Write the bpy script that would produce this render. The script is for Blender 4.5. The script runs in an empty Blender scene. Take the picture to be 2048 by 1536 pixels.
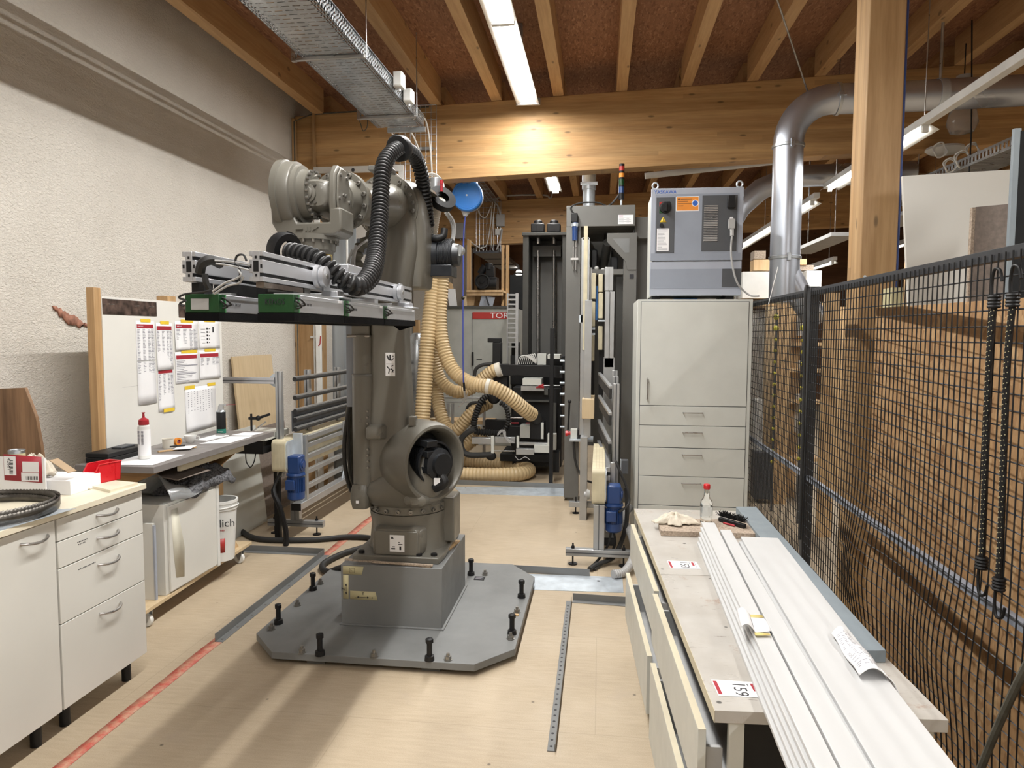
import bpy, bmesh, math, random
from mathutils import Vector, Matrix, Euler
random.seed(7)
SC = bpy.context.scene
COL = SC.collection
PI = math.pi
V = Vector

# ---------------------------------------------------------------- camera (a hand-held phone at eye height)
F = 1420.0; CXP = 1024.0; CYP = 768.0; EYE = 1.6
def cam_basis():
    ya, pi_, ro = math.radians(7.07), math.radians(4.03), math.radians(0.25)
    f = V((-math.sin(ya)*math.cos(pi_), math.cos(ya)*math.cos(pi_), -math.sin(pi_)))
    r = V((math.cos(ya), math.sin(ya), 0)); u = r.cross(f)
    return r*math.cos(ro)+u*math.sin(ro), u*math.cos(ro)-r*math.sin(ro), f
CR, CU, CF = cam_basis()
def ray(px, py): return CF + CR*((px-CXP)/F) - CU*((py-CYP)/F)
def YP(px, py, y):
    d = ray(px, py); t = y/d.y; return V((t*d.x, y, EYE+t*d.z))
def XP(px, py, x):
    d = ray(px, py); t = x/d.x; return V((x, t*d.y, EYE+t*d.z))
def ZP(px, py, z=0.0):
    d = ray(px, py); t = (z-EYE)/d.z; return V((t*d.x, t*d.y, z))
cd = bpy.data.cameras.new('camera'); co = bpy.data.objects.new('camera', cd); COL.objects.link(co)
cd.sensor_width = 36; cd.lens = F/2048*36; cd.clip_start = 0.02; cd.clip_end = 200
co.matrix_world = Matrix(((CR.x, CU.x, -CF.x, 0), (CR.y, CU.y, -CF.y, 0), (CR.z, CU.z, -CF.z, EYE), (0, 0, 0, 1)))
SC.camera = co

# ---------------------------------------------------------------- mesh builder
def frame(d, up=None):
    d = V(d).normalized(); up = V(up) if up is not None else V((0, 0, 1))
    if abs(d.dot(up.normalized())) > 0.98: up = V((0, 1, 0)) if abs(d.y) < 0.9 else V((1, 0, 0))
    s = d.cross(up).normalized(); u = s.cross(d).normalized()
    return s, u, d
class MB:
    def __init__(s): s.v = []; s.f = []
    def add(s, vs, fs):
        o = len(s.v); s.v += [V(a) for a in vs]; s.f += [tuple(i+o for i in f) for f in fs]; return s
    def box(s, x0, x1, y0, y1, z0, z1, M=None):
        vs = [V((x, y, z)) for z in (z0, z1) for y in (y0, y1) for x in (x0, x1)]
        if M is not None: vs = [M @ a for a in vs]
        return s.add(vs, [(0, 2, 3, 1), (4, 5, 7, 6), (0, 1, 5, 4), (2, 6, 7, 3), (0, 4, 6, 2), (1, 3, 7, 5)])
    def bar(s, a, b, w, h, up=None):
        a, b = V(a), V(b); S, U, D = frame(b-a, up); vs = []
        for p in (a, b):
            for i, j in ((-1, -1), (1, -1), (1, 1), (-1, 1)): vs.append(p+S*(i*w/2)+U*(j*h/2))
        return s.add(vs, [(0, 1, 2, 3), (7, 6, 5, 4), (0, 4, 5, 1), (1, 5, 6, 2), (2, 6, 7, 3), (3, 7, 4, 0)])
    def lathe(s, a, d, prof, n=20, cap=True, up=None):
        a = V(a); S, U, D = frame(d, up); o = len(s.v)
        for t, r in prof:
            for k in range(n):
                an = 2*PI*k/n; s.v.append(a+D*t+S*(r*math.cos(an))+U*(r*math.sin(an)))
        for i in range(len(prof)-1):
            for k in range(n):
                k2 = (k+1) % n; s.f.append((o+i*n+k, o+i*n+k2, o+(i+1)*n+k2, o+(i+1)*n+k))
        if cap:
            s.f.append(tuple(o+k for k in range(n))[::-1]); e = o+(len(prof)-1)*n
            s.f.append(tuple(e+k for k in range(n)))
        return s
    def cyl(s, a, b, r, r2=None, n=16):
        a, b = V(a), V(b); L = (b-a).length
        return s.lathe(a, b-a, [(0, r), (L, r if r2 is None else r2)], n)
    def tube(s, pts, r, n=8, closed=False, up=None):
        pts = [V(p) for p in pts]; N = len(pts); o = len(s.v)
        rr = r if isinstance(r, (list, tuple)) else [r]*N
        d0 = (pts[1]-pts[0]); S, U, D = frame(d0, up)
        for i, p in enumerate(pts):
            if closed: d = pts[(i+1) % N]-pts[i-1]
            else: d = pts[min(i+1, N-1)]-pts[max(i-1, 0)]
            if d.length < 1e-9: d = D
            d = d.normalized(); U = (U-d*U.dot(d))
            if U.length < 1e-6: U = frame(d)[1]
            U.normalize(); S = d.cross(U)
            for k in range(n):
                an = 2*PI*k/n; s.v.append(p+S*(rr[i]*math.cos(an))+U*(rr[i]*math.sin(an)))
        m = N if closed else N-1
        for i in range(m):
            j = (i+1) % N
            for k in range(n):
                k2 = (k+1) % n; s.f.append((o+i*n+k, o+i*n+k2, o+j*n+k2, o+j*n+k))
        if not closed:
            s.f.append(tuple(o+k for k in range(n))[::-1]); e = o+(N-1)*n
            s.f.append(tuple(e+k for k in range(n)))
        return s
    def prism(s, poly, O, A, B, D):
        # poly in (a,b), extruded by vector D
        O, A, B, D = V(O), V(A), V(B), V(D); n = len(poly)
        vs = [O+A*a+B*b for a, b in poly]; vs += [p+D for p in vs]
        return s.add(vs, [tuple(range(n))[::-1], tuple(range(n, 2*n))]+[(i, (i+1) % n, n+(i+1) % n, n+i) for i in range(n)])
    def loft(s, secs, n=24, cap=True):
        # secs: (center, A, B, ra, rb, exponent)
        o = len(s.v)
        for c, A, B, ra, rb, e in secs:
            c, A, B = V(c), V(A), V(B)
            for k in range(n):
                an = 2*PI*k/n; ca, sa = math.cos(an), math.sin(an)
                s.v.append(c+A*(ra*math.copysign(abs(ca)**(2/e), ca))+B*(rb*math.copysign(abs(sa)**(2/e), sa)))
        for i in range(len(secs)-1):
            for k in range(n):
                k2 = (k+1) % n; s.f.append((o+i*n+k, o+i*n+k2, o+(i+1)*n+k2, o+(i+1)*n+k))
        if cap:
            s.f.append(tuple(o+k for k in range(n))[::-1]); e = o+(len(secs)-1)*n
            s.f.append(tuple(e+k for k in range(n)))
        return s
    def grid(s, fn, nu, nv, thick=0):
        o = len(s.v)
        for i in range(nu+1):
            for j in range(nv+1): s.v.append(V(fn(i/nu, j/nv)))
        for i in range(nu):
            for j in range(nv):
                a = o+i*(nv+1)+j; s.f.append((a, a+nv+1, a+nv+2, a+1))
        return s
    def ball(s, c, r, n=12, m=8, sq=(1, 1, 1)):
        c = V(c); o = len(s.v)
        for i in range(m+1):
            ph = PI*i/m; rr = max(1e-4, math.sin(ph))
            for k in range(n):
                an = 2*PI*k/n; s.v.append(c+V((r*sq[0]*rr*math.cos(an), r*sq[1]*rr*math.sin(an), r*sq[2]*math.cos(ph))))
        for i in range(m):
            for k in range(n):
                k2 = (k+1) % n; s.f.append((o+i*n+k, o+i*n+k2, o+(i+1)*n+k2, o+(i+1)*n+k))
        return s
    def xf(s, M):
        s.v = [M @ a for a in s.v]; return s

def link(name, mb, mat, parent=None, bev=0, sharp=35, solid=0, sub=0):
    me = bpy.data.meshes.new(name); me.from_pydata([tuple(a) for a in mb.v], [], mb.f)
    bm = bmesh.new(); bm.from_mesh(me); bmesh.ops.recalc_face_normals(bm, faces=bm.faces); bm.to_mesh(me); bm.free()
    for m in (mat if isinstance(mat, (list, tuple)) else [mat]): me.materials.append(m)
    me.polygons.foreach_set('use_smooth', [True]*len(me.polygons))
    me.set_sharp_from_angle(angle=math.radians(sharp)); me.update()
    o = bpy.data.objects.new(name, me); COL.objects.link(o)
    if solid:
        m = o.modifiers.new('thickness', 'SOLIDIFY'); m.thickness = solid; m.offset = 0
    if sub:
        m = o.modifiers.new('smooth', 'SUBSURF'); m.levels = sub; m.render_levels = sub
    if bev:
        m = o.modifiers.new('edges', 'BEVEL'); m.width = bev; m.segments = 2; m.limit_method = 'ANGLE'; m.angle_limit = math.radians(40)
    if parent is not None: o.parent = parent
    return o
ROOTS = []
def thing(name, label, cat, group=None):
    o = bpy.data.objects.new(name, None); COL.objects.link(o); o.empty_display_size = 0.1
    o['label'] = label; o['category'] = cat
    if group: o['group'] = group
    ROOTS.append(o); return o
def solo(name, mb, mat, label, cat, group=None, **k):
    o = link(name, mb, mat, None, **k); o['label'] = label; o['category'] = cat
    if group: o['group'] = group
    ROOTS.append(o); return o
def struct(name, mb, mat, parent=None, **k):
    o = link(name, mb, mat, parent, **k)
    if parent is None: o['kind'] = 'structure'
    return o
def kids(o): return [c for c in COL.objects if c.parent == o]
def settle(root):
    """put the origin of a thing at the middle of its base; all its meshes were written in room coordinates"""
    if root.get('_done'): return
    fam = []
    def walk(o):
        if o.type == 'MESH': fam.append(o)
        for c in kids(o): walk(c)
    walk(root)
    if not fam: return
    pts = [v.co for o in fam for v in o.data.vertices]
    if not pts: return
    mn = V((min(p.x for p in pts), min(p.y for p in pts), min(p.z for p in pts)))
    mx = V((max(p.x for p in pts), max(p.y for p in pts), max(p.z for p in pts)))
    b = V(((mn.x+mx.x)/2, (mn.y+mx.y)/2, mn.z))
    seen = set()
    for o in fam:
        if o.data.name in seen: continue
        seen.add(o.data.name); o.data.transform(Matrix.Translation(-b))
    root.location = b; root['_done'] = 1
def dup(root, off=(0, 0, 0), rotz=0, label=None, group=None):
    settle(root)
    def cp(o, par):
        c = o.copy(); COL.objects.link(c); c.parent = par
        for ch in kids(o): cp(ch, c)
        return c
    r = cp(root, None); r.location = root.location+V(off); r.rotation_euler.z = root.rotation_euler.z+rotz
    if label: r['label'] = label
    if group: r['group'] = group
    ROOTS.append(r); return r
def cr(pts, n=8, closed=False):
    """smooth curve through points"""
    P = [V(p) for p in pts]; out = []; N = len(P)
    rng = range(N) if closed else range(N-1)
    for i in rng:
        if closed: p0, p1, p2, p3 = P[i-1], P[i], P[(i+1) % N], P[(i+2) % N]
        else: p0, p1, p2, p3 = P[max(i-1, 0)], P[i], P[i+1], P[min(i+2, N-1)]
        for k in range(n):
            t = k/n; out.append(0.5*((2*p1)+(p2-p0)*t+(2*p0-5*p1+4*p2-p3)*t*t+(3*p1-p0-3*p2+p3)*t**3))
    if not closed: out.append(P[-1])
    return out
def resamp(pts, step):
    out = [pts[0].copy()]; need = step
    for a, b in zip(pts[:-1], pts[1:]):
        L = (b-a).length; t = 0.0
        while L-t >= need and L > 0: t += need; out.append(a+(b-a)*(t/L)); need = step
        need -= (L-t)
    return out
def ribbed(pts, r, pitch, depth, n=12):
    """corrugated hose along a path"""
    P = resamp(cr(pts, 24), pitch/4); rr = [r-(depth if (i % 4) in (0,) else (depth*.3 if (i % 4) in (1, 3) else 0)) for i in range(len(P))]
    return MB().tube(P, rr, n)
def sleeve(pts, r, pitch, depth, n=16):
    """energy sleeve: wide smooth links with narrow deep gaps"""
    P = resamp(cr(pts, 24), pitch/6); pat = (0, .12, 0, 1, 1, 1)
    pat = (.25, 0, 0, .25, 1, 1)
    return MB().tube(P, [r-depth*pat[i % 6] for i in range(len(P))], n)
def text(name, s, size, O, A, B, mat, parent=None, depth=0.0008, align='LEFT', sx=1.0):
    cu = bpy.data.curves.new('t', 'FONT'); cu.body = s; cu.size = size; cu.extrude = depth; cu.align_x = align; cu.resolution_u = 3
    ob = bpy.data.objects.new('t', cu); COL.objects.link(ob); bpy.context.view_layer.update()
    me = bpy.data.meshes.new_from_object(ob.evaluated_get(bpy.context.evaluated_depsgraph_get()))
    bpy.data.objects.remove(ob); bpy.data.curves.remove(cu)
    A, B = V(A).normalized(), V(B).normalized(); N = A.cross(B)
    M = Matrix(((A.x*sx, B.x, N.x, O[0]), (A.y*sx, B.y, N.y, O[1]), (A.z*sx, B.z, N.z, O[2]), (0, 0, 0, 1)))
    me.transform(M); me.materials.clear(); me.materials.append(mat); me.name = name
    o = bpy.data.objects.new(name, me); COL.objects.link(o)
    if parent is not None: o.parent = parent
    return o

# ---------------------------------------------------------------- materials
class NT:
    def __init__(s, name):
        s.m = bpy.data.materials.new(name); s.m.use_nodes = True; s.t = s.m.node_tree; s.b = s.t.nodes['Principled BSDF']
        s.co = None
    def n(s, ty, **k):
        x = s.t.nodes.new(ty)
        for a, b in k.items(): setattr(x, a, b)
        return x
    def l(s, a, b): s.t.links.new(a, b)
    def coord(s, scale=(1, 1, 1), rot=(0, 0, 0)):
        if s.co is None: s.co = s.n('ShaderNodeTexCoord')
        mp = s.n('ShaderNodeMapping'); mp.inputs['Scale'].default_value = scale; mp.inputs['Rotation'].default_value = rot
        s.l(s.co.outputs['Object'], mp.inputs['Vector']); return mp.outputs['Vector']
    def noise(s, vec, scale, detail=3, rough=.5, dist=0):
        x = s.n('ShaderNodeTexNoise'); x.inputs['Scale'].default_value = scale; x.inputs['Detail'].default_value = detail
        x.inputs['Roughness'].default_value = rough; x.inputs['Distortion'].default_value = dist; s.l(vec, x.inputs['Vector']); return x.outputs['Fac']
    def ramp(s, fac, stops, interp='LINEAR'):
        x = s.n('ShaderNodeValToRGB'); x.color_ramp.interpolation = interp; e = x.color_ramp.elements
        while len(e) < len(stops): e.new(0.5)
        for i, (p, c) in enumerate(stops):
            e[i].position = p; e[i].color = tuple(c)+(1,) if hasattr(c, '__len__') else (c, c, c, 1)
        s.l(fac, x.inputs['Fac']); return x.outputs['Color']
    def mix(s, fac, a, b, mode='MIX'):
        x = s.n('ShaderNodeMix', data_type='RGBA', blend_type=mode)
        if isinstance(fac, (int, float)): x.inputs[0].default_value = fac
        else: s.l(fac, x.inputs[0])
        for i, c in ((6, a), (7, b)):
            if hasattr(c, 'is_output'): s.l(c, x.inputs[i])
            else: x.inputs[i].default_value = tuple(c)+(1,)
        return x.outputs[2]
    def bump(s, h, strength=.3, dist=.01):
        x = s.n('ShaderNodeBump'); x.inputs['Strength'].default_value = strength; x.inputs['Distance'].default_value = dist
        s.l(h, x.inputs['Height']); s.l(x.outputs['Normal'], s.b.inputs['Normal'])
    def col(s, c):
        if hasattr(c, 'is_output'): s.l(c, s.b.inputs['Base Color'])
        else: s.b.inputs['Base Color'].default_value = tuple(c)+(1,)
    def rough(s, r):
        if hasattr(r, 'is_output'): s.l(r, s.b.inputs['Roughness'])
        else: s.b.inputs['Roughness'].default_value = r
def plain(name, c, r=.5, metal=0, var=.06, sc=6, bump=0, bsc=200, coat=0, spec=.5):
    q = NT(name); v = q.coord(); f = q.noise(v, sc, 4); q.b.inputs['Specular IOR Level'].default_value = spec
    d = tuple(max(0, x*(1-var*1.6)) for x in c); e = tuple(min(1, x*(1+var)) for x in c)
    q.col(q.ramp(f, [(.3, d), (.7, e)])); q.b.inputs['Metallic'].default_value = metal
    q.rough(q.ramp(q.noise(v, sc*3, 3), [(.3, max(0, r-.06)), (.7, min(1, r+.08))]))
    if bump: q.bump(q.noise(v, bsc, 2), bump, .002)
    if coat: q.b.inputs['Coat Weight'].default_value = coat
    return q.m
def emit(name, c, st):
    q = NT(name); q.col((.9, .9, .9)); q.b.inputs['Emission Color'].default_value = tuple(c)+(1,); q.b.inputs['Emission Strength'].default_value = st; return q.m
def wood(name, dark, light, axis='X', lam=0.0, lamaxis=2, knots=True, rough=.55, gs=1.0):
    q = NT(name); st = {'X': (.06, 1, 1), 'Y': (1, .06, 1), 'Z': (1, 1, .06)}[axis]
    v = q.coord(tuple(a*gs for a in st)); v0 = q.coord()
    f = q.noise(v, 9, 5, .6, .6); f2 = q.noise(v, 60, 3, .6)
    c = q.ramp(f, [(.3, dark), (.52, [(a+b)/2 for a, b in zip(dark, light)]), (.72, light)])
    c = q.mix(.25, c, q.ramp(f2, [(.35, [a*.8 for a in dark]), (.65, light)]))
    if lam:
        sp = q.n('ShaderNodeSeparateXYZ'); q.l(v0, sp.inputs[0])
        mm = q.n('ShaderNodeMath', operation='DIVIDE'); q.l(sp.outputs[lamaxis], mm.inputs[0]); mm.inputs[1].default_value = lam
        fl = q.n('ShaderNodeMath', operation='FLOOR'); q.l(mm.outputs[0], fl.inputs[0])
        la = {'X': 0, 'Y': 1, 'Z': 2}[axis]
        m2 = q.n('ShaderNodeMath', operation='DIVIDE'); q.l(sp.outputs[la], m2.inputs[0]); m2.inputs[1].default_value = 2.3
        wn0 = q.n('ShaderNodeTexWhiteNoise', noise_dimensions='1D'); q.l(fl.outputs[0], wn0.inputs['W'])
        ad = q.n('ShaderNodeMath', operation='ADD'); q.l(m2.outputs[0], ad.inputs[0]); q.l(wn0.outputs['Value'], ad.inputs[1])
        f3 = q.n('ShaderNodeMath', operation='FLOOR'); q.l(ad.outputs[0], f3.inputs[0])
        a2 = q.n('ShaderNodeMath', operation='MULTIPLY_ADD'); q.l(f3.outputs[0], a2.inputs[0]); a2.inputs[1].default_value = 17.3; q.l(fl.outputs[0], a2.inputs[2])
        wn = q.n('ShaderNodeTexWhiteNoise', noise_dimensions='1D'); q.l(a2.outputs[0], wn.inputs['W'])
        c = q.mix(.8, c, q.ramp(wn.outputs['Value'], [(0, .72), (1, 1.0)]), 'MULTIPLY')
        fr = q.n('ShaderNodeMath', operation='FRACT'); q.l(mm.outputs[0], fr.inputs[0])
        c = q.mix(.35, c, q.ramp(fr.outputs[0], [(0, .35), (.05, 1.0)]), 'MULTIPLY')
    if knots:
        sp2 = q.n('ShaderNodeSeparateXYZ'); q.l(q.coord({'X': (.35, .6, 1), 'Y': (1, .35, .6), 'Z': (1, 1, .35)}[axis]), sp2.inputs[0])
        a1 = q.n('ShaderNodeMath', operation='ADD'); o_ = {'X': (1, 2), 'Y': (0, 2), 'Z': (0, 1)}[axis]; q.l(sp2.outputs[o_[0]], a1.inputs[0]); q.l(sp2.outputs[o_[1]], a1.inputs[1])
        cb = q.n('ShaderNodeCombineXYZ'); q.l(sp2.outputs[{'X': 0, 'Y': 1, 'Z': 2}[axis]], cb.inputs[0]); q.l(a1.outputs[0], cb.inputs[1])
        vo = q.n('ShaderNodeTexVoronoi', voronoi_dimensions='2D'); vo.inputs['Scale'].default_value = 4.2; q.l(cb.outputs[0], vo.inputs['Vector'])
        k = q.ramp(vo.outputs['Distance'], [(0, .25), (.03, .40), (.055, 1.0)])
        c = q.mix(.8, c, k, 'MULTIPLY')
    q.col(c); q.rough(rough); q.bump(f2, .12, .002)
    return q.m
def osb(name, cols, scale=1.0, rough=.7, vert=False):
    q = NT(name); w = q.coord((1, 1, 1)); nz = q.n('ShaderNodeTexNoise'); nz.inputs['Scale'].default_value = 9; q.l(w, nz.inputs['Vector'])
    out = None
    L = (((.25, .1, .2), (1, 1, .22)), ((-.35, .15, -.3), (1, 1, .26)), ((.6, -.5, .2), (1, 1, .3))) if vert else (((0.1, .2, .5), (1, .24, 1)), ((-.1, .2, -.4), (1, .26, 1)), ((.1, -.1, 1.2), (1, .3, 1)))
    for i, (rot, sc) in enumerate(L):
        v = q.coord(tuple(a*scale for a in sc), rot)
        mx = q.n('ShaderNodeVectorMath', operation='MULTIPLY_ADD'); q.l(nz.outputs['Color'], mx.inputs[0]); mx.inputs[1].default_value = (.05, .05, .05); q.l(v, mx.inputs[2])
        vo = q.n('ShaderNodeTexVoronoi'); vo.inputs['Scale'].default_value = 55; q.l(mx.outputs[0], vo.inputs['Vector'])
        sp = q.n('ShaderNodeSeparateColor'); q.l(vo.outputs['Color'], sp.inputs[0])
        c = q.ramp(sp.outputs[0], [(0, cols[0]), (.18, cols[1]), (.8, cols[2]), (1, cols[3])])
        if out is None: out = c; hh = sp.outputs[1]
        else:
            g = q.ramp(sp.outputs[2], [(.5, 0.), (.55, 1.)]); out = q.mix(g, out, c)
    f = q.noise(q.coord((40, 40, 3) if vert else (40, 3, 40)), 8, 2); out = q.mix(.35, out, q.ramp(f, [(.3, cols[1]), (.7, cols[2])]))
    q.col(out); q.rough(rough); q.bump(hh, .2, .002)
    return q.m
M = {}
M['timber'] = wood('honey_timber', (.40, .21, .075), (.66, .42, .19), 'X', lam=.04, lamaxis=2)
M['timber_post'] = wood('honey_timber_upright', (.42, .24, .10), (.68, .45, .23), 'Z', lam=.04, lamaxis=1)
M['joist'] = wood('joist_timber', (.44, .25, .11), (.64, .42, .21), 'Y', knots=True)
M['oldwood'] = wood('dark_timber', (.12, .055, .028), (.24, .12, .055), 'X', lam=.12, lamaxis=2)
M['pine'] = wood('pine', (.50, .31, .15), (.70, .50, .28), 'Z')
M['ply'] = wood('plywood', (.56, .42, .25), (.68, .54, .35), 'Z', knots=False, gs=.6)
M['walnut'] = wood('walnut_laminate', (.09, .045, .02), (.33, .19, .10), 'Z', knots=True, gs=1.2)
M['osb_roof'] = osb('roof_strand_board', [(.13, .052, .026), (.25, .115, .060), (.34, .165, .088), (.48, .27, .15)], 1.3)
M['osb'] = osb('strand_board', [(.18, .085, .035), (.34, .19, .085), (.44, .27, .13), (.58, .40, .22)], 1.0, vert=True)
def wallmat():
    q = NT('rough_plaster'); v = q.coord((1, .6, 1)); h = q.noise(v, 95, 3, .55, .8)
    q.col(q.ramp(q.noise(q.coord(), 2.2, 4), [(.3, (.66, .62, .56)), (.7, (.74, .70, .64))])); q.rough(.9); q.bump(h, .9, .012); return q.m
M['plaster'] = wallmat()
def floormat():
    q = NT('worn_chipboard_floor'); v = q.coord()
    c = q.ramp(q.noise(v, 1.3, 6, .6), [(.3, (.34, .265, .175)), (.5, (.44, .355, .245)), (.72, (.54, .45, .33))])
    c = q.mix(.35, c, q.ramp(q.noise(q.coord((1, 7, 1)), 9, 4), [(.35, (.37, .29, .195)), (.65, (.53, .44, .32))]))
    sp = q.noise(v, 260, 2); c = q.mix(.25, c, q.ramp(sp, [(.3, (.36, .27, .18)), (.7, (.64, .54, .42))]))
    dirt = q.ramp(q.noise(q.coord((1, 1, 1), (0, 0, .5)), 3.1, 6, .7), [(.60, 0.), (.72, 1.)])
    c = q.mix(dirt, c, q.mix(.5, c, (.42, .34, .26)))
    vo = q.n('ShaderNodeTexVoronoi'); vo.inputs['Scale'].default_value = 5; q.l(v, vo.inputs['Vector'])
    c = q.mix(.85, c, q.ramp(vo.outputs['Distance'], [(.0, .15), (.03, .35), (.045, 1.)]), 'MULTIPLY')
    # board joints
    br = q.n('ShaderNodeTexBrick'); br.inputs['Scale'].default_value = 1; br.inputs['Brick Width'].default_value = 2.05; br.inputs['Row Height'].default_value = .92
    br.inputs['Mortar Size'].default_value = .0025; br.inputs['Color1'].default_value = (1, 1, 1, 1); br.inputs['Color2'].default_value = (.96, .96, .96, 1); br.inputs['Mortar'].default_value = (.78, .77, .75, 1)
    q.l(v, br.inputs['Vector']); c = q.mix(.6, c, br.outputs['Color'], 'MULTIPLY')
    q.col(c); q.rough(q.ramp(q.noise(v, 4, 4), [(.3, .42), (.7, .62)])); return q.m
M['floor'] = floormat()
M['white'] = plain('white_laminate', (.66, .65, .61), .38, var=.03, sc=2)
M['whiteboard'] = plain('white_board', (.74, .73, .69), .45, var=.03, sc=2)
M['whitepanel'] = plain('white_melamine', (.57, .575, .58), .42, var=.015, sc=3)
M['cream'] = plain('cream_edging', (.62, .56, .42), .5)
M['creamtop'] = plain('cream_worktop', (.74, .68, .54), .45, var=.05)
M['cabgrey'] = plain('light_grey_paint', (.60, .61, .575), .4, var=.03)
M['lilac'] = plain('pale_blue_grey_paint', (.37, .40, .47), .42, var=.03)
M['lilac2'] = plain('mid_blue_grey_paint', (.27, .30, .36), .42, var=.03)
M['char'] = plain('charcoal_plastic', (.075, .08, .09), .5)
M['robot'] = plain('robot_grey_paint', (.148, .140, .119), .33, var=.08, sc=3, coat=.12)
M['steelgrey'] = plain('grey_machine_paint', (.135, .133, .124), .42, var=.06, sc=3)
M['platep'] = plain('grey_primer_paint', (.185, .19, .19), .5, var=.10, sc=3)
M['darkgrey'] = plain('dark_grey_paint', (.065, .065, .06), .5)
M['black'] = plain('black_plastic', (.009, .009, .010), .5, spec=.35)
M['blackm'] = plain('black_cast_metal', (.02, .022, .026), .35, metal=.3)
M['rubber'] = plain('black_rubber', (.022, .022, .022), .6)
M['hoseblk'] = plain('black_corrugated_sleeve', (.020, .020, .021), .45, spec=.35)
M['alu'] = plain('anodised_aluminium', (.46, .47, .48), .34, metal=.7, var=.05)
M['aluw'] = plain('brushed_aluminium', (.52, .53, .56), .36, metal=.55, var=.04)
M['galv'] = plain('galvanised_steel', (.50, .53, .56), .32, metal=.85, var=.14, sc=9)
M['duct'] = plain('galvanised_duct', (.56, .60, .68), .32, metal=.85, var=.02, sc=1)
M['zinc'] = plain('zinc_sheet', (.60, .66, .72), .42, metal=.55, var=.12, sc=10)
M['steel'] = plain('bare_steel', (.45, .44, .43), .3, metal=.9, var=.1)
M['bolt'] = plain('bolt_steel', (.28, .27, .25), .35, metal=.8)
M['blade'] = plain('dark_blade_steel', (.10, .092, .082), .38, metal=.8, var=.2, sc=30)
M['fencepaint'] = plain('dark_fence_paint', (.030, .032, .037), .5)
M['brass'] = plain('brass', (.55, .42, .14), .3, metal=.85)
M['blue'] = plain('blue_motor_paint', (.014, .048, .17), .35, coat=.2)
M['bluereel'] = plain('bright_blue_plastic', (.035, .20, .62), .38)
M['bluerope'] = plain('blue_hose', (.05, .07, .30), .5)
M['bluepipe'] = plain('blue_pipe', (.05, .10, .36), .4)
M['green'] = plain('dark_green_plastic', (.006, .055, .012), .42)
M['greenl'] = plain('light_green_seal', (.10, .32, .14), .5)
M['foam'] = plain('black_foam', (.006, .006, .007), .9, bump=.4, spec=.12)
M['hose'] = plain('cream_suction_hose', (.56, .42, .235), .42, var=.10, sc=5)
M['hose2'] = plain('pale_ribbed_duct', (.70, .66, .58), .5, var=.06)
M['belt'] = plain('cream_belt', (.60, .54, .38), .5, var=.08, sc=12)
M['red'] = plain('red_paint', (.42, .03, .025), .4)
M['redbin'] = plain('red_plastic', (.60, .012, .02), .3, var=.04, coat=.2)
M['redcap'] = plain('dull_red_plastic', (.38, .02, .03), .4)
M['orange'] = plain('orange_print', (.75, .26, .03), .5)
M['yellow'] = plain('yellow_tape', (.80, .56, .04), .5)
M['ytape'] = plain('pale_masking_tape', (.52, .47, .28), .6)
M['paper'] = plain('white_paper', (.84, .84, .86), .6, var=.02)
M['plasticw'] = plain('white_plastic', (.72, .72, .70), .4)
M['plasticg'] = plain('grey_plastic', (.42, .42, .42), .45)
M['concrete_grey'] = plain('grey_laminate_top', (.20, .185, .18), .45, var=.06)
M['bluegreyboard'] = plain('blue_grey_laminate', (.22, .26, .29), .5, var=.03)
M['anthracite'] = plain('anthracite_board', (.018, .019, .020), .7, spec=.15)
M['chip'] = plain('raw_chipboard', (.40, .32, .25), .8, var=.25, sc=120)
M['chipdark'] = plain('brown_grey_board', (.22, .18, .155), .7, var=.12, sc=60)
M['rust'] = plain('rusty_steel_strip', (.12, .08, .065), .5, metal=.5, var=.5, sc=22)
M['scuff'] = plain('dried_glue_scuff', (.62, .59, .49), .6)
M['scar'] = plain('exposed_brick_red', (.40, .19, .13), .9, var=.25, sc=30)
M['leather'] = plain('dark_olive_sleeve', (.10, .095, .075), .7, var=.2, sc=20)
M['cloth'] = plain('off_white_rag', (.66, .60, .50), .9, var=.12, sc=20)
M['fleece'] = plain('grey_fleece', (.12, .12, .13), .95, var=.6, sc=90)
M['cardboard'] = plain('cardboard', (.42, .30, .19), .8)
M['ink'] = plain('black_ink', (.02, .02, .025), .6)
M['inkblue'] = plain('blue_print', (.03, .12, .50), .5)
M['inkgrey'] = plain('grey_print', (.30, .30, .34), .6)
M['inkred'] = plain('dark_red_print', (.36, .02, .035), .5)
M['tube'] = emit('fluorescent_tube_glow', (1.0, .97, .90), 12)
M['tube_dim'] = emit('distant_tube_glow', (1.0, .95, .86), 12)
M['reflector'] = plain('white_reflector', (.85, .85, .82), .35)
def glass(name, c, r=.02, tr=1.0):
    q = NT(name); q.col(c); q.b.inputs['Roughness'].default_value = r; q.b.inputs['Transmission Weight'].default_value = tr; q.b.inputs['IOR'].default_value = 1.45; return q.m
M['glass'] = glass('clear_glass', (.93, .96, .95), .04)
M['pvc'] = glass('smoky_curtain_plastic', (.55, .60, .64), .35, .55)
M['clearplastic'] = glass('clear_plastic', (.85, .87, .88), .15, .8)
def tapemat():
    q = NT('worn_red_floor_tape'); v = q.coord(); f = q.noise(v, 16, 6, .75)
    q.col(q.mix(q.ramp(f, [(.40, 0.), (.62, 1.)]), (.50, .085, .06), (.55, .33, .22))); q.rough(.6); return q.m
M['redtape'] = tapemat()
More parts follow.
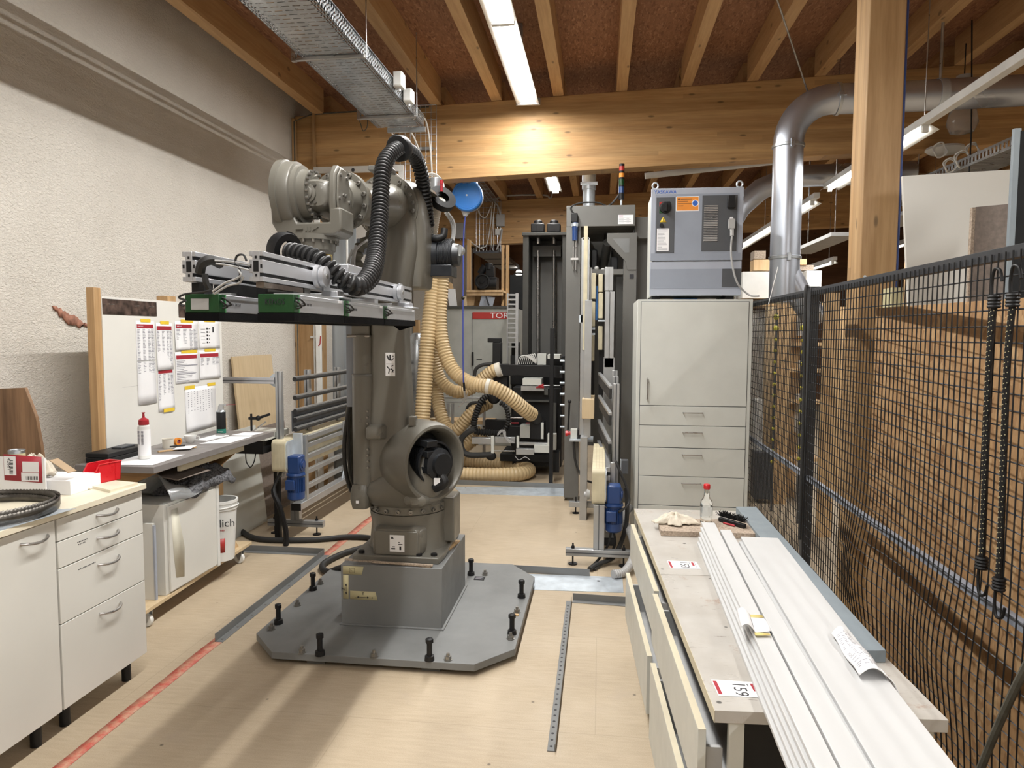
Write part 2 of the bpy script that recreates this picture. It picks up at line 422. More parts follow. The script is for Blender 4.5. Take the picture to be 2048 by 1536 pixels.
def benchmat():
    q = NT('stained_grey_worktop'); v = q.coord()
    c = q.ramp(q.noise(v, 3, 5, .6), [(.3, (.36, .33, .29)), (.7, (.50, .48, .45))])
    st = q.ramp(q.noise(v, 7, 6, .75, .3), [(.60, 0.), (.68, 1.)]); c = q.mix(st, c, (.36, .27, .22))
    sc = q.ramp(q.noise(q.coord((1, 9, 1), (0, 0, .3)), 14, 4, .7), [(.66, 0.), (.69, 1.)]); c = q.mix(sc, c, (.22, .19, .17))
    vo = q.n('ShaderNodeTexVoronoi'); vo.inputs['Scale'].default_value = 9; q.l(v, vo.inputs['Vector'])
    c = q.mix(.9, c, q.ramp(vo.outputs['Distance'], [(.0, .1), (.05, .2), (.07, 1.)]), 'MULTIPLY')
    q.col(c); q.rough(q.ramp(q.noise(v, 5, 4), [(.3, .25), (.7, .5)])); return q.m
M['bench'] = benchmat()
SL = .039
def zb(x): return 3.90+SL*x          # underside of the joists (the roof climbs to the right)
XR = 13.0; YF = -3.0; YB = 17.0
struct('floor', MB().box(-3.3, XR, YF, YB, -.12, 0), M['floor'])
struct('wall_left', MB().box(-3.3, -3.1, YF, YB, 0, 4.2), M['plaster'])
struct('wall_front', MB().box(-3.3, XR, YF-.2, YF, 0, 4.8), M['plaster'])
struct('wall_right', MB().box(XR, XR+.2, YF, YB, 0, 4.8), M['plaster'])
struct('wall_back', MB().box(-3.3, XR, YB, YB+.2, 0, 4.8), M['oldwood'])
def slab(x0, x1, y0, y1, dz0, dz1):
    m = MB(); vs = []
    for dz in (dz0, dz1):
        for y in (y0, y1):
            for x in (x0, x1): vs.append((x, y, zb(x)+dz))
    return m.add(vs, [(0, 2, 3, 1), (4, 5, 7, 6), (0, 1, 5, 4), (2, 6, 7, 3), (0, 4, 6, 2), (1, 3, 7, 5)])
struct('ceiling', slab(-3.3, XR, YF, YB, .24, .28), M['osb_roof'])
k = 0
for (y0, y1) in ((YF, 7.0), (7.2, 12.0), (12.2, YB)):
    for i in range(-6, 21):
        x = .17+.6*i
        if x < -3.2: continue
        if y0 > 11 and (x > 8): continue
        if i == -6: x = -3.05
        k += 1
        struct('trim_%d' % k, slab(x-.05, x+.05, y0, y1, 0, .24), M['joist'])
# the scar in the plaster beside the board
def scar():
    m = MB(); pts = [(105, 612), (118, 617), (135, 628), (150, 634), (165, 645), (178, 650)]
    lo = [(107, 620), (118, 628), (132, 645), (143, 652), (158, 656), (178, 656)]
    a = [XP(x, y+random.uniform(-1.5, 1.5), -3.094) for x, y in pts]; b = [XP(x, y+random.uniform(-2, 2), -3.094) for x, y in lo]
    n = 5
    A = cr(a, 6); B = cr(b, 6)
    rnd = random.Random(3)
    A = [p+V((0, 0, rnd.uniform(-.008, .008))) for p in A]; B = [p+V((0, 0, rnd.uniform(-.012, .012))) for p in B]
    N = len(A); m.add(A+B, [(i, i+1, N+i+1, N+i) for i in range(N-1)]); return m
o = solo('plaster_scar', scar(), M['scar'], 'ragged pinkish scar where the plaster has come off the wall left of the board', 'wall damage', solid=.01)

# ---- crossbeams and posts
def beam(y0, y1, label):
    m = MB(); vs = []
    for dz in (-.72, -.001):
        for y in (y0, y1):
            for x in (-3.09, XR-.01): vs.append((x, y, zb(x)+dz))
    m.add(vs, [(0, 2, 3, 1), (4, 5, 7, 6), (0, 1, 5, 4), (2, 6, 7, 3), (0, 4, 6, 2), (1, 3, 7, 5)])
    return solo('roof_beam', m, M['timber'], label, 'beam', bev=.006)
beam(7.0, 7.2, 'deep honey-coloured laminated timber beam crossing the room above the robot')
beam(12.0, 12.2, 'second laminated timber beam further back, behind the blue hose reel')
t = thing('wall_post', 'orange-brown timber post in the wall corner under the left end of the big beam', 'post')
link('post_body', MB().box(-3.09, -2.86, 6.99, 7.19, 0, zb(-3.09)-.722), M['timber_post'], t, bev=.006)
link('cover_strip', MB().box(-3.095, -3.065, 6.94, 6.985, 0, 3.74), M['timber_post'], t)
link('bead', MB().box(-2.885, -2.865, 6.955, 6.988, 3.07, 3.79), M['timber_post'], t)
t = thing('timber_post', 'thick honey-coloured timber post rising to the roof behind the wire fence', 'post')
link('post_body', MB().box(1.31, 1.487, 3.85, 4.04, 0, zb(1.31)-.002), M['timber_post'], t, bev=.006)
for z in (1.98, 1.99): pass
link('bolt_head', MB().cyl((1.455, 3.852, 1.90), (1.455, 3.845, 1.90), .007), M['zinc'], t)
link('bolt_head', MB().cyl((1.335, 3.852, 1.90), (1.335, 3.845, 1.90), .007), M['zinc'], t)
solo('conduit_pipe', MB().cyl((1.503, 3.90, .0), (1.503, 3.90, zb(1.5)-.002), .011), M['bluepipe'], 'thin dark blue pipe running up the right side of the thick timber post', 'pipe')

# far wooden partition and posts below the second beam
t = thing('wooden_partition', 'dark reddish timber partition under the second beam, above the white and red cabinet', 'partition')
link('boarding', MB().box(-3.09, 2.0, 15.5, 15.55, 0, zb(-3)-.01), M['oldwood'], t)
for x in (-2.75, -2.1, -.9, .6): link('stud', MB().box(x, x+.12, 15.38, 15.5, 0, zb(x)-.01), M['timber_post'], t)
for i, x in enumerate((4.75, 8.2)):
    solo('hall_post', MB().box(x, x+.22, 11.75, 11.99, 0, zb(x)-.002), M['timber_post'], ['timber post in the far hall, seen right of the thick post', 'timber post in the far right corner of the hall'][i], 'post')

# ---- fluorescent lights
def batten(name, label, x, y0, y1, z, lit, wing=.075, hw=.03, mat='tube', group=None, hang=True, tubes=1, sq=False):
    t = thing(name, label, 'light', group)
    link('housing', MB().box(x-hw, x+hw, y0, y1, z, z+.055), M['plasticw'], t, bev=.004)
    for (a, b) in lit:
        m = MB()
        for s in (-1, 1):
            m.add([(x+s*hw, a, z), (x+s*hw, b, z), (x+s*wing, b, z-.035), (x+s*wing, a, z-.035)], [(0, 1, 2, 3)])
        m.box(x-hw, x+hw, a, b, z-.003, z-.001)
        link('reflector', m, M['reflector'], t, solid=.002)
        for q in ((0,) if tubes == 1 else (-.035, .035)):
            link('tube', MB().cyl((x+q, a+.04, z-.03), (x+q, b-.04, z-.03), .013, n=10), M[mat], t)
        for e in (a, b): link('lamp_holder', MB().box(x-.02-(.03 if tubes == 2 else 0), x+.02+(.03 if tubes == 2 else 0), e-(.0 if e == a else .025), e+(.025 if e == a else 0), z-.05, z), M['plasticw'], t)
    if hang:
        for y in (y0+.3, (y0+y1)/2, y1-.3):
            link('hanger', MB().cyl((x, y, z+.055), (x, y, zb(x)+.236), .004, n=6), M['steel'], t)
    return t
def arealamp(x, y0, y1, z, p, w=.045):
    d = bpy.data.lights.new('fluorescent_lamp', 'AREA'); d.shape = 'RECTANGLE'; d.size = w; d.size_y = y1-y0; d.energy = p; d.color = (1, .985, .95)
    o = bpy.data.objects.new('fluorescent_lamp', d); COL.objects.link(o); o.location = (x, (y0+y1)/2, z-.06)
zl = 3.80
t = thing('ceiling_light', 'long twin-tube fluorescent light directly under the joists, ending at the big beam', 'light')
link('housing', MB().box(-.785, -.635, .6, 6.86, zl+.02, zl+.065), M['plasticw'], t)
m = MB()
for s in (-1, 1): m.add([(-.71+s*.045, .6, zl+.018), (-.71+s*.045, 6.86, zl+.018), (-.71+s*.105, 6.86, zl-.03), (-.71+s*.105, .6, zl-.03)], [(0, 1, 2, 3)])
link('reflector', m, M['reflector'], t, solid=.003)
for s in (-1, 1):
    for (a, b) in ((.62, 2.1), (2.14, 3.6), (3.64, 5.1), (5.14, 6.82)):
        link('tube', MB().cyl((-.71+s*.045, a, zl-.005), (-.71+s*.045, b, zl-.005), .013, n=10), M['tube'], t)
for e in (2.12, 3.62, 5.12): link('lamp_holder', MB().box(-.79, -.63, e-.02, e+.02, zl-.03, zl+.02), M['plasticw'], t)
link('end_cap', MB().box(-.825, -.595, 6.86, 6.885, zl-.035, zl+.03), M['aluw'], t, bev=.004)
for i in range(3): link('bracket', MB().box(-.76, -.66, 1.5+2.2*i, 1.56+2.2*i, zl+.065, zb(-.7)+.238), M['galv'], t)
for a, b in ((.7, 3.6), (3.7, 6.75)): arealamp(-.71, a, b, zl-.02, 100)
# far light below the second bay
batten('batten_light', 'small bright fluorescent light beyond the big beam, near the grey machine', -.71, 7.35, 11.1, 3.80, [(7.4, 9.2), (9.3, 11.05)], mat='tube', tubes=2, wing=.10)
arealamp(-.71, 7.4, 11.0, 3.76, 75)
# row of battens right of the post
batten('batten_light', 'near white batten strip crossing in front of the round duct, right of the post', 2.22, 3.2, 7.55, 3.06, [(5.35, 7.45)], wing=.09, mat='tube')
batten('batten_light', 'second white batten strip of the row, seen between duct and post', 2.22, 7.85, 12.6, 3.03, [(8.0, 9.6), (9.8, 12.4)], wing=.09, mat='tube_dim')
batten('batten_light', 'third white batten strip of the row, seen just right of the controller', 2.22, 12.65, 16.2, 3.03, [(12.7, 14.4), (14.5, 16.1)], wing=.09, mat='tube_dim')
batten('batten_light', 'fluorescent strip in the far hall, seen through the gap left of the white panel', 4.55, 10.3, 13.2, 3.0, [(10.4, 13.1)], mat='tube_dim')
batten('batten_light', 'long fluorescent strip low in the far hall, seen left of the post', 3.55, 11.5, 14.6, 2.75, [(11.6, 14.5)], mat='tube_dim')
arealamp(2.22, 5.4, 7.4, 3.02, 42); arealamp(2.22, 8.0, 12.4, 2.99, 25); arealamp(4.55, 10.3, 13.2, 2.95, 25); arealamp(3.55, 13, 15, 2.7, 12)
# rows behind and right of the photographer; the strip behind is added for light
for i, (x, y0, y1, p, zz) in enumerate(((2.22, -1.6, 2.1, 78, 3.10), (4.55, 1.5, 5.5, 42, 3.0), (-.7, -2.6, .3, 34, 3.7), (7.5, 2, 6, 18, 3.7))):
    batten('batten_light', ['fluorescent strip above and right of the workbench', 'fluorescent strip over the aisle beyond the fence', 'added unseen fluorescent strip behind the photographer, near the left wall', 'fluorescent strip in the far right hall'][i], x, y0, y1, zz, [(y0, y1)], mat='tube_dim')
    arealamp(x, y0, y1, zz-.04, p)
w = bpy.data.worlds.new('dim_hall'); SC.world = w; w.use_nodes = True
w.node_tree.nodes['Background'].inputs[0].default_value = (.8, .85, 1, 1); w.node_tree.nodes['Background'].inputs[1].default_value = .03

# ---- perforated cable tray
t = thing('cable_tray', 'wide perforated galvanised cable tray hung under the joists, running to the beam', 'cable tray')
x0, x1, ya, yb, zt = -1.99, -1.58, .8, 6.25, 3.42
x0, x1 = -1.99, -1.57
def slotted(x0, x1, y0, y1, z, nrow, pitch, slot):
    m = MB(); y = y0
    # solid sheet bands between rows of slots
    while y < y1-1e-6:
        e = min(y+pitch, y1)
        m.box(x0, x1, y, e-slot, z, z+.002)
        L = (x1-x0)/nrow
        for i in range(nrow): m.box(x0+i*L, x0+i*L+L*.28, e-slot, e, z, z+.002)
        y = e
    return m
link('tray_bottom', slotted(x0+.05, x1-.05, ya, yb, zt, 5, .052, .009), M['galv'], t)
m = MB()
for xs in (x0, x1-.05):
    y = ya
    while y < yb: 
        m.box(xs, xs+.012, y, min(y+.045, yb), zt, zt+.002); m.box(xs+.02, xs+.03, y, min(y+.045, yb), zt, zt+.002); m.box(xs+.038, xs+.05, y, min(y+.045, yb), zt, zt+.002)
        m.box(xs, xs+.05, y, y+.01, zt, zt+.002); y += .045
link('slotted_margin', m, M['galv'], t)
for xs, nm in ((x0, 'left'), (x1, 'right')):
    m = MB(); y = ya; X0, X1 = (xs-.0015, xs+.0015)
    for (za, zc) in ((0, .02), (.034, .046), (.06, .085)): m.box(X0, X1, ya, yb, zt+za, zt+zc)
    while y < yb: m.box(X0, X1, y, y+.018, zt, zt+.085); y += .036
    m.box(xs-(.012 if nm == 'left' else 0), xs+(.012 if nm == 'right' else 0), ya, yb, zt+.083, zt+.087)
    link('side_rail', m, M['galv'], t)
for y in (1.6, 3.1, 4.62, 5.9):
    link('support_bracket', MB().box(x0-.05, x1+.02, y-.012, y+.012, zt-.028, zt-.003), M['steel'], t, bev=.003)
    m = MB().box(x0-.06, x0-.03, y-.015, y+.015, zt-.03, zb(x0)+.238)
    link('hanger', m, M['steel'], t)
    m = MB().cyl((x1+.03, y, zt-.02), (x1+.03, y, zb(x1)+.238), .004, n=6)
    link('hanger', m, M['steel'], t)
m = MB().box(x0+.1, x1+.02, yb-.03, yb, zt-.05, zt-.01); link('end_bracket', m, M['galv'], t)
link('cable_bundle', MB().tube([(-1.8, ya+.1, zt+.03), (-1.82, 3, zt+.03), (-1.78, 5, zt+.03), (-1.80, yb-.05, zt+.03)], .028), M['plasticg'], t)
def jbox(label, c, s, mat='plasticw'):
    t = thing('junction_box', label, 'junction box')
    link('box_body', MB().box(c[0]-s[0]/2, c[0]+s[0]/2, c[1]-s[1]/2, c[1]+s[1]/2, c[2]-s[2]/2, c[2]+s[2]/2), M[mat], t, bev=.006)
    link('lid', MB().box(c[0]-s[0]/2+.006, c[0]+s[0]/2-.006, c[1]-s[1]/2-.006, c[1]-s[1]/2+.0005, c[2]-s[2]/2+.006, c[2]+s[2]/2-.006), M[mat], t, bev=.003)
    link('cable_gland', MB().cyl((c[0], c[1], c[2]-s[2]/2+.001), (c[0], c[1], c[2]-s[2]/2-.025), .012), M['plasticg'], t)
    return t
jbox('white junction box clipped to the right rail of the cable tray, the upper of two', (-1.53, 5.35, 3.50), (.07, .1, .11))
jbox('white junction box clipped to the right rail of the cable tray, the lower of two', (-1.53, 5.62, 3.47), (.07, .1, .10))

# wire-grid cable riser down the face of the beam
def riser(name, label, cx, y, z0, z1, w, n=5, pitch=.1, par=None):
    t = thing(name, label, 'cable grid'); m = MB()
    for i in range(n): m.cyl((cx-w/2+w*i/(n-1), y, z0), (cx-w/2+w*i/(n-1), y, z1), .0035, n=5)
    z = z0+.02
    while z < z1: m.cyl((cx-w/2, y, z), (cx+w/2, y, z), .003, n=5); z += pitch
    link('wire_grid', m, M['galv'], t); return t
t = riser('cable_riser', 'wire-grid cable riser on the face of the big beam, below the perforated tray', -1.83, 6.96, 2.9, 3.83, .42, 9, .07)
link('wall_anchor', MB().box(-2.0, -1.66, 6.96, 6.998, 3.4, 3.43), M['galv'], t)
for i, pts in enumerate((((-1.72, 6.2, 3.45), (-1.70, 6.6, 3.3), (-1.72, 6.93, 3.0), (-1.69, 6.93, 2.65)), ((-1.66, 6.2, 3.47), (-1.66, 6.7, 3.6), (-1.66, 6.93, 3.2), (-1.66, 6.94, 2.6)), ((-1.9, 6.2, 3.45), (-1.86, 6.7, 3.3), (-1.7, 6.9, 3.1), (-1.66, 6.92, 2.75)))):
    solo('hanging_cable', MB().tube(cr(pts, 8), .008, 6), M['plasticw'], ['white cable dropping from the tray end, leftmost over the wire riser', 'white cable arching up to the joists and down the right edge of the riser', 'white cable slanting across the wire riser from its left side'][i], 'cable')
lp = [(-1.66+.13*math.cos(a), 6.9, 2.98+.16*math.sin(a)) for a in [PI*.9-i*.25 for i in range(14)]]
solo('cable_coil', MB().tube(cr(lp, 4), .009, 6).tube(cr([(p[0]*.97-.05, 6.92, p[2]-.02) for p in lp], 4), .008, 6).tube(cr([(p[0]*.985-.02, 6.88, p[2]+.015) for p in lp], 4), .008, 6), M['plasticw'], 'loops of pale cable hanging behind the top of the black robot hose', 'cable')
solo('wire_loop', MB().tube(cr([YP(728, 212, 6.9), YP(719, 235, 6.9), YP(722, 250, 6.9), YP(727, 262, 6.9), YP(735, 250, 6.9), YP(733, 215, 6.9)], 8), .005, 6), M['leather'], 'thin dark wire loop dangling left of the cable tray end', 'cable')
solo('corner_cable', MB().tube([(-3.05, 6.90, 0.4), (-3.05, 6.90, 3.7), (-2.9, 6.985, 3.79), (-1.7, 6.985, 3.82)], .007, 6), M['leather'], 'dark cable clipped up the corner and along the top of the big beam', 'cable')

# ---- round ducts
R = .115
def duct(name, label, pts, r, mat='duct', n=28):
    t = thing(name, label, 'duct'); link('pipe_wall', MB().tube(pts, r, n), M[mat], t); return t
def arc(c, r, a0, a1, n, ax, bx):
    c, ax, bx = V(c), V(ax), V(bx); return [c+ax*(r*math.cos(a0+(a1-a0)*i/n))+bx*(r*math.sin(a0+(a1-a0)*i/n)) for i in range(n+1)]
cx = 1.465; yd = 6.0; zt2 = 3.455; rb = .33
pts = [V((cx, yd, 1.86)), V((cx, yd, 2.13)), V((cx, yd, zt2-rb))]+arc((cx+rb, yd, zt2-rb), rb, PI, PI/2, 14, (1, 0, 0), (0, 0, 1))[1:]+[V((2.3, yd, zt2)), V((5.6, yd, zt2+.06))]
t = duct('round_duct', 'shiny round galvanised duct rising behind the fence and bending right past the timber post', pts, R)
def clamp(y, p, d, r):
    d = V(d).normalized(); p = V(p); m = MB().lathe(p-d*.014, d, [(0, r+.001), (.004, r+.010), (.024, r+.010), (.028, r+.001)], 28, cap=False)
    m.box(p.x-.012, p.x+.012, p.y-r-.03, p.y-r, p.z-.03, p.z+.03) if abs(d.z) > .5 else m.box(p.x-.03, p.x+.03, p.y-r-.03, p.y-r, p.z-.012, p.z+.012)
    return m
link('clamp_ring', clamp(yd, (cx, yd, 3.10), (0, 0, 1), R), M['galv'], t)
link('clamp_ring', clamp(yd, (cx, yd, 2.22), (0, 0, 1), R), M['galv'], t)
link('clamp_ring', clamp(yd, (cx+rb+.03, yd, zt2), (1, 0, 0), R), M['galv'], t)
link('clamp_ring', clamp(yd, (3.28, yd, zt2+.02), (1, 0, 0), R), M['galv'], t)
link('pipe_strap', MB().lathe((2.55, yd, zt2+.005), (1, 0, 0), [(0, R+.001), (.0, R+.005), (.06, R+.005), (.06, R+.001)], 28, cap=False), M['zinc'], t)
link('hanger_rod', MB().cyl((2.58, yd, zt2+R), (2.58, yd, zb(2.58)+.236), .011), M['galv'], t)
p0, p1 = V((1.60, yd, zt2+.06)), YP(1545, 62, 5.2)
link('brace_rod', MB().cyl(p0, V((p1.x, p1.y, zb(p1.x)+.01)), .007, n=8), M['steel'], t)
link('branch_pipe', MB().tube([(cx+.01, yd, 2.12), (cx+.10, yd, 1.96), (cx+.27, yd, 1.70)], R*.86, 24), M['duct'], t)
# far silver duct and bend
t = duct('far_duct', 'dull silver duct behind the big beam with a bend behind the controller', [V((3.1, 7.7, 3.24)), V((1.9, 7.7, 3.22)), V((1.62, 7.7, 3.10)), V((1.42, 7.7, 2.92)), V((1.30, 7.7, 2.70)), V((1.30, 7.7, 2.35))], .11)
link('clamp_ring', MB().lathe((1.30, 7.7, 2.55), (0, 0, 1), [(0, .112), (.004, .12), (.024, .12), (.028, .112)], 24, cap=False), M['galv'], t)
link('flexible_hose', ribbed([(1.30, 7.7, 2.36), (1.29, 7.7, 2.1), (1.30, 7.7, 1.8)], .10, .03, .01, 20), M['hose2'], t)
t = thing('white_header_pipe', 'thin white pipe slanting under the big beam, left of the far bend', 'pipe')
pa, pb = YP(1290, 352, 8.4), YP(1560, 322, 8.4)
link('pipe_body', MB().cyl(pa, pb, .035, n=12), M['plasticw'], t)
for f in (.15, .85): p = pa+(pb-pa)*f; link('hanger', MB().cyl(p+V((0, 0, .03)), V((p.x, p.y, zb(p.x)+.236)), .004, n=6), M['steel'], t)
t = duct('machine_duct', 'short vertical silver duct rising from the top of the grey machine', [V((-.135, 7.37, 2.84)), V((-.135, 7.37, 3.8))], .062, 'zinc')
link('clamp_ring', MB().lathe((-.135, 7.37, 2.785), (0, 0, 1), [(0, .08), (.05, .08), (.055, .063)], 20), M['zinc'], t)
link('clamp_ring', MB().lathe((-.135, 7.37, 3.06), (0, 0, 1), [(0, .063), (.004, .07), (.15, .07), (.154, .063)], 20, cap=False).box(-.22, -.05, 7.30, 7.33, 3.1, 3.13), M['zinc'], t)
# far tray with coiled cables at the right
t = thing('far_cable_tray', 'perforated cable tray in the far right, above the white panel', 'cable tray')
for (a, b) in ((YP(1730, 430, 8.5), YP(2080, 290, 5.6)),):
    d = (b-a); L = d.length; m = MB(); n = 60
    for i in range(n):
        p = a+d*(i/n); q = a+d*((i+.78)/n); m.bar(p, q, .30, .003); 
    link('tray_bottom', m, M['galv'], t)
    m = MB()
    for s in (-.15, .15):
        o_ = V((0, 0, .045)); S, U, D = frame(d)
        m.bar(a+S*s+o_*.2, b+S*s+o_*.2, .003, .02); m.bar(a+S*s+o_*1.6, b+S*s+o_*1.6, .003, .02)
        for i in range(n): m.bar(a+S*s+d*(i/n)+o_*.9, a+S*s+d*((i+.5)/n)+o_*.9, .003, .06)
    link('side_rail', m, M['galv'], t)
for i, (px, py, r, y) in enumerate(((1880, 300, .055, 6.6), (1925, 318, .06, 6.3), (1900, 330, .05, 6.4), (1945, 300, .05, 6.3))):
    c = YP(px, py, y); solo('cable_coil', MB().tube([c+V((r*math.cos(a), .02*math.sin(3*a), r*math.sin(a)*1.1)) for a in [i2*2*PI/18 for i2 in range(18)]], .006, 6, closed=True).tube([c+V((.01+r*.85*math.cos(a), .02, r*math.sin(a))) for a in [i2*2*PI/18 for i2 in range(18)]], .006, 6, closed=True), M['plasticw'], ['coil of white cable under the round box, left end of the far tray', 'coil of white cable on the far tray, the biggest', 'small coil of white cable lowest over the far tray', 'coil of white cable rightmost over the far tray'][i], 'cable')
c = YP(1925, 235, 6.5)
t = thing('hall_lamp', 'round glass high-bay lamp hanging behind the near batten strip', 'lamp')
link('lamp_glass', MB().lathe(c+V((0, 0, .10)), (0, 0, -1), [(0, .07), (.05, .10), (.15, .12), (.22, .09), (.24, .02)], 20), M['clearplastic'], t)
link('lamp_cap', MB().cyl(c+V((0, 0, .10)), c+V((0, 0, .34)), .06), M['plasticg'], t)
link('lamp_cord', MB().tube([c+V((0, 0, .3)), c+V((0.0, 0, .6))], .005, 6), M['black'], t)
c = YP(1890, 295, 6.9)
solo('ceiling_rose', MB().lathe(c, (0, 0, -1), [(0, .15), (.02, .16), (.05, .12), (.06, .03)], 20), M['plasticw'], 'flat white round cover hanging behind the near batten strip', 'cover')
solo('power_cable', MB().tube(cr([YP(1944, 40, 6.2), YP(1943, 220, 6.2), YP(1942, 280, 6.2), YP(1938, 350, 6.2)], 5), .006, 6), M['black'], 'black cord dropping in front of the white cable coils', 'cable')
# second grey tray lower (seen between post and white panel) and left of the post
for i, (a, b, lab) in enumerate(((YP(1600, 505, 9.5), YP(1690, 468, 8.0), 'grey cable duct in the far hall, seen between round duct and timber post'), (YP(1775, 452, 9), YP(1850, 418, 7.6), 'grey cable duct in the far hall, seen between timber post and white panel'))):
    t = thing('cable_duct', lab, 'cable duct'); link('duct_body', MB().bar(a, b, .28, .04), M['plasticg'], t)
    for p in (a*.8+b*.2, a*.2+b*.8): link('hanger', MB().cyl(p+V((0, 0, .02)), V((p.x, p.y, zb(p.x)+.236)), .004, n=6), M['steel'], t)
# ---- steel foot plate and pedestal of the robot
t = thing('floor_plate', 'big octagonal grey steel plate bolted to the floor under the robot', 'plate')
oct_ = [(-1.56, 3.17), (-.565, 3.17), (-.395, 3.36), (-.395, 4.40), (-.565, 4.63), (-1.56, 4.63), (-1.735, 4.40), (-1.735, 3.36)]
link('plate_body', MB().prism(oct_, (0, 0, .025), (1, 0, 0), (0, 1, 0), (0, 0, .035)), M['platep'], t, bev=.002)
for (x, y) in ((-1.35, 3.2), (-.78, 3.2), (-1.5, 4.5), (-.65, 4.5), (-.45, 3.8), (-1.68, 3.8)): link('leveling_shim', MB().box(x-.045, x+.045, y, y+.08, 0, .0255), M['steelgrey'], t)
ZT = .06
tall = [ZP(626, 1180, ZT), ZP(557, 1247, ZT), ZP(640, 1310, ZT), ZP(859, 1320, ZT), ZP(1024, 1268, ZT), ZP(1043, 1195, ZT), ZP(942, 1150, ZT)]
short = [ZP(641, 1168, ZT), ZP(595, 1211, ZT), ZP(543, 1259, ZT), ZP(604, 1305, ZT), ZP(748, 1314, ZT), ZP(896, 1320, ZT), ZP(1021, 1278, ZT), ZP(1034, 1225, ZT), ZP(970, 1150, ZT)]
for p in tall:
    m = MB().lathe(p, (0, 0, 1), [(0, .024), (.022, .022), (.024, .013), (.085, .013)], 6 if 0 else 12).lathe(p+V((0, 0, .085)), (0, 0, 1), [(0, .019), (.018, .019), (.021, .014)], 6)
    link('leveling_bolt', m, M['black'], t)
for p in short:
    link('anchor_nut', MB().lathe(p, (0, 0, 1), [(0, .021), (.004, .021), (.0045, .016), (.020, .016)], 6).cyl(p+V((0, 0, .02)), p+V((0, 0, .034)), .008), M['bolt'], t)
p = ZP(960, 1157, ZT); link('rating_plate', MB().box(p.x-.035, p.x+.03, p.y-.03, p.y+.03, ZT, ZT+.003), M['black'], t)
m = MB()
for i in range(4): m.box(p.x-.028, p.x+.02-.01*(i % 2), p.y-.022+i*.012, p.y-.018+i*.012, ZT+.003, ZT+.0036)
link('rating_print', m, M['inkgrey'], t)
p = ZP(1030, 1231, ZT); solo('wood_chip', MB().box(p.x-.02, p.x+.02, p.y-.008, p.y+.008, ZT, ZT+.008), M['pine'], 'small orange wooden offcut lying on the right edge of the steel plate', 'offcut')
t = thing('robot_pedestal', 'grey steel box pedestal carrying the robot, taped with axis arrows', 'pedestal')
bx0, bx1, by0, by1, bz = -1.344, -.80, 3.53, 4.17, .385
link('box_body', MB().box(bx0, bx1, by0, by1, ZT, bz), M['platep'], t, bev=.003)
link('weld_foot', MB().box(bx0-.008, bx1+.012, by0-.012, by1+.01, ZT, ZT+.008), M['platep'], t, bev=.002)
yf = by0-.0012
def ontape(name, x0, x1, z0, z1, mat, off=0, sh=0): return link(name, MB().add([(x0, yf-off, z0), (x1, yf-off, z0), (x1+sh, yf-off, z1), (x0, yf-off, z1)], [(0, 1, 2, 3)]), mat, t, solid=.0008)
ontape('axis_tape', bx0+.012, bx0+.115, bz-.052, bz-.008, M['ytape'], 0, .01)
ontape('axis_tape', bx0+.012, bx0+.042, bz-.185, bz-.056, M['ytape'])
ontape('axis_tape', bx0+.05, bx0+.20, bz-.185, bz-.140, M['ytape'], 0, -.012)
m = MB(); c = V((bx0+.062, yf-.001, bz-.03))
for a, b in (((-.014, -.012), (.014, -.012)), ((.014, -.012), (.014, .012)), ((.014, .012), (-.014, .012)), ((-.014, .012), (-.014, -.012)), ((-.006, -.006), (-.006, .006)), ((-.006, 0), (.006, -.004))):
    m.bar(c+V((a[0], 0, a[1])), c+V((b[0], 0, b[1])), .0015, .0006)
m.bar((bx0+.029, yf-.001, bz-.155), (bx0+.029, yf-.001, bz-.110), .002, .0006)
for s in (-1, 1): m.add([(bx0+.023, yf-.001, bz-.132+s*.018), (bx0+.035, yf-.001, bz-.132+s*.018), (bx0+.029, yf-.001, bz-.132+s*.03)], [(0, 1, 2)])
m.bar((bx0+.09, yf-.001, bz-.172), (bx0+.15, yf-.001, bz-.172), .0006, .002)
for s in (-1, 1): m.add([(bx0+.12+s*.022, yf-.001, bz-.178), (bx0+.12+s*.022, yf-.001, bz-.166), (bx0+.12+s*.034, yf-.001, bz-.172)], [(0, 1, 2)])
link('axis_marks', m, M['ink'], t)
text('tape_letter', 'Z', .03, (bx0+.024, yf-.0012, bz-.143), (0, 0, 1), (-1, 0, 0), M['ink'], t, .0002)
text('tape_letter', 'Y', .026, (bx0+.113, yf-.0012, bz-.160), (1, 0, 0), (0, 0, 1), M['ink'], t, .0002)
for s, px in (('-', .078), ('+', .165)): text('tape_letter', s, .022, (bx0+px, yf-.0012, bz-.180), (1, 0, 0), (0, 0, 1), M['ink'], t, .0002)
for i, (a, b, w) in enumerate((((-1.345, 3.60, bz+.004), (-.86, 3.545, bz+.004), .018), ((-1.18, 3.555, bz+.012), (-.85, 3.54, bz+.012), .014), ((-.87, 3.62, bz+.005), (-.815, 4.02, bz+.005), .030), ((-.845, 3.60, bz+.013), (-.82, 3.95, bz+.013), .014))):
    solo('wood_strip', MB().bar(a, b, w, .008), M['pine' if i > 1 else 'chip'], ['thin wooden strip lying along the front edge of the pedestal, the longer one', 'thin wooden strip on the front edge of the pedestal, the shorter one', 'flat pale wooden strip on the right edge of the pedestal', 'narrow pink-brown strip lying on top of the flat strip, right edge of the pedestal'][i], 'offcut')

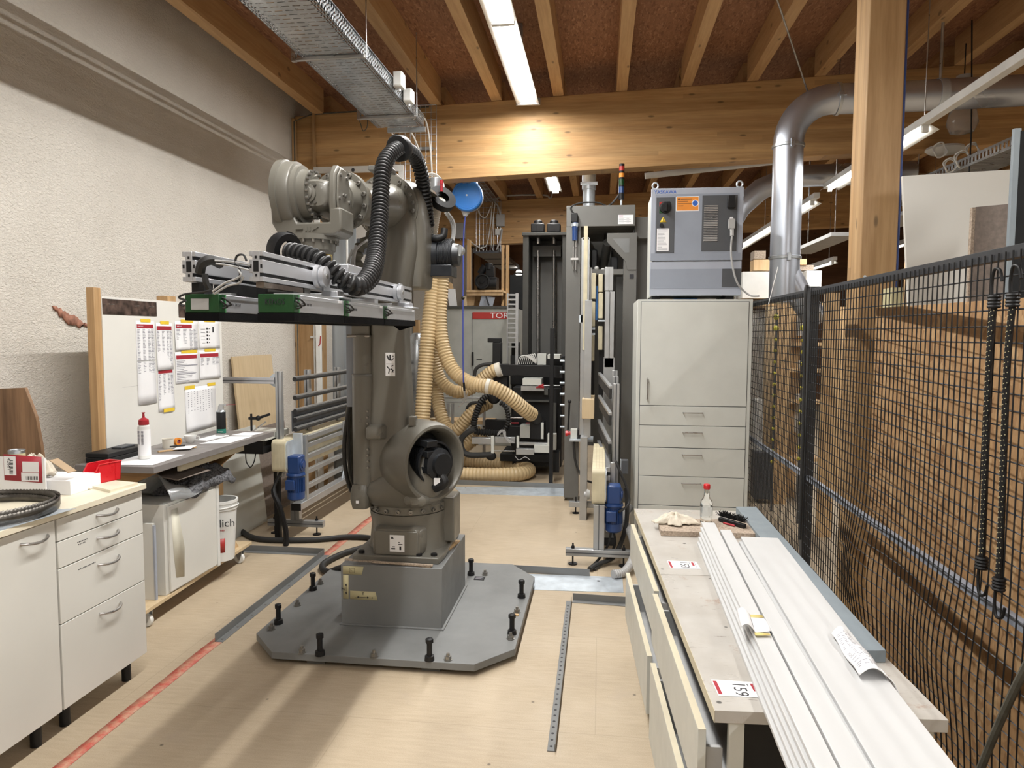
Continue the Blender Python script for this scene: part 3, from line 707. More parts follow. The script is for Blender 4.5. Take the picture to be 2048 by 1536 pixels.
# ---- the robot: base, turning body, lower arm, elbow, forearm, wrist
t = thing('industrial_robot', 'big grey six-axis industrial robot arm standing on the box pedestal', 'robot')
RB = M['robot']; JX, JY = -1.065, 3.86
m = MB(); fl = [(-.235, -.27), (.235, -.27), (.245, -.16), (.235, .27), (-.235, .27), (-.245, -.16)]
m.prism([(a+JX, b+JY) for a, b in fl], (0, 0, bz), (1, 0, 0), (0, 1, 0), (0, 0, .035))
link('base_flange', m, RB, t, bev=.006)
m = MB().lathe((JX, JY, bz+.035), (0, 0, 1), [(0, .222), (.02, .215), (.135, .205), (.18, .214), (.20, .214)], 40)
m.loft([((JX, JY-.10, bz+.10), (1, 0, 0), (0, 0, 1), .15, .085, 5), ((JX, JY-.235, bz+.10), (1, 0, 0), (0, 0, 1), .135, .08, 6), ((JX, JY-.245, bz+.10), (1, 0, 0), (0, 0, 1), .128, .073, 6)])
base = link('base_casting', m, RB, t)
link('connector_panel', MB().box(JX-.118, JX+.118, JY-.252, JY-.243, bz+.035, bz+.165), RB, base, bev=.006)
ls = link('warning_label', MB().box(JX-.035, JX+.045, JY-.2545, JY-.252, bz+.055, bz+.145), M['paper'], base)
m = MB()
m.add([(JX-.030, JY-.2552, bz+.125), (JX-.012, JY-.2552, bz+.125), (JX-.021, JY-.2552, bz+.140)], [(0, 1, 2)])
for (a, b, c, d) in ((-.027, -.005, .068, .075), (.018, .028, .066, .085), (.012, .035, .094, .098), (-.02, -.006, .08, .084), (.012, .02, .103, .108)): m.box(JX+a, JX+b, JY-.2552, JY-.2546, bz+c, bz+d)
link('label_print', m, M['ink'], base)
for sx, sy in ((-.2, -.23), (.2, -.23), (-.2, .2), (.2, .2), (.12, -.24)): link('base_bolt', MB().lathe((JX+sx, JY+sy, bz+.035), (0, 0, 1), [(0, .018), (.012, .018), (.014, .012)], 6), M['black'], t)
link('side_box', MB().box(JX+.165, JX+.265, JY-.02, JY+.16, bz+.05, bz+.30), RB, t, bev=.008)
# turning ring with bolts
m = MB().lathe((JX, JY, bz+.235), (0, 0, 1), [(0, .205), (.004, .21), (.045, .212), (.05, .20), (.085, .18)], 40)
ring = link('turning_ring', m, RB, t)
for i in range(20):
    a = 2*PI*i/20; p = V((JX+.211*math.cos(a), JY+.211*math.sin(a), bz+.258))
    if p.y < JY+.05:
        link('ring_bolt', MB().lathe(p-V((math.cos(a), math.sin(a), 0))*.004, (math.cos(a), math.sin(a), 0), [(0, .012), (.016, .012), (.017, .007), (.010, .006)], 10), M['bolt'], ring)
# body: lofted casting from the ring up to the round shoulder
X, Y_, Z_ = (1, 0, 0), (0, 1, 0), (0, 0, 1)
m = MB().loft([((JX, JY, .655), X, Y_, .20, .20, 2.2), ((JX-.02, JY-.02, .69), X, Y_, .225, .205, 2.6), ((JX-.015, JY-.04, .74), X, Y_, .235, .20, 3), ((JX+.02, JY-.05, .80), X, Y_, .215, .19, 3),
               ((JX+.075, JY-.06, .87), X, Y_, .165, .17, 3), ((JX+.09, JY-.06, .95), X, Y_, .13, .14, 3)], 32)
body = link('turning_body', m, RB, t, sharp=50)
S2 = V((JX+.04, JY-.11, .905))
# shoulder housing: hollow round shell around the motor, axis turned to the front right
ax = V((.80, -.60, .0)).normalized()
m = MB().lathe(S2+V((.02, .05, 0)), ax, [(-.075, .19), (-.05, .216), (.02, .228), (.12, .222), (.168, .206), (.17, .192), (.155, .178), (-.04, .165), (-.08, .03)], 40, cap=False)
sh = link('shoulder_housing', m, RB, body, sharp=50)
link('gap_shade_disc', MB().lathe(S2+V((.02, .05, 0)), ax, [(-.088, .20), (-.074, .20)], 40), M['black'], body)  # black disc paints the dark gap between arm and housing
link('lifting_lug', MB().box(S2.x+.015, S2.x+.055, S2.y-.09, S2.y-.045, S2.z+.20, S2.z+.255), RB, body, bev=.006)
m = MB().loft([((JX+.09, JY-.11, .70), X, Z_, .10, .05, 2.2), ((JX+.10, JY-.24, .715), X, Z_, .06, .035, 2.2), ((JX+.10, JY-.255, .715), X, Z_, .03, .02, 2)], 20)
link('casting_nose', m, RB, body)
c = S2+V((.02, .05, 0))+ax*.02
m = MB().lathe(c-ax*.08, ax, [(-.02, .166), (.075, .166), (.076, .128), (.13, .126), (.135, .112), (.20, .112)], 28)  # wide black base also paints shade into the gap inside the housing
for i in range(11): m.lathe(c+ax*(.060+i*.0085), ax, [(0, .11), (.0005, .121), (.0045, .121), (.005, .11)], 28, cap=False)
mo = link('shoulder_motor', m, M['blackm'], body)
link('motor_cap', MB().lathe(c+ax*.15, ax, [(0, .085), (.03, .085), (.04, .06), (.06, .058)], 20), M['blackm'], mo)
link('motor_plug', MB().tube(cr([c+ax*.15+V((.03, -.02, -.06)), c+ax*.19+V((.02, -.01, -.10)), c+ax*.16+V((-.01, -.02, -.13))], 6), .026, 10).cyl(c+ax*.13+V((-.02, -.01, -.11)), c+ax*.13+V((-.02, -.01, -.16)), .03), M['black'], mo)
link('rag_tag', MB().box(c.x+.12, c.x+.155, c.y-.14, c.y-.138, c.z-.11, c.z-.07), M['paper'], mo)
for i, dz in enumerate((.125, .065, -.03)): link('terminal_box', MB().bar(c+ax*.0+V((-.03, -.05, dz)), c+ax*.17+V((-.02, -.045, dz*.9)), .07, .035), M['blackm'], mo, bev=.004)
link('foot_bracket', MB().loft([((JX-.215, JY-.15, .655), Y_, X, .075, .045, 4), ((JX-.215, JY-.15, .70), Y_, X, .085, .055, 4), ((JX-.215, JY-.15, .755), Y_, X, .08, .052, 4), ((JX-.215, JY-.15, .785), Y_, X, .065, .045, 4)], 20), RB, body, sharp=50)
link('service_label', MB().box(JX-.225, JX-.209, JY-.238, JY-.2365, .69, .705), M['paper'], body)
# lower arm
def sec(cx, cz, ra, rb, e=3.2, y=JY-.10): return ((cx+.022, y, cz), X, Y_, ra*.90, rb, e)
m = MB().loft([sec(-1.185, .675, .05, .05, 2.2), sec(-1.185, .695, .09, .075, 2.4), sec(-1.18, .76, .118, .10, 2.8), sec(-1.172, .87, .130, .112, 3), sec(-1.165, 1.0, .135, .11, 3), sec(-1.155, 1.12, .133, .105, 3.2),
               sec(-1.152, 1.3, .122, .098, 3.4), sec(-1.155, 1.5, .112, .095, 3.6), sec(-1.155, 1.63, .108, .095, 3.6), sec(-1.145, 1.75, .10, .095, 3.6), sec(-1.12, 1.9, .10, .10, 3.2), sec(-1.10, 2.05, .11, .11, 3), sec(-1.10, 2.2, .11, .11, 2.6), sec(-1.10, 2.26, .08, .09, 2.2)], 36)
arm = link('lower_arm', m, RB, t, sharp=50)
link('arm_nub', MB().loft([((-1.175, JY-.19, 1.075), X, Z_, .052, .042, 6), ((-1.18, JY-.262, 1.075), X, Z_, .042, .034, 6), ((-1.18, JY-.268, 1.075), X, Z_, .036, .028, 6)], 24), RB, arm, sharp=50)
pl = YP(780, 729, JY-.205)
link('hazard_sticker', MB().box(pl.x-.026, pl.x+.026, JY-.2015, JY-.198, pl.z-.062, pl.z+.062), M['paper'], arm)
m = MB(); zy = JY-.2022
for a in (((-.02, .045), (-.008, .02), (-.003, .026), (-.014, .05)), ((-.004, .02), (.004, .02), (.004, .052), (-.004, .052)), ((.006, .018), (.02, .03), (.02, .036), (.004, .024)), ((.012, .04), (.02, .04), (.016, .05)), ((-.022, .002), (.022, .002), (.022, .0035), (-.022, .0035)),
          ((-.02, -.012), (-.004, -.03), (0, -.026), (-.016, -.008)), ((.0, -.025), (.018, -.035), (.02, -.03), (.004, -.020)), ((-.008, -.03), (-.012, -.048), (-.006, -.048), (-.002, -.03)), ((.006, -.042), (.02, -.042), (.013, -.03)), ((.004, -.012), (.018, -.006), (.016, -.002), (.002, -.008))):
    m.add([(pl.x+x, zy, pl.z+z) for x, z in a], [tuple(range(len(a)))])
link('sticker_print', m, M['ink'], arm)
# balancer cylinder and cable sleeve left of the arm
bc = V((-1.268, JY-.15, 0))
m = MB().lathe(bc+V((0, 0, .74)), (0, 0, 1), [(0, .05), (.01, .062), (.35, .064), (.64, .064), (.645, .058), (.85, .058), (.86, .035), (1.0, .032)], 24)
bal = link('balancer_cylinder', m, RB, t)
link('cylinder_collar', MB().lathe(bc+V((0, 0, 1.37)), (0, 0, 1), [(0, .065), (.004, .0665), (.008, .0665), (.012, .065)], 24, cap=False), M['steelgrey'], bal)
link('rod_fork', MB().box(bc.x-.055, bc.x+.045, bc.y-.04, bc.y+.04, 1.59, 1.78), RB, bal, bev=.006)
link('fork_pin', MB().cyl((bc.x-.075, bc.y-.045, 1.585), (bc.x+.05, bc.y-.045, 1.585), .008), M['steel'], bal)
link('dark_strut', MB().box(bc.x-.10, bc.x-.045, bc.y-.0, bc.y+.06, 1.20, 1.68), M['lilac2'], t, bev=.004)
for i in range(9): link('arm_bolt', MB().cyl((-1.232, JY-.19, .88+.033*i if i < 4 else .92+.033*i), (-1.232, JY-.212, .88+.033*i if i < 4 else .92+.033*i), .006, n=8), M['bolt'], arm)
sl = cr([YP(725, 640, JY+.02), YP(722, 700, JY-.02), YP(712, 780, JY-.05), YP(700, 850, JY-.05), YP(705, 920, JY-.04), YP(712, 975, JY), YP(722, 1000, JY+.05)], 8)
link('cable_sleeve', MB().tube(sl, [.032+.004*math.sin(i*1.3) for i in range(len(sl))], 14), M['leather'], t)
link('black_hose', MB().tube(cr([YP(735, 640, JY), YP(726, 690, JY-.06), YP(704, 790, JY-.1), YP(690, 870, JY-.1), YP(690, 930, JY-.1), YP(700, 975, JY-.05), YP(715, 995, JY)], 8), .012, 8).tube(cr([YP(730, 660, JY), YP(700, 800, JY-.1), YP(697, 880, JY-.1), YP(702, 950, JY-.08), YP(715, 980, JY)], 8), .008, 8), M['rubber'], t)
# elbow casting
m = MB().loft([((-1.05, 3.90, 1.845), X, Y_, .085, .10, 5), ((-1.05, 3.90, 1.855), X, Y_, .095, .12, 5), ((-1.047, 3.90, 1.95), X, Y_, .100, .14, 5), ((-1.042, 3.90, 2.08), X, Y_, .100, .15, 4.5), ((-1.042, 3.88, 2.2), X, Y_, .102, .16, 4), ((-1.055, 3.87, 2.29), X, Y_, .112, .16, 4),
               ((-1.07, 3.86, 2.36), X, Y_, .115, .15, 3.6), ((-1.09, 3.86, 2.41), X, Y_, .09, .12, 3), ((-1.10, 3.86, 2.43), X, Y_, .06, .07, 2.4)], 40)
elb = link('elbow_casting', m, RB, t, sharp=50)
link('elbow_lug', MB().box(-1.16, -1.10, 3.78, 3.84, 2.40, 2.46), RB, elb, bev=.005)
link('elbow_block', MB().loft([((-.955, 3.86, 2.36), X, Y_, .05, .09, 4), ((-.955, 3.86, 2.375), X, Y_, .045, .08, 4)], 20), RB, elb)
# forearm along -Y
A0 = V((-1.135, 3.76, 2.275)); A1 = V((-1.155, 2.98, 2.175)); fd = (A1-A0).normalized()
m = MB().lathe(A0-fd*.04, fd, [(0, .10), (.03, .165), (.055, .170), (.085, .170), (.087, .124), (.22, .112), (.42, .098), (.60, .092), (.66, .096), (.672, .128), (.70, .130), (.725, .130), (.727, .105), (.80, .09)], 40)
fore = link('forearm', m, RB, t)
S, U, D = frame(fd)
for R_, off, nb, br in ((.148, .047, 22, .0115), (.115, .687, 14, .010)):
    for i in range(nb):
        a = 2*PI*(i+.5)/nb; p = A0+fd*off+S*(R_*math.cos(a))+U*(R_*math.sin(a))
        if R_ > .13 and (i % 6) == 0: continue
        link('flange_bolt', MB().lathe(p-fd*.004, fd, [(0, br), (.016, br), (.017, br*.6), (.010, br*.5)], 10), M['bolt'], fore)
pz = A0+fd*.30
text('forearm_mark', 'Y2', .05, pz+V((.102, .03, -.01)), (0, -1, 0), (0, 0, 1), M['ink'], fore, .0004)
# wrist: inner knuckle, drum on the left, plate on the right, yoke and flange below
W = V((-1.155, 2.86, 2.165))
m = MB().loft([(W+V((0, .16, .01)), X, Z_, .085, .085, 2.4), (W+V((-.01, .06, 0)), X, Z_, .085, .07, 3), (W+V((-.01, -.04, 0)), X, Z_, .075, .06, 3), (W+V((-.01, -.055, 0)), X, Z_, .06, .05, 3)], 28)
m.cyl(W+V((-.13, 0, 0)), W+V((.06, 0, 0)), .055, n=24)
kn = link('wrist_knuckle', m, RB, t, sharp=50)
link('knuckle_cap', MB().lathe(W+V((-.035, -.05, 0)), (0, -1, 0), [(0, .040), (.014, .038), (.016, .028), (.024, .026), (.026, .02)], 28), RB, kn)
for i in range(4):
    a = PI/4+i*PI/2; link('cap_bolt', MB().cyl(W+V((-.035+.05*math.cos(a), -.05, .05*math.sin(a))), W+V((-.035+.05*math.cos(a), -.062, .05*math.sin(a))), .006, n=8), M['bolt'], kn)
drum = W+V((-.070, 0, .005))
m = MB().lathe(drum, (-1, 0, 0), [(-.045, .085), (-.04, .100), (-.006, .102), (-.004, .118), (.014, .120), (.016, .131), (.022, .134), (.062, .136), (.064, .143), (.088, .143), (.091, .136), (.097, .11)], 48)
dr = link('wrist_drum', m, RB, t)
for i in range(22):
    a = 2*PI*i/22
    if -.3 < math.sin(a-.2) and math.cos(a) > .35 and math.sin(a) > .3: pass
    p = drum+V((.044, .094*math.cos(a), .094*math.sin(a))); link('drum_bolt', MB().cyl(p, p+V((.012, 0, 0)), .0065, n=8), M['bolt'], dr)
yk = MB()
yk.prism([(-.185, -.03), (-.18, -.12), (-.15, -.17), (.09, -.17), (.115, -.15), (.115, -.06), (.065, -.06), (.065, -.118), (-.07, -.118), (-.085, -.09), (-.10, -.08), (-.11, -.03)], W+V((0, .075, 0)), X, Z_, (0, -.15, 0))
link('wrist_yoke', yk, RB, t, bev=.008)
link('yoke_emblem', MB().bar(W+V((-.075, -.077, -.145)), W+V((-.045, -.077, -.145)), .012, .004).box(W.x-.035, W.x-.028, W.y-.079, W.y-.074, W.z-.152, W.z-.136).box(W.x-.02, W.x-.013, W.y-.079, W.y-.074, W.z-.152, W.z-.136).bar(W+V((-.005, -.077, -.15)), W+V((.02, -.077, -.136)), .006, .004), RB, t)
pl = [(-.10, -.03), (-.085, .10), (-.04, .155), (.04, .155), (.085, .10), (.10, -.03), (.075, -.13), (.03, -.165), (-.03, -.165), (-.075, -.13)]
link('side_plate', MB().prism([(b*.82, c*(.75 if c > 0 else .93)) for b, c in pl], W+V((.062, 0, 0)), (0, 1, 0), Z_, (.030, 0, 0)), RB, t, bev=.008)
sp = link('plate_cover', MB().prism([(b*.74, c*(.68 if c > 0 else .86)) for b, c in pl], W+V((.092, 0, 0)), (0, 1, 0), Z_, (.010, 0, 0)), M['plasticg'] if 0 else RB, t, bev=.005)
for b, c in ((-.04, .075), (.03, .075), (-.055, -.02), (.055, -.02), (0, -.115), (-.01, .0), (.012, .0)):
    link('cover_bolt', MB().cyl(W+V((.101, b, c)), W+V((.108, b, c)), .008, n=8), M['bolt'], sp)
m = MB().lathe(W+V((-.035, 0, -.165)), (0, 0, -1), [(0, .105), (.02, .105), (.022, .092), (.06, .09), (.062, .083), (.075, .08)], 36)
fl_ = link('tool_flange', m, RB, t)
for i in range(16):
    a = 2*PI*i/16; p = W+V((-.035+.098*math.cos(a), .098*math.sin(a), -.186)); link('flange_screw', MB().cyl(p, p-V((0, 0, .012)), .006, n=8), M['bolt'], fl_)
link('brass_ring', MB().lathe(W+V((-.035, 0, -.24)), (0, 0, -1), [(0, .078), (.03, .078), (.04, .07)], 36), M['brass'], fl_)
# elbow motor at the back right
mc = V((-.935, 4.0, 2.045))
m = MB().lathe(mc, (1, 0, 0), [(-.03, .095), (.02, .095), (.022, .085), (.10, .087), (.102, .068), (.135, .062), (.14, .04)], 24)
for i in range(9): m.lathe(mc+V((.028+i*.008, 0, 0)), (1, 0, 0), [(0, .080), (.0005, .093), (.004, .093), (.0045, .080)], 24, cap=False)
mo = link('elbow_motor', m, M['blackm'], t)
link('motor_foot', MB().box(mc.x-.03, mc.x+.105, mc.y-.08, mc.y+.08, mc.z-.125, mc.z-.06), M['blackm'], mo, bev=.004)
link('motor_elbow_plug', MB().tube(cr([mc+V((-.02, -.06, .095)), mc+V((.02, -.07, .085)), mc+V((.055, -.06, .10)), mc+V((.06, -.05, .14))], 6), .020, 12), M['black'], mo)
link('motor_fitting', MB().ball(mc+V((.145, -.02, .02)), .028).box(mc.x+.12, mc.x+.155, mc.y-.05, mc.y-.02, mc.z-.01, mc.z+.05), M['clearplastic'], mo)

# ---- black corrugated energy hose
t = thing('energy_hose', 'thick black ribbed energy hose looping high over the robot and down to the gripper', 'hose')
P_ = [YP(578, 505, 2.50), YP(600, 508, 2.48), YP(636, 520, 2.46), YP(676, 552, 2.47), YP(704, 570, 2.50), YP(722, 570, 2.56), YP(742, 545, 2.68), YP(752, 500, 2.85), YP(758, 440, 3.0), YP(761, 390, 3.1), YP(764, 345, 3.18), YP(772, 318, 3.26), YP(790, 300, 3.36), YP(808, 296, 3.48), YP(830, 312, 3.62), YP(843, 345, 3.72), YP(850, 395, 3.82), YP(856, 450, 3.92)]
path = cr(P_, 10)
link('corrugated_sleeve', sleeve(P_, .037, .0225, .013, 18), M['hoseblk'], t, sharp=25)
m = MB(); q = resamp(path, .026)
for i, p in enumerate(q[:-1]):
    d = (q[i+1]-p).normalized(); cv = (0.45 < i/len(q))
    S, U, D = frame(d)
    m.bar(p+S*.031-U*.018, p+S*.034-U*.016+D*.012, .008, .010); m.bar(p-S*.031-U*.018, p-S*.034-U*.016+D*.012, .008, .010)
link('link_tabs', m, M['rubber'], t)
def yoke(c, d, r, nm):
    d = V(d).normalized(); S, U, D = frame(d)
    m = MB().lathe(c-D*.024, D, [(0, r*.60), (0, r), (.01, r*1.04), (.038, r*1.04), (.048, r), (.048, r*.60)], 28, cap=False)
    for i in range(9):
        a = PI*.55+i*.22; m.bar(c+S*(r*1.0*math.cos(a))+U*(r*math.sin(a)), c+S*(r*1.12*math.cos(a))+U*(r*1.12*math.sin(a)), .014, .014)
    link(nm, m, M['black'], t)
yoke(YP(569, 500, 2.52), YP(600, 508, 2.48)-YP(569, 500, 2.52), .062, 'hose_bracket')
yoke(YP(799, 297, 3.42), YP(812, 297, 3.50)-YP(788, 302, 3.36), .06, 'hose_bracket')
link('hose_stand', MB().box(-1.125, -1.02, 3.38, 3.50, YP(797, 343, 3.42).z, YP(797, 333, 3.42).z).box(-1.11, -1.07, 3.46, 3.50, YP(797, 345, 3.42).z-.06, YP(797, 338, 3.42).z), M['steelgrey'], t, bev=.004)
t2 = thing('white_coil_hose', 'pale ribbed hose curving up behind the robot elbow into a black ring', 'hose')
link('hose_body', ribbed([YP(866, 500, 4.15), YP(866, 460, 4.12), YP(872, 425, 4.05), YP(882, 400, 4.0)], .030, .016, .006, 14), M['hose2'], t2)
c = YP(884, 398, 4.0); m = MB().lathe(c, (.5, -.55, .45), [(-.02, .035), (-.02, .078), (.02, .078), (.02, .035)], 28, cap=False); link('black_ring', m, M['black'], t2)
link('silver_canister', MB().lathe(YP(872, 375, 4.05), (0, 0, 1), [(-.05, .035), (.05, .035), (.055, .02)], 20), M['galv'], t2)
link('red_fitting', MB().cyl(YP(883, 383, 4.0), YP(883, 368, 4.0), .008).cyl(YP(883, 368, 4.0), YP(883, 360, 4.0), .011), M['redcap'], t2)
for i in range(3): solo('grey_cable', MB().tube(cr([YP(890+i*3, 425, 4.1), YP(902+i*3, 445, 4.1), YP(905+i*2, 470, 4.1), YP(896+i*3, 500, 4.08)], 8), .007, 6), M['plasticg'], ['inner grey cable of three curving behind the elbow motor', 'middle grey cable of three curving behind the elbow motor', 'outer grey cable of three curving behind the elbow motor'][i], 'cable')
t3 = thing('cable_dress', 'bunch of grey cables and a dark sleeve dropping between wrist and elbow', 'cable bundle')
link('cables', MB().tube(cr([YP(705, 500, 3.2), YP(698, 520, 3.2), YP(697, 550, 3.15), YP(705, 575, 3.1)], 8), .006, 6).tube(cr([YP(712, 490, 3.2), YP(704, 525, 3.2), YP(704, 555, 3.15), YP(714, 575, 3.1)], 8), .006, 6).tube(cr([YP(735, 480, 3.25), YP(712, 500, 3.2), YP(709, 540, 3.2), YP(722, 572, 3.1)], 8), .006, 6), M['plasticg'], t3)
s_ = cr([YP(745, 470, 3.35), YP(728, 488, 3.3), YP(716, 502, 3.3), YP(716, 530, 3.3), YP(725, 560, 3.25)], 8)
link('dark_sleeve', MB().tube(s_, [.024+.006*math.sin(i*1.1) for i in range(len(s_))], 12), M['leather'], t3)
link('dark_box', MB().box(-1.16, -1.10, 3.3, 3.36, 1.98, 2.05), M['lilac2'], t3, bev=.004)

# ---- vacuum gripper
t = thing('vacuum_gripper', 'long vacuum gripper of aluminium rails and green-ended suction bars hanging from the robot wrist', 'gripper')
def profile(x0, x1, z0, z1, ya, yb, name, mat='aluw'):
    """T-slot rail: slots on the right face and on the end face"""
    w = x1-x0; h = z1-z0; g = .0055; d = .010
    m = MB(); zc = [z0, z0+h*.22-g, z0+h*.22+g, z0+h*.78-g, z0+h*.78+g, z1]
    m.box(x0+d, x1-d, ya, yb, z0, z1)
    for a, b in ((zc[0], zc[1]), (zc[2], zc[3]), (zc[4], zc[5])): m.box(x1-d, x1, ya, yb, a, b); m.box(x0, x0+d, ya, yb, a, b)
    r = link(name, m, M[mat], t, bev=.0008)
    e = MB(); cx = (x0+x1)/2
    e.box(cx-.008, cx+.008, ya-.001, ya+.004, z0+h*.32, z0+h*.68)
    for s in (.2, .8): e.box(cx-.003, cx+.003, ya-.001, ya+.004, z0+h*s-.004, z0+h*s+.004)
    for s in (-1, 1): e.box(cx+s*.0165-.003, cx+s*.0165+.003, ya-.001, ya+.004, z0+h*.44, z0+h*.56)
    link('rail_end_openings', e, M['black'], r)
    e = MB()
    for s in (.22, .78): e.box(x1-d+.0005, x1-d+.001, ya, yb, z0+h*s-g, z0+h*s+g)
    link('slot_shade_strip', e, M['black'], r)  # black strips put the shade of the slots into colour
    return r
profile(-1.241, -1.199, 1.752, 1.840, 2.0, 3.665, 'rail')
profile(-1.030, -.988, 1.752, 1.840, 2.0, 3.665, 'rail')
link('wood_spacer', MB().box(-1.02, -.995, 2.02, 2.30, 1.735, 1.751), M['chipdark'], t)
for y in (2.30, 2.62, 3.05, 3.5):
    link('cross_beam', MB().box(-1.24, -.99, y, y+.05, 1.722, 1.752), M['aluw' if y > 2.4 else 'darkgrey'], t, bev=.002)
link('flange_adapter', MB().box(-1.235, -.995, 2.74, 2.98, 1.841, 1.875), M['aluw'], t, bev=.004)
link('adapter_column', MB().cyl((W.x-.035, W.y, 1.875), (W.x-.035, W.y, 1.89), .07), M['steel'], t)
def knob(y):
    k = link('clamp_disc', MB().lathe((-.988, y, 1.797), (1, 0, 0), [(0, .040), (.016, .040), (.017, .030), (.020, .030), (.021, .036), (.036, .036), (.038, .032)], 32), M['aluw'], t)
    link('disc_screw', MB().cyl((-.952, y, 1.797), (-.947, y, 1.797), .009), M['bolt'], k)
    b = link('angle_bracket', MB().box(-.988, -.980, y+.05, y+.105, 1.745, 1.845).box(-.988, -.905, y+.03, y+.125, 1.722, 1.73).box(-.99, -.93, y+.045, y+.11, 1.73, 1.75), M['aluw'], t, bev=.002)
    for dz in (.02, .04, .07): link('bracket_hole', MB().cyl((-.981, y+.07, 1.755+dz), (-.9785, y+.07, 1.755+dz), .004, n=8), M['ink'], b)
knob(2.40); knob(3.36)
def kenos(xa, xb, ya, yb, lab=True, front=True):
    z0, z1 = 1.660, 1.713
    b = link('suction_bar', MB().box(xa, xb, ya+.035, yb, z0, z1), M['aluw'], t, bev=.002)
    link('bar_rail', MB().box(xb-.001, xb+.0015, ya+.04, yb-.02, z1-.013, z1-.010), M['alu'], b)
    link('green_end', MB().box(xa-.001, xb+.001, ya, ya+.035, z0-.001, z1+.001), M['green'], b, bev=.002)
    link('green_seal', MB().box(xa-.0012, xb+.0015, ya+.035, ya+.040, z0, z1+.001), M['greenl'], b)
    link('foam_pad', MB().box(xa-.002, xb+.002, ya-.001, yb+.001, 1.636, z0-.001), M['foam'], b)
    link('top_plate', MB().box(xa+.01, xb-.005, ya+.08, yb-.03, z1, z1+.0085), M['alu'], b)
    if lab:
        text('suction_bar_print', 'S0176  200 SM', .012, (xb+.0014, ya+.055, z0+.022), (0, 1, 0), (0, 0, 1), M['ink'], b, .0002)
        link('sticker', MB().box(xb, xb+.0012, yb-.05, yb-.02, z1-.010, z1-.002), M['paper'], b)
    link('air_hoses', MB().tube(cr([(xb, ya+.02, z1-.01), (xb+.02, ya+.005, z1-.015), (xb+.022, ya+.03, z1-.03), (xb, ya+.028, z1-.032)], 6), .003, 6).tube(cr([(xb, ya+.012, z1-.018), (xb+.014, ya-.006, z1-.022), (xb+.016, ya+.02, z1-.036), (xb, ya+.02, z1-.04)], 6), .0028, 6), M['rubber'], b)
    return b
k1 = kenos(-1.002, -.893, 1.995, 2.405)
text('brand_print', 'KENOS', .0235, (-.981, 1.993, 1.684), (1, 0, 0), (0, 0, 1), M['ink'], k1, .0003, sx=.82)
kenos(-1.002, -.893, 2.412, 2.865); kenos(-1.002, -.893, 2.872, 3.37); 
kenos(-1.225, -1.12, 1.985, 2.405); kenos(-1.225, -1.12, 2.412, 2.865); kenos(-1.225, -1.12, 2.872, 3.37)
link('valve_plate', MB().box(-1.205, -1.15, 1.981, 1.984, 1.668, 1.70), M['plasticg'], t)
link('valve_block', MB().box(-1.225, -1.185, 2.02, 2.07, 1.716, 1.75), M['black'], t)
link('valve_block', MB().box(-1.2, -1.12, 2.1, 2.35, 1.716, 1.75).box(-1.02, -.93, 2.08, 2.3, 1.714, 1.726), M['black'], t)
link('chain_link', MB().tube(cr([YP(400, 545, 1.98), YP(405, 527, 1.97), YP(422, 520, 1.98), YP(440, 528, 2.02)], 5), .015, 8).tube(cr([YP(410, 548, 1.97), YP(412, 565, 1.97), YP(420, 580, 1.98)], 5), .010, 6), M['rubber'], t)
for k_, pp in enumerate((((430, 521), (470, 524), (500, 530)), ((432, 527), (465, 532), (498, 540)), ((425, 583), (450, 566), (470, 558), (482, 550), (476, 540)), ((428, 588), (455, 572), (478, 566), (487, 553)), ((370, 600), (358, 595), (372, 588), (410, 583), (440, 575)), ((368, 612), (360, 607), (372, 601)), ((470, 527), (474, 512), (487, 510), (493, 522)), ((476, 530), (480, 545), (478, 562)))):
    link('air_line', MB().tube(cr([YP(a, b, 1.965-.012*(k_ % 3)) for a, b in pp], 6), .0032, 6), M['plasticg' if k_ < 4 else 'rubber'], t)
link('corner_tip', MB().prism([(0, 0), (.10, 0), (.03, -.022)], (-1.0, 3.372, 1.636), (1, 0, 0), (0, 0, 1), (0, .002, 0)), M['foam'], t)
# red tape line and steel angles on the floor
tp = MB(); ys = [1.2+i*.25 for i in range(int((8.4-1.2)/.25)+1)]
rnd = random.Random(5); vs = []
for y in ys: vs += [(-1.985+rnd.uniform(-.006, .006), y, .0012), (-1.925+rnd.uniform(-.006, .006), y, .0012)]
tp.add(vs, [(2*i, 2*i+1, 2*i+3, 2*i+2) for i in range(len(ys)-1)])
solo('floor_tape', tp, M['redtape'], 'worn red marking tape running along the floor left of the robot', 'floor marking', solid=.0008)
def angle_iron(a, b, side, h=.045, w=.04, label='', notch=True):
    a, b = V(a), V(b); d = (b-a).normalized(); s = V((-d.y, d.x, 0))*side
    m = MB().bar(a+V((0, 0, h/2)), b+V((0, 0, h/2)), .004, h).bar(a+s*(w/2)+V((0, 0, .002)), b+s*(w/2)+V((0, 0, .002)), w, .004)
    t = thing('steel_angle', label, 'steel angle'); link('angle_body', m, M['platep'], t, bev=.0008)
    L = (b-a).length; st = .045 if w == .03 else .16; n = int((L-.04)/st)
    if notch:
        m = MB()
        for i in range(n): p = a+d*(.03+i*st)+s*(w*.55); m.cyl(p+V((0, 0, .0035)), p+V((0, 0, .0046 if w == .03 else .0055)), .006, n=8)
        link('hole_row' if w == .03 else 'screw_row', m, M['ink' if w == .03 else 'bolt'], t)
    return t
angle_iron((-1.96, 3.36, 0), (-1.96, 4.82, 0), -1, label='grey steel angle screwed to the floor beside the red tape, left of the robot plate')
angle_iron((-1.965, 4.84, 0), (-2.72, 4.84, 0), 1, label='grey steel angle closing off the left angle, under the black hose', notch=False)
angle_iron((-.153, 2.62, 0), (-.153, 4.17, 0), 1, label='dark perforated steel angle in the floor right of the robot plate, towards the camera', w=.03, h=.03)
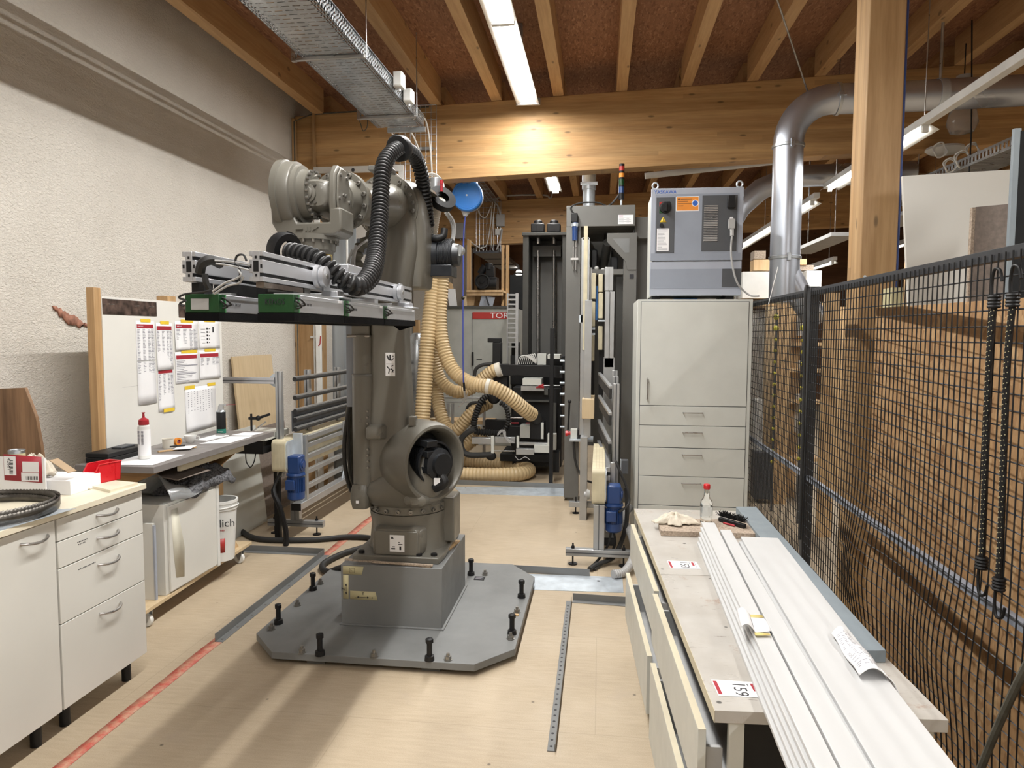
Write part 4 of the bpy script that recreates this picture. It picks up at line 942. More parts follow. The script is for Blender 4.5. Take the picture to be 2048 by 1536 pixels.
angle_iron((-.145, 4.19, 0), (.24, 4.17, 0), -1, label='short dark steel angle joining the perforated one to the workbench', notch=False)
angle_iron((-.95, 4.66, 0), (-.05, 4.63, 0), 1, label='long grey steel channel across the floor behind the robot plate', h=.05, notch=False)
angle_iron((-1.56, 7.34, 0), (-.36, 7.30, 0), 1, label='grey steel channel across the floor at the back, carrying the black post', h=.05, notch=False)
def sheet(pts, label, z=.003):
    m = MB(); P = [ZP(a, b, 0) for a, b in pts]; n = len(P); m.add([p+V((0, 0, z)) for p in P]+[p for p in P], [tuple(range(n)), tuple(range(n, 2*n))[::-1]]+[(i, n+i, n+(i+1) % n, (i+1) % n) for i in range(n)])
    t = thing('zinc_sheet', label, 'sheet metal'); link('sheet_body', m, M['zinc'], t)
    return t, P
t, P = sheet([(1017, 1147), (1245, 1155), (1247, 1186), (1064, 1180), (1062, 1168)], 'shiny zinc sheet on the floor at the back right corner of the robot plate')
for a, b in ((1060, 1155), (1197, 1162)): p = ZP(a, b, .003); link('sheet_hole', MB().cyl(p, p+V((0, 0, .001)), .01, n=12), M['black'], t)
t, P = sheet([(908, 974), (1128, 976), (1128, 993), (922, 988)], 'zinc sheet lying before the back steel channel')
for a, b in ((931, 976), (1072, 980)): p = ZP(a, b, .003); link('sheet_hole', MB().cyl(p, p+V((0, 0, .001)), .008, n=12), M['black'], t)
solo('black_floor_post', MB().box(-.515, -.475, 7.31, 7.35, .0, 1.66), M['black'], 'slim black square post standing on the back steel channel', 'post', bev=.003)

def handle_bow(a, b, out, r=.0055, sag=.0):
    a, b = V(a), V(b); o = V(out); m = MB(); n = 14; pts = []
    for i in range(n+1):
        s = i/n; pts.append(a+(b-a)*s+o*math.sin(PI*s)**.6+V((0, 0, -sag*math.sin(PI*s))))
    return m.tube(pts, [r]*(n+1), 8)
# ---- left drawer cabinet and door cabinet with a shared cream worktop
XF = -2.09
solo('worktop', MB().box(-2.70, -2.072, 1.82, 3.005, .88, .905), M['creamtop'], 'cream worktop over the white cabinets at the left edge', 'worktop', bev=.002)
t = thing('drawer_cabinet', 'white drawer cabinet with four bowed steel handles, under the right end of the cream worktop', 'cabinet')
link('cabinet_body', MB().box(-2.69, XF-.019, 2.475, 3.0, .10, .879), M['white'], t)
for i, (za, zc) in enumerate(((.784, .872), (.676, .780), (.453, .672), (.105, .449))):
    d = link('drawer', MB().box(XF-.018, XF, 2.479, 2.997, za, zc), M['white'], t, bev=.0015)
    zh = [.832, .736, .622, .41][i]
    link('drawer_handle', handle_bow((XF, 2.695, zh), (XF, 2.825, zh), (.028, 0, 0), sag=.008), M['steel'], d)
    if i in (1, 2):
        m = MB(); z = [0, .748, .636][i]
        for j in range(7 if i == 1 else 12): m.box(XF, XF+.0006, 2.583+j*.0085, 2.588+j*.0085, z, z+.004)
        if i == 1:
            for j in range(5): m.box(XF, XF+.0006, 2.588+j*.0085, 2.592+j*.0085, z-.010, z-.006)
        link('pen_marks', m, M['ink'], d)
link('foot', MB().cyl((-2.15, 2.93, 0), (-2.15, 2.93, .10), .02), M['black'], t); link('foot', MB().cyl((-2.15, 2.55, 0), (-2.15, 2.55, .10), .02), M['black'], t)
t = thing('door_cabinet', 'white cabinet with one door and a bowed handle, cut by the left frame edge', 'cabinet')
link('cabinet_body', MB().box(-2.69, XF-.019, 1.86, 2.471, .10, .879), M['white'], t)
d = link('door', MB().box(XF-.018, XF, 1.864, 2.468, .105, .872), M['white'], t, bev=.0015)
link('door_handle', handle_bow((XF, 2.30, .826), (XF, 2.43, .826), (.028, 0, 0), sag=.008), M['steel'], d)
link('foot', MB().cyl((-2.15, 1.95, 0), (-2.15, 1.95, .10), .02), M['black'], t); link('foot', MB().cyl((-2.15, 2.4, 0), (-2.15, 2.4, .10), .02), M['black'], t)
ZC = .905
# things on the worktop
m = MB().prism([(-2.27, 2.885), (-2.10, 2.80), (-2.085, 2.965), (-2.24, 3.0)], (0, 0, ZC), (1, 0, 0), (0, 1, 0), (0, 0, .012))
solo('chipboard_offcut', m, M['creamtop'], 'flat cream-faced board offcut under the red bin on the worktop', 'offcut')
t = thing('parts_bin', 'open red plastic parts bin on the cream worktop', 'bin')
ax_ = V((.26, .97, 0)).normalized(); sx_ = V((ax_.y, -ax_.x, 0)); O = V((-2.29, 2.87, ZC+.0125))
def binp(u, v, w): return O+ax_*u+sx_*v+V((0, 0, w))
m = MB(); wd = .075
outer = [(-.005, 0), (.165, 0), (.172, .085), (.06, .085), (.035, .045), (-.02, .038)]
for s in (-1, 1): m.prism(outer, binp(0, s*wd/2-(.0025 if s > 0 else 0), 0), ax_, (0, 0, 1), sx_*.0025)
m.prism([(0, 0), (.165, 0), (.165, .003), (0, .003)], binp(0, -wd/2, 0), ax_, (0, 0, 1), sx_*wd)
m.prism([(.162, 0), (.165, 0), (.172, .085), (.169, .085)], binp(0, -wd/2, 0), ax_, (0, 0, 1), sx_*wd)
m.prism([(-.005, 0), (-.002, 0), (-.017, .038), (-.02, .038)], binp(0, -wd/2, 0), ax_, (0, 0, 1), sx_*wd)
link('bin_body', m, M['redbin'], t)
m = MB()
for s in (-1, 1):
    m.tube([binp(-.02, s*wd/2, .038), binp(.035, s*wd/2, .045), binp(.06, s*wd/2, .085), binp(.172, s*wd/2, .085)], .0035, 6)
m.tube([binp(.172, -wd/2, .085), binp(.172, wd/2, .085)], .0035, 6).tube([binp(-.02, -wd/2, .038), binp(-.02, wd/2, .038)], .0035, 6)
for u in (.055, .14): m.bar(binp(u, wd/2+.001, .0), binp(u, wd/2+.001, .08), .003, .004)
link('bin_rim', m, M['redbin'], t)
def rag(name, label, c, rx, ry, h, seed, mat='cloth', nm='rag', lobes=5, grp=None):
    rnd = random.Random(seed); ph = [rnd.uniform(0, 6.28) for _ in range(8)]; c = V(c)
    def fn(u, v):
        a = 2*PI*v; r = u
        k = 1+.25*math.sin(lobes*a+ph[0])+.12*math.sin((lobes*2+1)*a+ph[1])
        z = h*(1-r**1.6)*(.75+.25*math.sin(3*a+ph[2])*math.sin(6*r+ph[3]))+h*.28*abs(math.sin(lobes*a*1.5+ph[4]+5*r))*(r*(1.25-r))*2
        return c+V((rx*r*k*math.cos(a), ry*r*k*math.sin(a), max(0.002, z)))
    return solo(name, MB().grid(fn, 14, 48), M[mat], label, nm, grp, sharp=180, solid=.003)
rag('rag', 'small crumpled cream rag lying in front of the red bin', (-2.30, 2.84, ZC), .055, .04, .035, 4)
# carton with red print
t = thing('carton', 'white carton with a raised flap printed dark red, standing on the worktop', 'box')
lo = MB().box(-2.66, -2.235, 2.735, 2.92, ZC, ZC+.062)
link('carton_body', lo, M['paper'], t, bev=.002)
O1, O2 = YP(-60, 900, 2.72), YP(93, 918, 2.72)
zl_, zh_ = ZC, O2.z+.004
link('carton_flap', MB().box(-2.72, YP(92, 950, 2.72).x, 2.715, 2.722, ZC+.004, zh_), M['paper'], t)
x_a, x_b = YP(8, 940, 2.714).x, YP(84, 940, 2.714).x
fl_ = MB().add([(x_a, 2.7142, YP(8, 960, 2.714).z), (x_b, 2.7142, YP(84, 966, 2.714).z), (x_b, 2.7142, YP(84, 914, 2.714).z), (x_a, 2.7142, YP(8, 908, 2.714).z)], [(0, 1, 2, 3)])
rp = link('red_print', fl_, M['inkred'], t, solid=.0006)
def lab(px0, px1, py0, py1, nm, mat, y=2.7136): 
    a, b = YP(px0, py1, y), YP(px1, py0, y); return link(nm, MB().box(a.x, b.x, y-.0002, y+.0002, a.z, b.z), M[mat], rp)
lab(9, 31, 913, 950, 'barcode_label', 'paper'); lab(45, 77, 924, 944, 'blank_label', 'paper'); lab(43, 77, 946, 962, 'barcode_label', 'paper')
m = MB()
for i in range(11): a, b = YP(19+0*i, 948-i*2.6, 2.7132), YP(26, 947-i*2.6, 2.7132); m.box(a.x, b.x, 2.7131, 2.7133, a.z, a.z+.0015+.001*(i % 3))
for i in range(12): a = YP(52+i*2, 960, 2.7132); m.box(a.x, a.x+.0015+.001*(i % 3), 2.7131, 2.7133, a.z, a.z+.016)
link('barcode', m, M['ink'], rp)
a = YP(17, 916, 2.7132); text('box_number', '42661', .022, (a.x-.006, 2.7131, a.z), (0, 0, -1), (1, 0, 0), M['ink'], rp, .0001)
link('side_flap', MB().prism([(0, -.012), (.085, -.062), (.085, -.065), (0, -.015)], (YP(93, 920, 2.72).x, 2.735, zh_), (1, 0, 0), (0, 0, 1), (0, .05, 0)), M['cardboard'], t)
t = thing('tin_can', 'old open tin can behind the carton', 'can'); c = V((YP(33, 900, 2.95).x, 2.95, ZC))
link('can_body', MB().lathe(c, (0, 0, 1), [(0, .034), (.145, .034), (.148, .036), (.15, .034), (.145, .031), (.02, .031)], 24, cap=False), M['galv'], t)
link('can_label', MB().lathe(c, (0, 0, 1), [(.02, .0345), (.135, .0345)], 24, cap=False), M['ytape'], t)
rag('rag', 'bunched white cotton rag lying on top of the carton', (-2.455, 2.80, ZC+.064), .085, .05, .105, 9)
sc_ = [(-.40, 0), (.085, 0), (.070, .16), (.050, .29), (.030, .345), (-.002, .43), (-.40, .41)]
Q = YP(46, 850, 3.03)
solo('walnut_offcut', MB().prism([(Q.x+a, ZC+b) for a, b in sc_], (0, 3.05, 0), (1, 0, 0), (0, 0, 1), (0, .018, 0)), M['walnut'], 'brown wood-grain board offcut with angled corner standing at the wall end of the worktop', 'offcut', sharp=8)
# band saw blade coil
t = thing('saw_blade_coil', 'coiled band saw blade with fine teeth lying on the cream worktop', 'saw blade')
cc = V((-2.30, 2.38, ZC+.001)); 
for k_, (rr, z0, z1, dx) in enumerate(((.235, .012, .045, 0), (.228, .004, .034, .006), (.222, .018, .050, -.004), (.215, .0, .028, .004))):
    m = MB(); n = 220; vs = []
    for i in range(n):
        a = 2*PI*i/n; th = .003 if i % 2 else 0
        p = cc+V((dx+rr*math.cos(a), rr*1.05*math.sin(a), 0)); vs += [p+V((0, 0, z0+.004*math.sin(a*2+k_))), p+V((0, 0, z1+th+.004*math.sin(a*2+k_)))]
    m.add(vs, [(2*i, 2*((i+1) % n), 2*((i+1) % n)+1, 2*i+1) for i in range(n)])
    link('blade_turn', m, M['blade'], t, solid=.001)
solo('blue_sheet', MB().prism([(-2.075, 2.20), (-2.045, 2.53), (-2.12, 2.50), (-2.2, 2.2)], (0, 0, ZC), (1, 0, 0), (0, 1, 0), (0, 0, .001)), M['zinc'], 'thin bluish metal strip sticking out from under the saw blade coil', 'strip')
solo('paper_slip', MB().prism([(-2.30, 2.33), (-2.17, 2.36), (-2.19, 2.46), (-2.30, 2.43)], (0, 0, ZC+.0015), (1, 0, 0), (0, 1, 0), (0, 0, .001)), M['paper'], 'white paper slip inside the saw blade coil', 'paper')
solo('yellow_pad', MB().box(-2.22, -2.17, 2.34, 2.42, ZC+.004, ZC+.009), M['yellow'], 'yellow-edged paper pad lying inside the saw blade coil', 'pad')

# ---- rolling workstation: deck on castors, upright notice board, grey shelf
t = thing('rolling_workstation', 'home-made rolling stand with white notice board, grey shelf and wooden deck on castors', 'trolley')
WS = t
link('deck', MB().prism([(-2.385, 3.42), (-2.44, 4.69), (-3.0, 4.69), (-3.0, 3.42)], (0, 0, .10), (1, 0, 0), (0, 1, 0), (0, 0, .022)), M['ply'], t, bev=.002)
def castor(x, y, white=True):
    m = MB().box(x-.02, x+.02, y-.03, y+.03, .088, .099); c_ = link('castor', MB().prism([(0, .09), (.05, .09), (.035, .025), (.02, .025)], (x-.02, y-.018, 0), (1, 0, 0), (0, 0, 1), (0, .003, 0)).prism([(0, .09), (.05, .09), (.035, .025), (.02, .025)], (x-.02, y+.018, 0), (1, 0, 0), (0, 0, 1), (0, .003, 0)).box(x-.03, x+.03, y-.03, y+.03, .09, .0995), M['galv'], t)
    link('wheel', MB().lathe((x+.005, y-.014, .034), (0, 1, 0), [(0, .02), (.001, .032), (.006, .034), (.022, .034), (.027, .032), (.028, .02)], 20), M['plasticw'], c_)
castor(-2.44, 3.50); castor(-2.48, 4.58); castor(-2.93, 3.5); castor(-2.93, 4.6)
link('corner_brace', MB().prism([(0, .122), (.0, .29), (.12, .122)], (-2.47, 4.44, 0), (0, 1, 0), (0, 0, 1), (-.02, 0, 0)), M['pine'], t)
XB = -2.75
link('post', MB().box(-2.80, XB-.002, 3.595, 3.65, .122, 1.845), M['timber_post'], t, bev=.003)
link('post', MB().box(-2.84, XB-.012, 4.28, 4.37, .122, 1.835), M['timber_post'], t, bev=.003)
link('post', MB().box(-2.84, XB-.012, 4.83, 4.90, .122, 1.70), M['timber_post'], t, bev=.003)
link('board_panel', MB().box(XB-.011, XB, 3.652, 4.905, .80, 1.80), M['whiteboard'], t, bev=.001)
link('board_seam', MB().box(XB, XB+.0005, 3.80, 4.10, 1.28, 1.2815), M['plasticg'], t)
for (ya, yb) in ((3.655, 4.14), (4.375, 4.90)):
    s_ = link('steel_strip', MB().box(XB, XB+.003, ya, yb, 1.70, 1.787), M['rust'], t)
    for y in ((3.67, 3.71, 3.93, 4.07) if ya < 4 else (4.43, 4.6)): link('hook_pin', MB().cyl((XB+.003, y, 1.755), (XB+.03, y+.003, 1.757), .003, n=6), M['steel'], s_)
link('shelf', MB().box(-2.748, -2.30, 3.40, 4.78, .865, .899), M['concrete_grey'], t, bev=.001)
link('shelf_bracket', MB().prism([(-2.74, .864), (-2.33, .864), (-2.62, .74), (-2.74, .74)], (0, 3.62, 0), (1, 0, 0), (0, 0, 1), (0, .02, 0)), M['timber'], t)
link('shelf_bracket', MB().prism([(-2.74, .864), (-2.33, .864), (-2.60, .64), (-2.74, .64)], (0, 4.42, 0), (1, 0, 0), (0, 0, 1), (0, .02, 0)), M['timber'], t)
link('shelf_rail', MB().box(-2.36, -2.34, 3.70, 4.42, .82, .864), M['cream'], t)
link('rear_panel', MB().box(-2.76, -2.742, 3.60, 4.85, .66, .86), M['pine'], t)
# paper sheets on the board
PAPERS = [('tall printed list with red header and yellow tape, leftmost on the board', 274, 311, 642, 808, 'red', 'tall'),
 ('narrow list with red header, second from left in the top row of the board', 313, 346, 646, 740, 'red', 'list'),
 ('list sheet with dark red header, third from left in the top row', 350, 396, 643, 700, 'red', 'list'),
 ('sheet with small black tool drawings, rightmost in the top row', 398, 439, 642, 697, None, 'tools'),
 ('table with grey bars under a wide yellow tape, in the middle of the board', 351, 397, 704, 766, 'red', 'bars'),
 ('mostly blank sheet with short red header, rightmost in the middle row', 399, 440, 701, 757, 'red', 'short'),
 ('long narrow list hanging lowest of the second column, yellow tape at its foot', 316, 348, 732, 822, 'red', 'list'),
 ('pencilled table sheet taped at both corners, bottom right of the board', 371, 432, 772, 858, None, 'pencil')]
for i, (labl, a, b, c, d, hd, kind) in enumerate(PAPERS):
    x = XB+.0015+.0012*(i % 3)
    y0 = XP(a, (c+d)/2, x).y; y1 = XP(b, (c+d)/2, x).y; ym = (y0+y1)/2
    z1 = XP((a+b)/2, c, x).z; z0 = XP((a+b)/2, d, x).z
    t = thing('notice_sheet', labl, 'paper')
    def fn(u, v, x=x, y0=y0, y1=y1, z0=z0, z1=z1): return (x+.006*(1-v)**3*(.5+.5*math.sin(3*u+i)), y0+(y1-y0)*u, z0+(z1-z0)*v)
    link('sheet', MB().grid(fn, 4, 8), M['paper'], t, solid=.0006)
    xo = x+.0012; h = z1-z0; w_ = y1-y0
    yt = y0+w_*.25
    m = MB()
    if kind == 'pencil': m.box(xo, xo+.0006, y0-.004, y0+w_*.30, z1-.012, z1+.012); m.box(xo, xo+.0006, y0+w_*.72, y1-.004, z1-.008, z1+.014)
    else: m.box(xo, xo+.0006, yt, y0+w_*(.95 if kind == 'bars' else .78), z1-.008, z1+.012)
    if i == 6: m.box(xo+.006, xo+.0065, y0+w_*.25, y1-.01, z0-.006, z0+.016)
    link('tape', m, M['yellow'], t)
    if hd:
        link('header_print', MB().box(xo, xo+.0005, y0+w_*.04, y0+w_*(.72 if kind in ('list',) and i == 2 else .92), z1-.045, z1-.02), M['inkred'], t)
        text('header_text', 'WERKZEUGE', .009, (xo+.0006, y0+w_*.08, z1-.036), (0, 1, 0), (0, 0, 1), M['paper'], t, .0001) if i in (0, 2) else None
    m = MB(); rnd = random.Random(i)
    if kind in ('tall', 'list', 'short'):
        rows = int(h*(.8 if kind == 'list' else .55 if kind == 'tall' else .3)/.009)
        for r in range(rows):
            z = z1-.055-r*.009
            for cxx in (.06, .34, .62, .8):
                L = rnd.uniform(.06, .16)*w_; m.box(xo, xo+.0004, y0+w_*cxx, y0+w_*cxx+L, z, z+.0035)
    elif kind == 'tools':
        for r in range(5): z = z1-.06-r*.024; m.box(xo, xo+.0004, y0+w_*.35, y0+w_*.42, z, z+.012); m.box(xo, xo+.0004, y0+w_*.08, y0+w_*.28, z, z+.002); m.box(xo, xo+.0004, y0+w_*.46, y0+w_*.50, z+.002, z+.008)
        m.box(xo, xo+.0004, y0+w_*.64, y0+w_*.70, z1-.08, z1-.04)
    elif kind == 'bars':
        for r in range(int(h*.75/.011)):
            z = z1-.06-r*.011; big = r in (3, 8)
            m.box(xo, xo+.0004, y0+w_*.05, y0+w_*(.95 if big else rnd.uniform(.3, .8)), z, z+(.007 if big else .003))
    else:
        for r in range(11):
            for q_ in range(9):
                if rnd.random() < .8: m.box(xo, xo+.0004, y0+w_*(.08+.095*q_), y0+w_*(.08+.095*q_)+.010, z1-.035-r*.014, z1-.030-r*.014)
    link('printed_rows', m, M['inkgrey'] if kind != 'tools' else M['ink'], t)
    if kind == 'tall':
        link('lower_sheet_edge', MB().box(xo+.001, xo+.0016, y0, y1, z0+h*.52, z0+h*.53), M['plasticg'], t)
ZS = .9
t = thing('black_case', 'low black hard case at the left end of the grey shelf', 'case')
m = MB().prism([(-2.735, 3.50), (-2.60, 3.50), (-2.60, 3.80), (-2.735, 3.80)], (0, 0, ZS), (1, 0, 0), (0, 1, 0), (0, 0, .05))
link('case_base', MB().box(-2.735, -2.60, 3.46, 3.80, ZS, ZS+.026), M['black'], t, bev=.004); link('case_lid', MB().box(-2.735, -2.60, 3.46, 3.80, ZS+.028, ZS+.052), M['black'], t, bev=.004)
solo('black_gadget', MB().box(-2.70, -2.64, 3.62, 3.74, ZS+.0525, ZS+.062), M['char'], 'small dark gadget lying on top of the black case', 'gadget', bev=.002)
solo('loose_sheet', MB().prism([(-2.62, 3.42), (-2.34, 3.45), (-2.36, 3.78), (-2.60, 3.74)], (0, 0, ZS), (1, 0, 0), (0, 1, 0), (0, 0, .001)), M['paper'], 'white sheet under the glue bottle on the grey shelf', 'paper')
t = thing('glue_bottle', 'tall white glue bottle with dark red nozzle cap on the grey shelf', 'bottle'); c = V((-2.50, 3.62, ZS+.0012))
link('bottle_body', MB().lathe(c, (0, 0, 1), [(0, .028), (.004, .032), (.17, .032), (.182, .030), (.190, .022)], 28), M['plasticw'], t)
link('bottle_label', MB().lathe(c, (0, 0, 1), [(.02, .0323), (.165, .0323)], 28, cap=False), M['paper'], t)
m = MB()
for r in range(12):
    for s in (-1, 1): m.lathe(c, (0, 0, 1), [(.08+r*.006, .0325), (.0825+r*.006, .0325)], 28, cap=False)
m2 = MB()
for r in range(11):
    for s in (-.016, .005): m2.box(c.x+s, c.x+s+.012, c.y-.0335, c.y-.029, c.z+.085+r*.007, c.z+.088+r*.007)
link('label_print', m2, M['inkgrey'], t)
cp = link('bottle_cap', MB().lathe(c+V((0, 0, .19)), (0, 0, 1), [(0, .026), (.002, .027), (.026, .026), (.036, .014), (.040, .007), (.062, .005), (.064, .009), (.068, .009)], 24), M['redcap'], t)
t = thing('plastic_cup', 'translucent white plastic pot on the shelf beside the glue bottle', 'pot'); c = V((-2.60, 3.99, ZS)); link('pot_body', MB().lathe(c, (0, 0, 1), [(0, .03), (.055, .033), (.057, .035), (.055, .031), (.004, .028)], 24), M['hose2'], t)
t = thing('tape_roll', 'orange and red tape roll standing beside the cup on the shelf', 'tape roll'); c = V((-2.60, 4.09, ZS+.024))
link('roll', MB().lathe(c, (.9, -.3, 0), [(-.01, .013), (-.01, .024), (.01, .024), (.01, .013)], 20, cap=False), M['orange'], t); link('core', MB().lathe(c, (.9, -.3, 0), [(-.01, .012), (.01, .012)], 20, cap=False), M['redcap'], t)
t = thing('coffee_cup', 'white coffee cup in the middle of the grey shelf', 'cup'); c = V((-2.585, 4.20, ZS))
link('cup_body', MB().lathe(c, (0, 0, 1), [(0, .018), (.004, .020), (.02, .032), (.045, .037), (.047, .037), (.044, .034), (.02, .028), (.006, .015)], 28), M['plasticw'], t)
link('cup_handle', MB().tube([c+V((.034, .01, .04)), c+V((.05, .014, .04)), c+V((.054, .015, .028)), c+V((.045, .012, .018)), c+V((.03, .008, .018))], .004, 8), M['plasticw'], t)
solo('wood_ruler', MB().bar((-2.56, 3.83, ZS+.004), (-2.44, 4.02, ZS+.004), .02, .007), M['pine'], 'short wooden slat lying beside the glue bottle', 'slat')
solo('note_card', MB().prism([(-2.50, 3.88), (-2.42, 3.93), (-2.45, 4.05), (-2.54, 4.0)], (0, 0, ZS+.008), (1, 0, 0), (0, 1, 0), (0, 0, .002)), M['paper'], 'small white card lying on the wooden slat', 'card')
solo('marker_pen', MB().cyl((-2.55, 3.93, ZS+.018), (-2.49, 3.99, ZS+.018), .005, n=8), M['black'], 'short black pen on the white card', 'pen')
t = thing('clipboard', 'clipboard with clip lying right of the coffee cup', 'clipboard'); link('clip_board', MB().prism([(-2.60, 4.28), (-2.52, 4.27), (-2.50, 4.52), (-2.60, 4.52)], (0, 0, ZS), (1, 0, 0), (0, 1, 0), (0, 0, .006)), M['paper'], t); link('metal_clip', MB().box(-2.58, -2.52, 4.49, 4.525, ZS+.007, ZS+.018), M['steel'], t)
solo('loose_sheet', MB().prism([(-2.50, 4.16), (-2.33, 4.22), (-2.33, 4.52), (-2.48, 4.50)], (0, 0, ZS), (1, 0, 0), (0, 1, 0), (0, 0, .0012)), M['paper'], 'white sheets lying right of the cup on the grey shelf', 'paper')
solo('loose_sheet', MB().prism([(-2.50, 4.55), (-2.36, 4.54), (-2.34, 4.70), (-2.48, 4.70)], (0, 0, ZS), (1, 0, 0), (0, 1, 0), (0, 0, .0012)), M['paper'], 'white sheet lying nearest the spray can', 'paper')
t = thing('spray_can', 'black spray can with grey angled nozzle and green foot band on the shelf', 'spray can'); c = V((-2.61, 4.62, ZS))
link('can_body', MB().lathe(c, (0, 0, 1), [(0, .029), (.004, .031), (.15, .031), (.152, .030)], 28), M['black'], t)
link('green_band', MB().lathe(c, (0, 0, 1), [(.004, .0314), (.034, .0314)], 28, cap=False), plain('teal_print', (.02, .20, .15), .4), t)
text('can_print', 'MOTOREX', .0095, (c.x-.006, c.y-.0325, c.z+.014), (1, 0, 0), (0, 0, 1), M['paper'], t, .0002, sx=.8)
link('can_shoulder', MB().lathe(c+V((0, 0, .152)), (0, 0, 1), [(0, .031), (.006, .029), (.016, .018)], 28), M['galv'], t)
nz = link('nozzle', MB().loft([(c+V((0, 0, .166)), X, Y_, .020, .018, 2.4), (c+V((0, 0, .19)), X, Y_, .018, .016, 2.4), (c+V((.006, 0, .205)), X, Y_, .016, .012, 3)], 16).bar(c+V((0, 0, .198)), c+V((.04, 0, .200)), .014, .010), M['plasticg'], t)
link('straw', MB().cyl(c+V((.04, 0, .200)), c+V((.10, .02, .203)), .0015, n=6), M['inkred'], nz)
solo('pine_peg', MB().box(-2.70, -2.66, 4.76, 4.778, ZS, ZS+.09), M['pine'], 'small wooden block standing behind the spray can', 'block')
# things on the deck
t = thing('white_cupboard', 'plain white cupboard box with a yellowish scuff standing on the wooden deck', 'cabinet')
link('carcass', MB().box(-2.735, -2.405, 3.63, 4.18, .123, .64), M['white'], t, bev=.002)
link('door_panel', MB().box(-2.404, -2.392, 3.66, 4.15, .135, .625), M['white'], t, bev=.001)
link('edge_strip', MB().box(-2.404, -2.388, 4.152, 4.18, .122, .64), M['plasticw'], t)
link('glue_scuff', MB().add([(-2.3915, 3.68, .60), (-2.3915, 3.74, .60), (-2.3915, 3.80, .35), (-2.3915, 3.79, .18), (-2.3915, 3.71, .20), (-2.3915, 3.69, .36)], [(0, 1, 2, 3, 4, 5)]), M['scuff'], t, solid=.0006)
solo('white_offcut', MB().box(-2.68, -2.43, 3.565, 3.585, .122, .55), M['white'], 'white board standing in front of the white cupboard', 'panel', bev=.001)
solo('blue_striped_strip', MB().box(-2.428, -2.419, 3.562, 3.578, .122, .54), M['lilac'], 'narrow strip with blue wrapping beside the small white board', 'strip')
m = MB().grid(lambda u, v: V((-2.62+.28*u, 3.60+.05*math.sin(3*u)+.30*v, .66+.20*(1-v)*u*(1-u)*3+.012*math.sin(14*u+5*v))), 14, 14)
solo('plastic_sheeting', m, M['clearplastic'], 'crumpled clear plastic sheeting hanging over the corner of the white cupboard', 'plastic sheet', sharp=180, solid=.002)
m = MB().grid(lambda u, v: V((-2.73+.36*u+.02*math.sin(9*v), 3.85+.52*v+.03*math.sin(11*u), .645+.13*math.sin(PI*u)**.5*math.sin(PI*v)**.4+.018*math.sin(23*u+4*v)*math.sin(19*v))), 30, 34)
solo('grey_fleece', m, M['fleece'], 'crumpled grey fleece jacket stuffed under the grey shelf', 'clothing', sharp=180, solid=.01)
m = MB().prism([(0, 0), (.26, -.035), (.27, -.03), (.01, .012)], (-2.62, 3.70, .80), (1, 0, 0), (0, 0, 1), (0.02, .30, 0)); solo('dark_folder', m, M['chipdark'], 'brown plastic folder lying on the fleece under the shelf', 'folder')
t = thing('paint_bucket', 'white plastic bucket with red square and black lettering on the deck', 'bucket'); c = V((-2.455, 4.30, .123))
link('bucket_body', MB().lathe(c, (0, 0, 1), [(0, .085), (.33, .105), (.335, .112), (.345, .112), (.35, .107), (.375, .109), (.378, .115), (.395, .115), (.395, .104), (.02, .082)], 36, cap=False), M['plasticw'], t)
link('handle_ring', MB().tube([c+V((.115*math.cos(a), .115*math.sin(a), .345+.012*math.cos(a))) for a in [i*2*PI/28 for i in range(28)]], .005, 6, closed=True), M['plasticw'], t)
def onb(nm, a0, a1, z0, z1, mat):
    vs = []; n = 10
    for z in (z0, z1):
        r = .0857+.06*z
        for i in range(n+1): a = a0+(a1-a0)*i/n; vs.append(c+V((r*math.cos(a), r*math.sin(a), z)))
    return link(nm, MB().add(vs, [(i, i+1, n+2+i, n+1+i) for i in range(n)]), M[mat], t, solid=.0005)
onb('red_square', -1.5, -.75, .06, .155, 'red')
aa = -1.08; tx = V((math.sin(-aa), math.cos(aa), 0)); text('bucket_lettering', 'tlich', .07, c+V((.1035*math.cos(-1.55), .1035*math.sin(-1.55), .235))+V((.026, -.004, 0)), (.86, .42, 0), (0, 0, 1), M['ink'], t, .0015)
text('bucket_lettering', 'eigenes', .02, c+V((.020, -.1005, .205)), (.86, .42, 0), (0, 0, 1), M['inkred'], t, .0015)
for dx in (.03, .05): pass
solo('thin_rod', MB().cyl((-2.52, 4.42, .122), (-2.60, 4.40, .85), .006, n=8), M['plasticw'], 'thin white rod standing between bucket and shelf bracket', 'rod')
# leaning boards by the wall
def leaning(nm, lab, x0, x1, y0, y1, h, mat, th=.018, lean=.10):
    m = MB().add([(x0, y0, 0), (x1, y1, 0), (x1-lean, y1, h), (x0-lean, y0, h), (x0-th, y0, 0), (x1-th, y1, 0), (x1-th-lean, y1, h), (x0-th-lean, y0, h)], [(0, 1, 2, 3), (7, 6, 5, 4), (0, 4, 5, 1), (3, 2, 6, 7), (0, 3, 7, 4), (1, 5, 6, 2)])
    return solo(nm, m, M[mat], lab, 'board')
leaning('plywood_board', 'tall plywood board leaning against the plaster wall left of the conveyor', -2.93, -2.93, 5.62, 6.33, 1.40, 'ply', lean=.13)
leaning('leaning_board', 'wide grey-white panel leaning low behind the trolley shelf', -2.80, -2.80, 5.00, 5.66, .82, 'cabgrey', lean=.09, th=.012)
leaning('leaning_board', 'brownish glossy panel leaning behind the wide grey-white panel', -2.86, -2.86, 5.2, 6.3, .78, 'chipdark', lean=.07, th=.012)
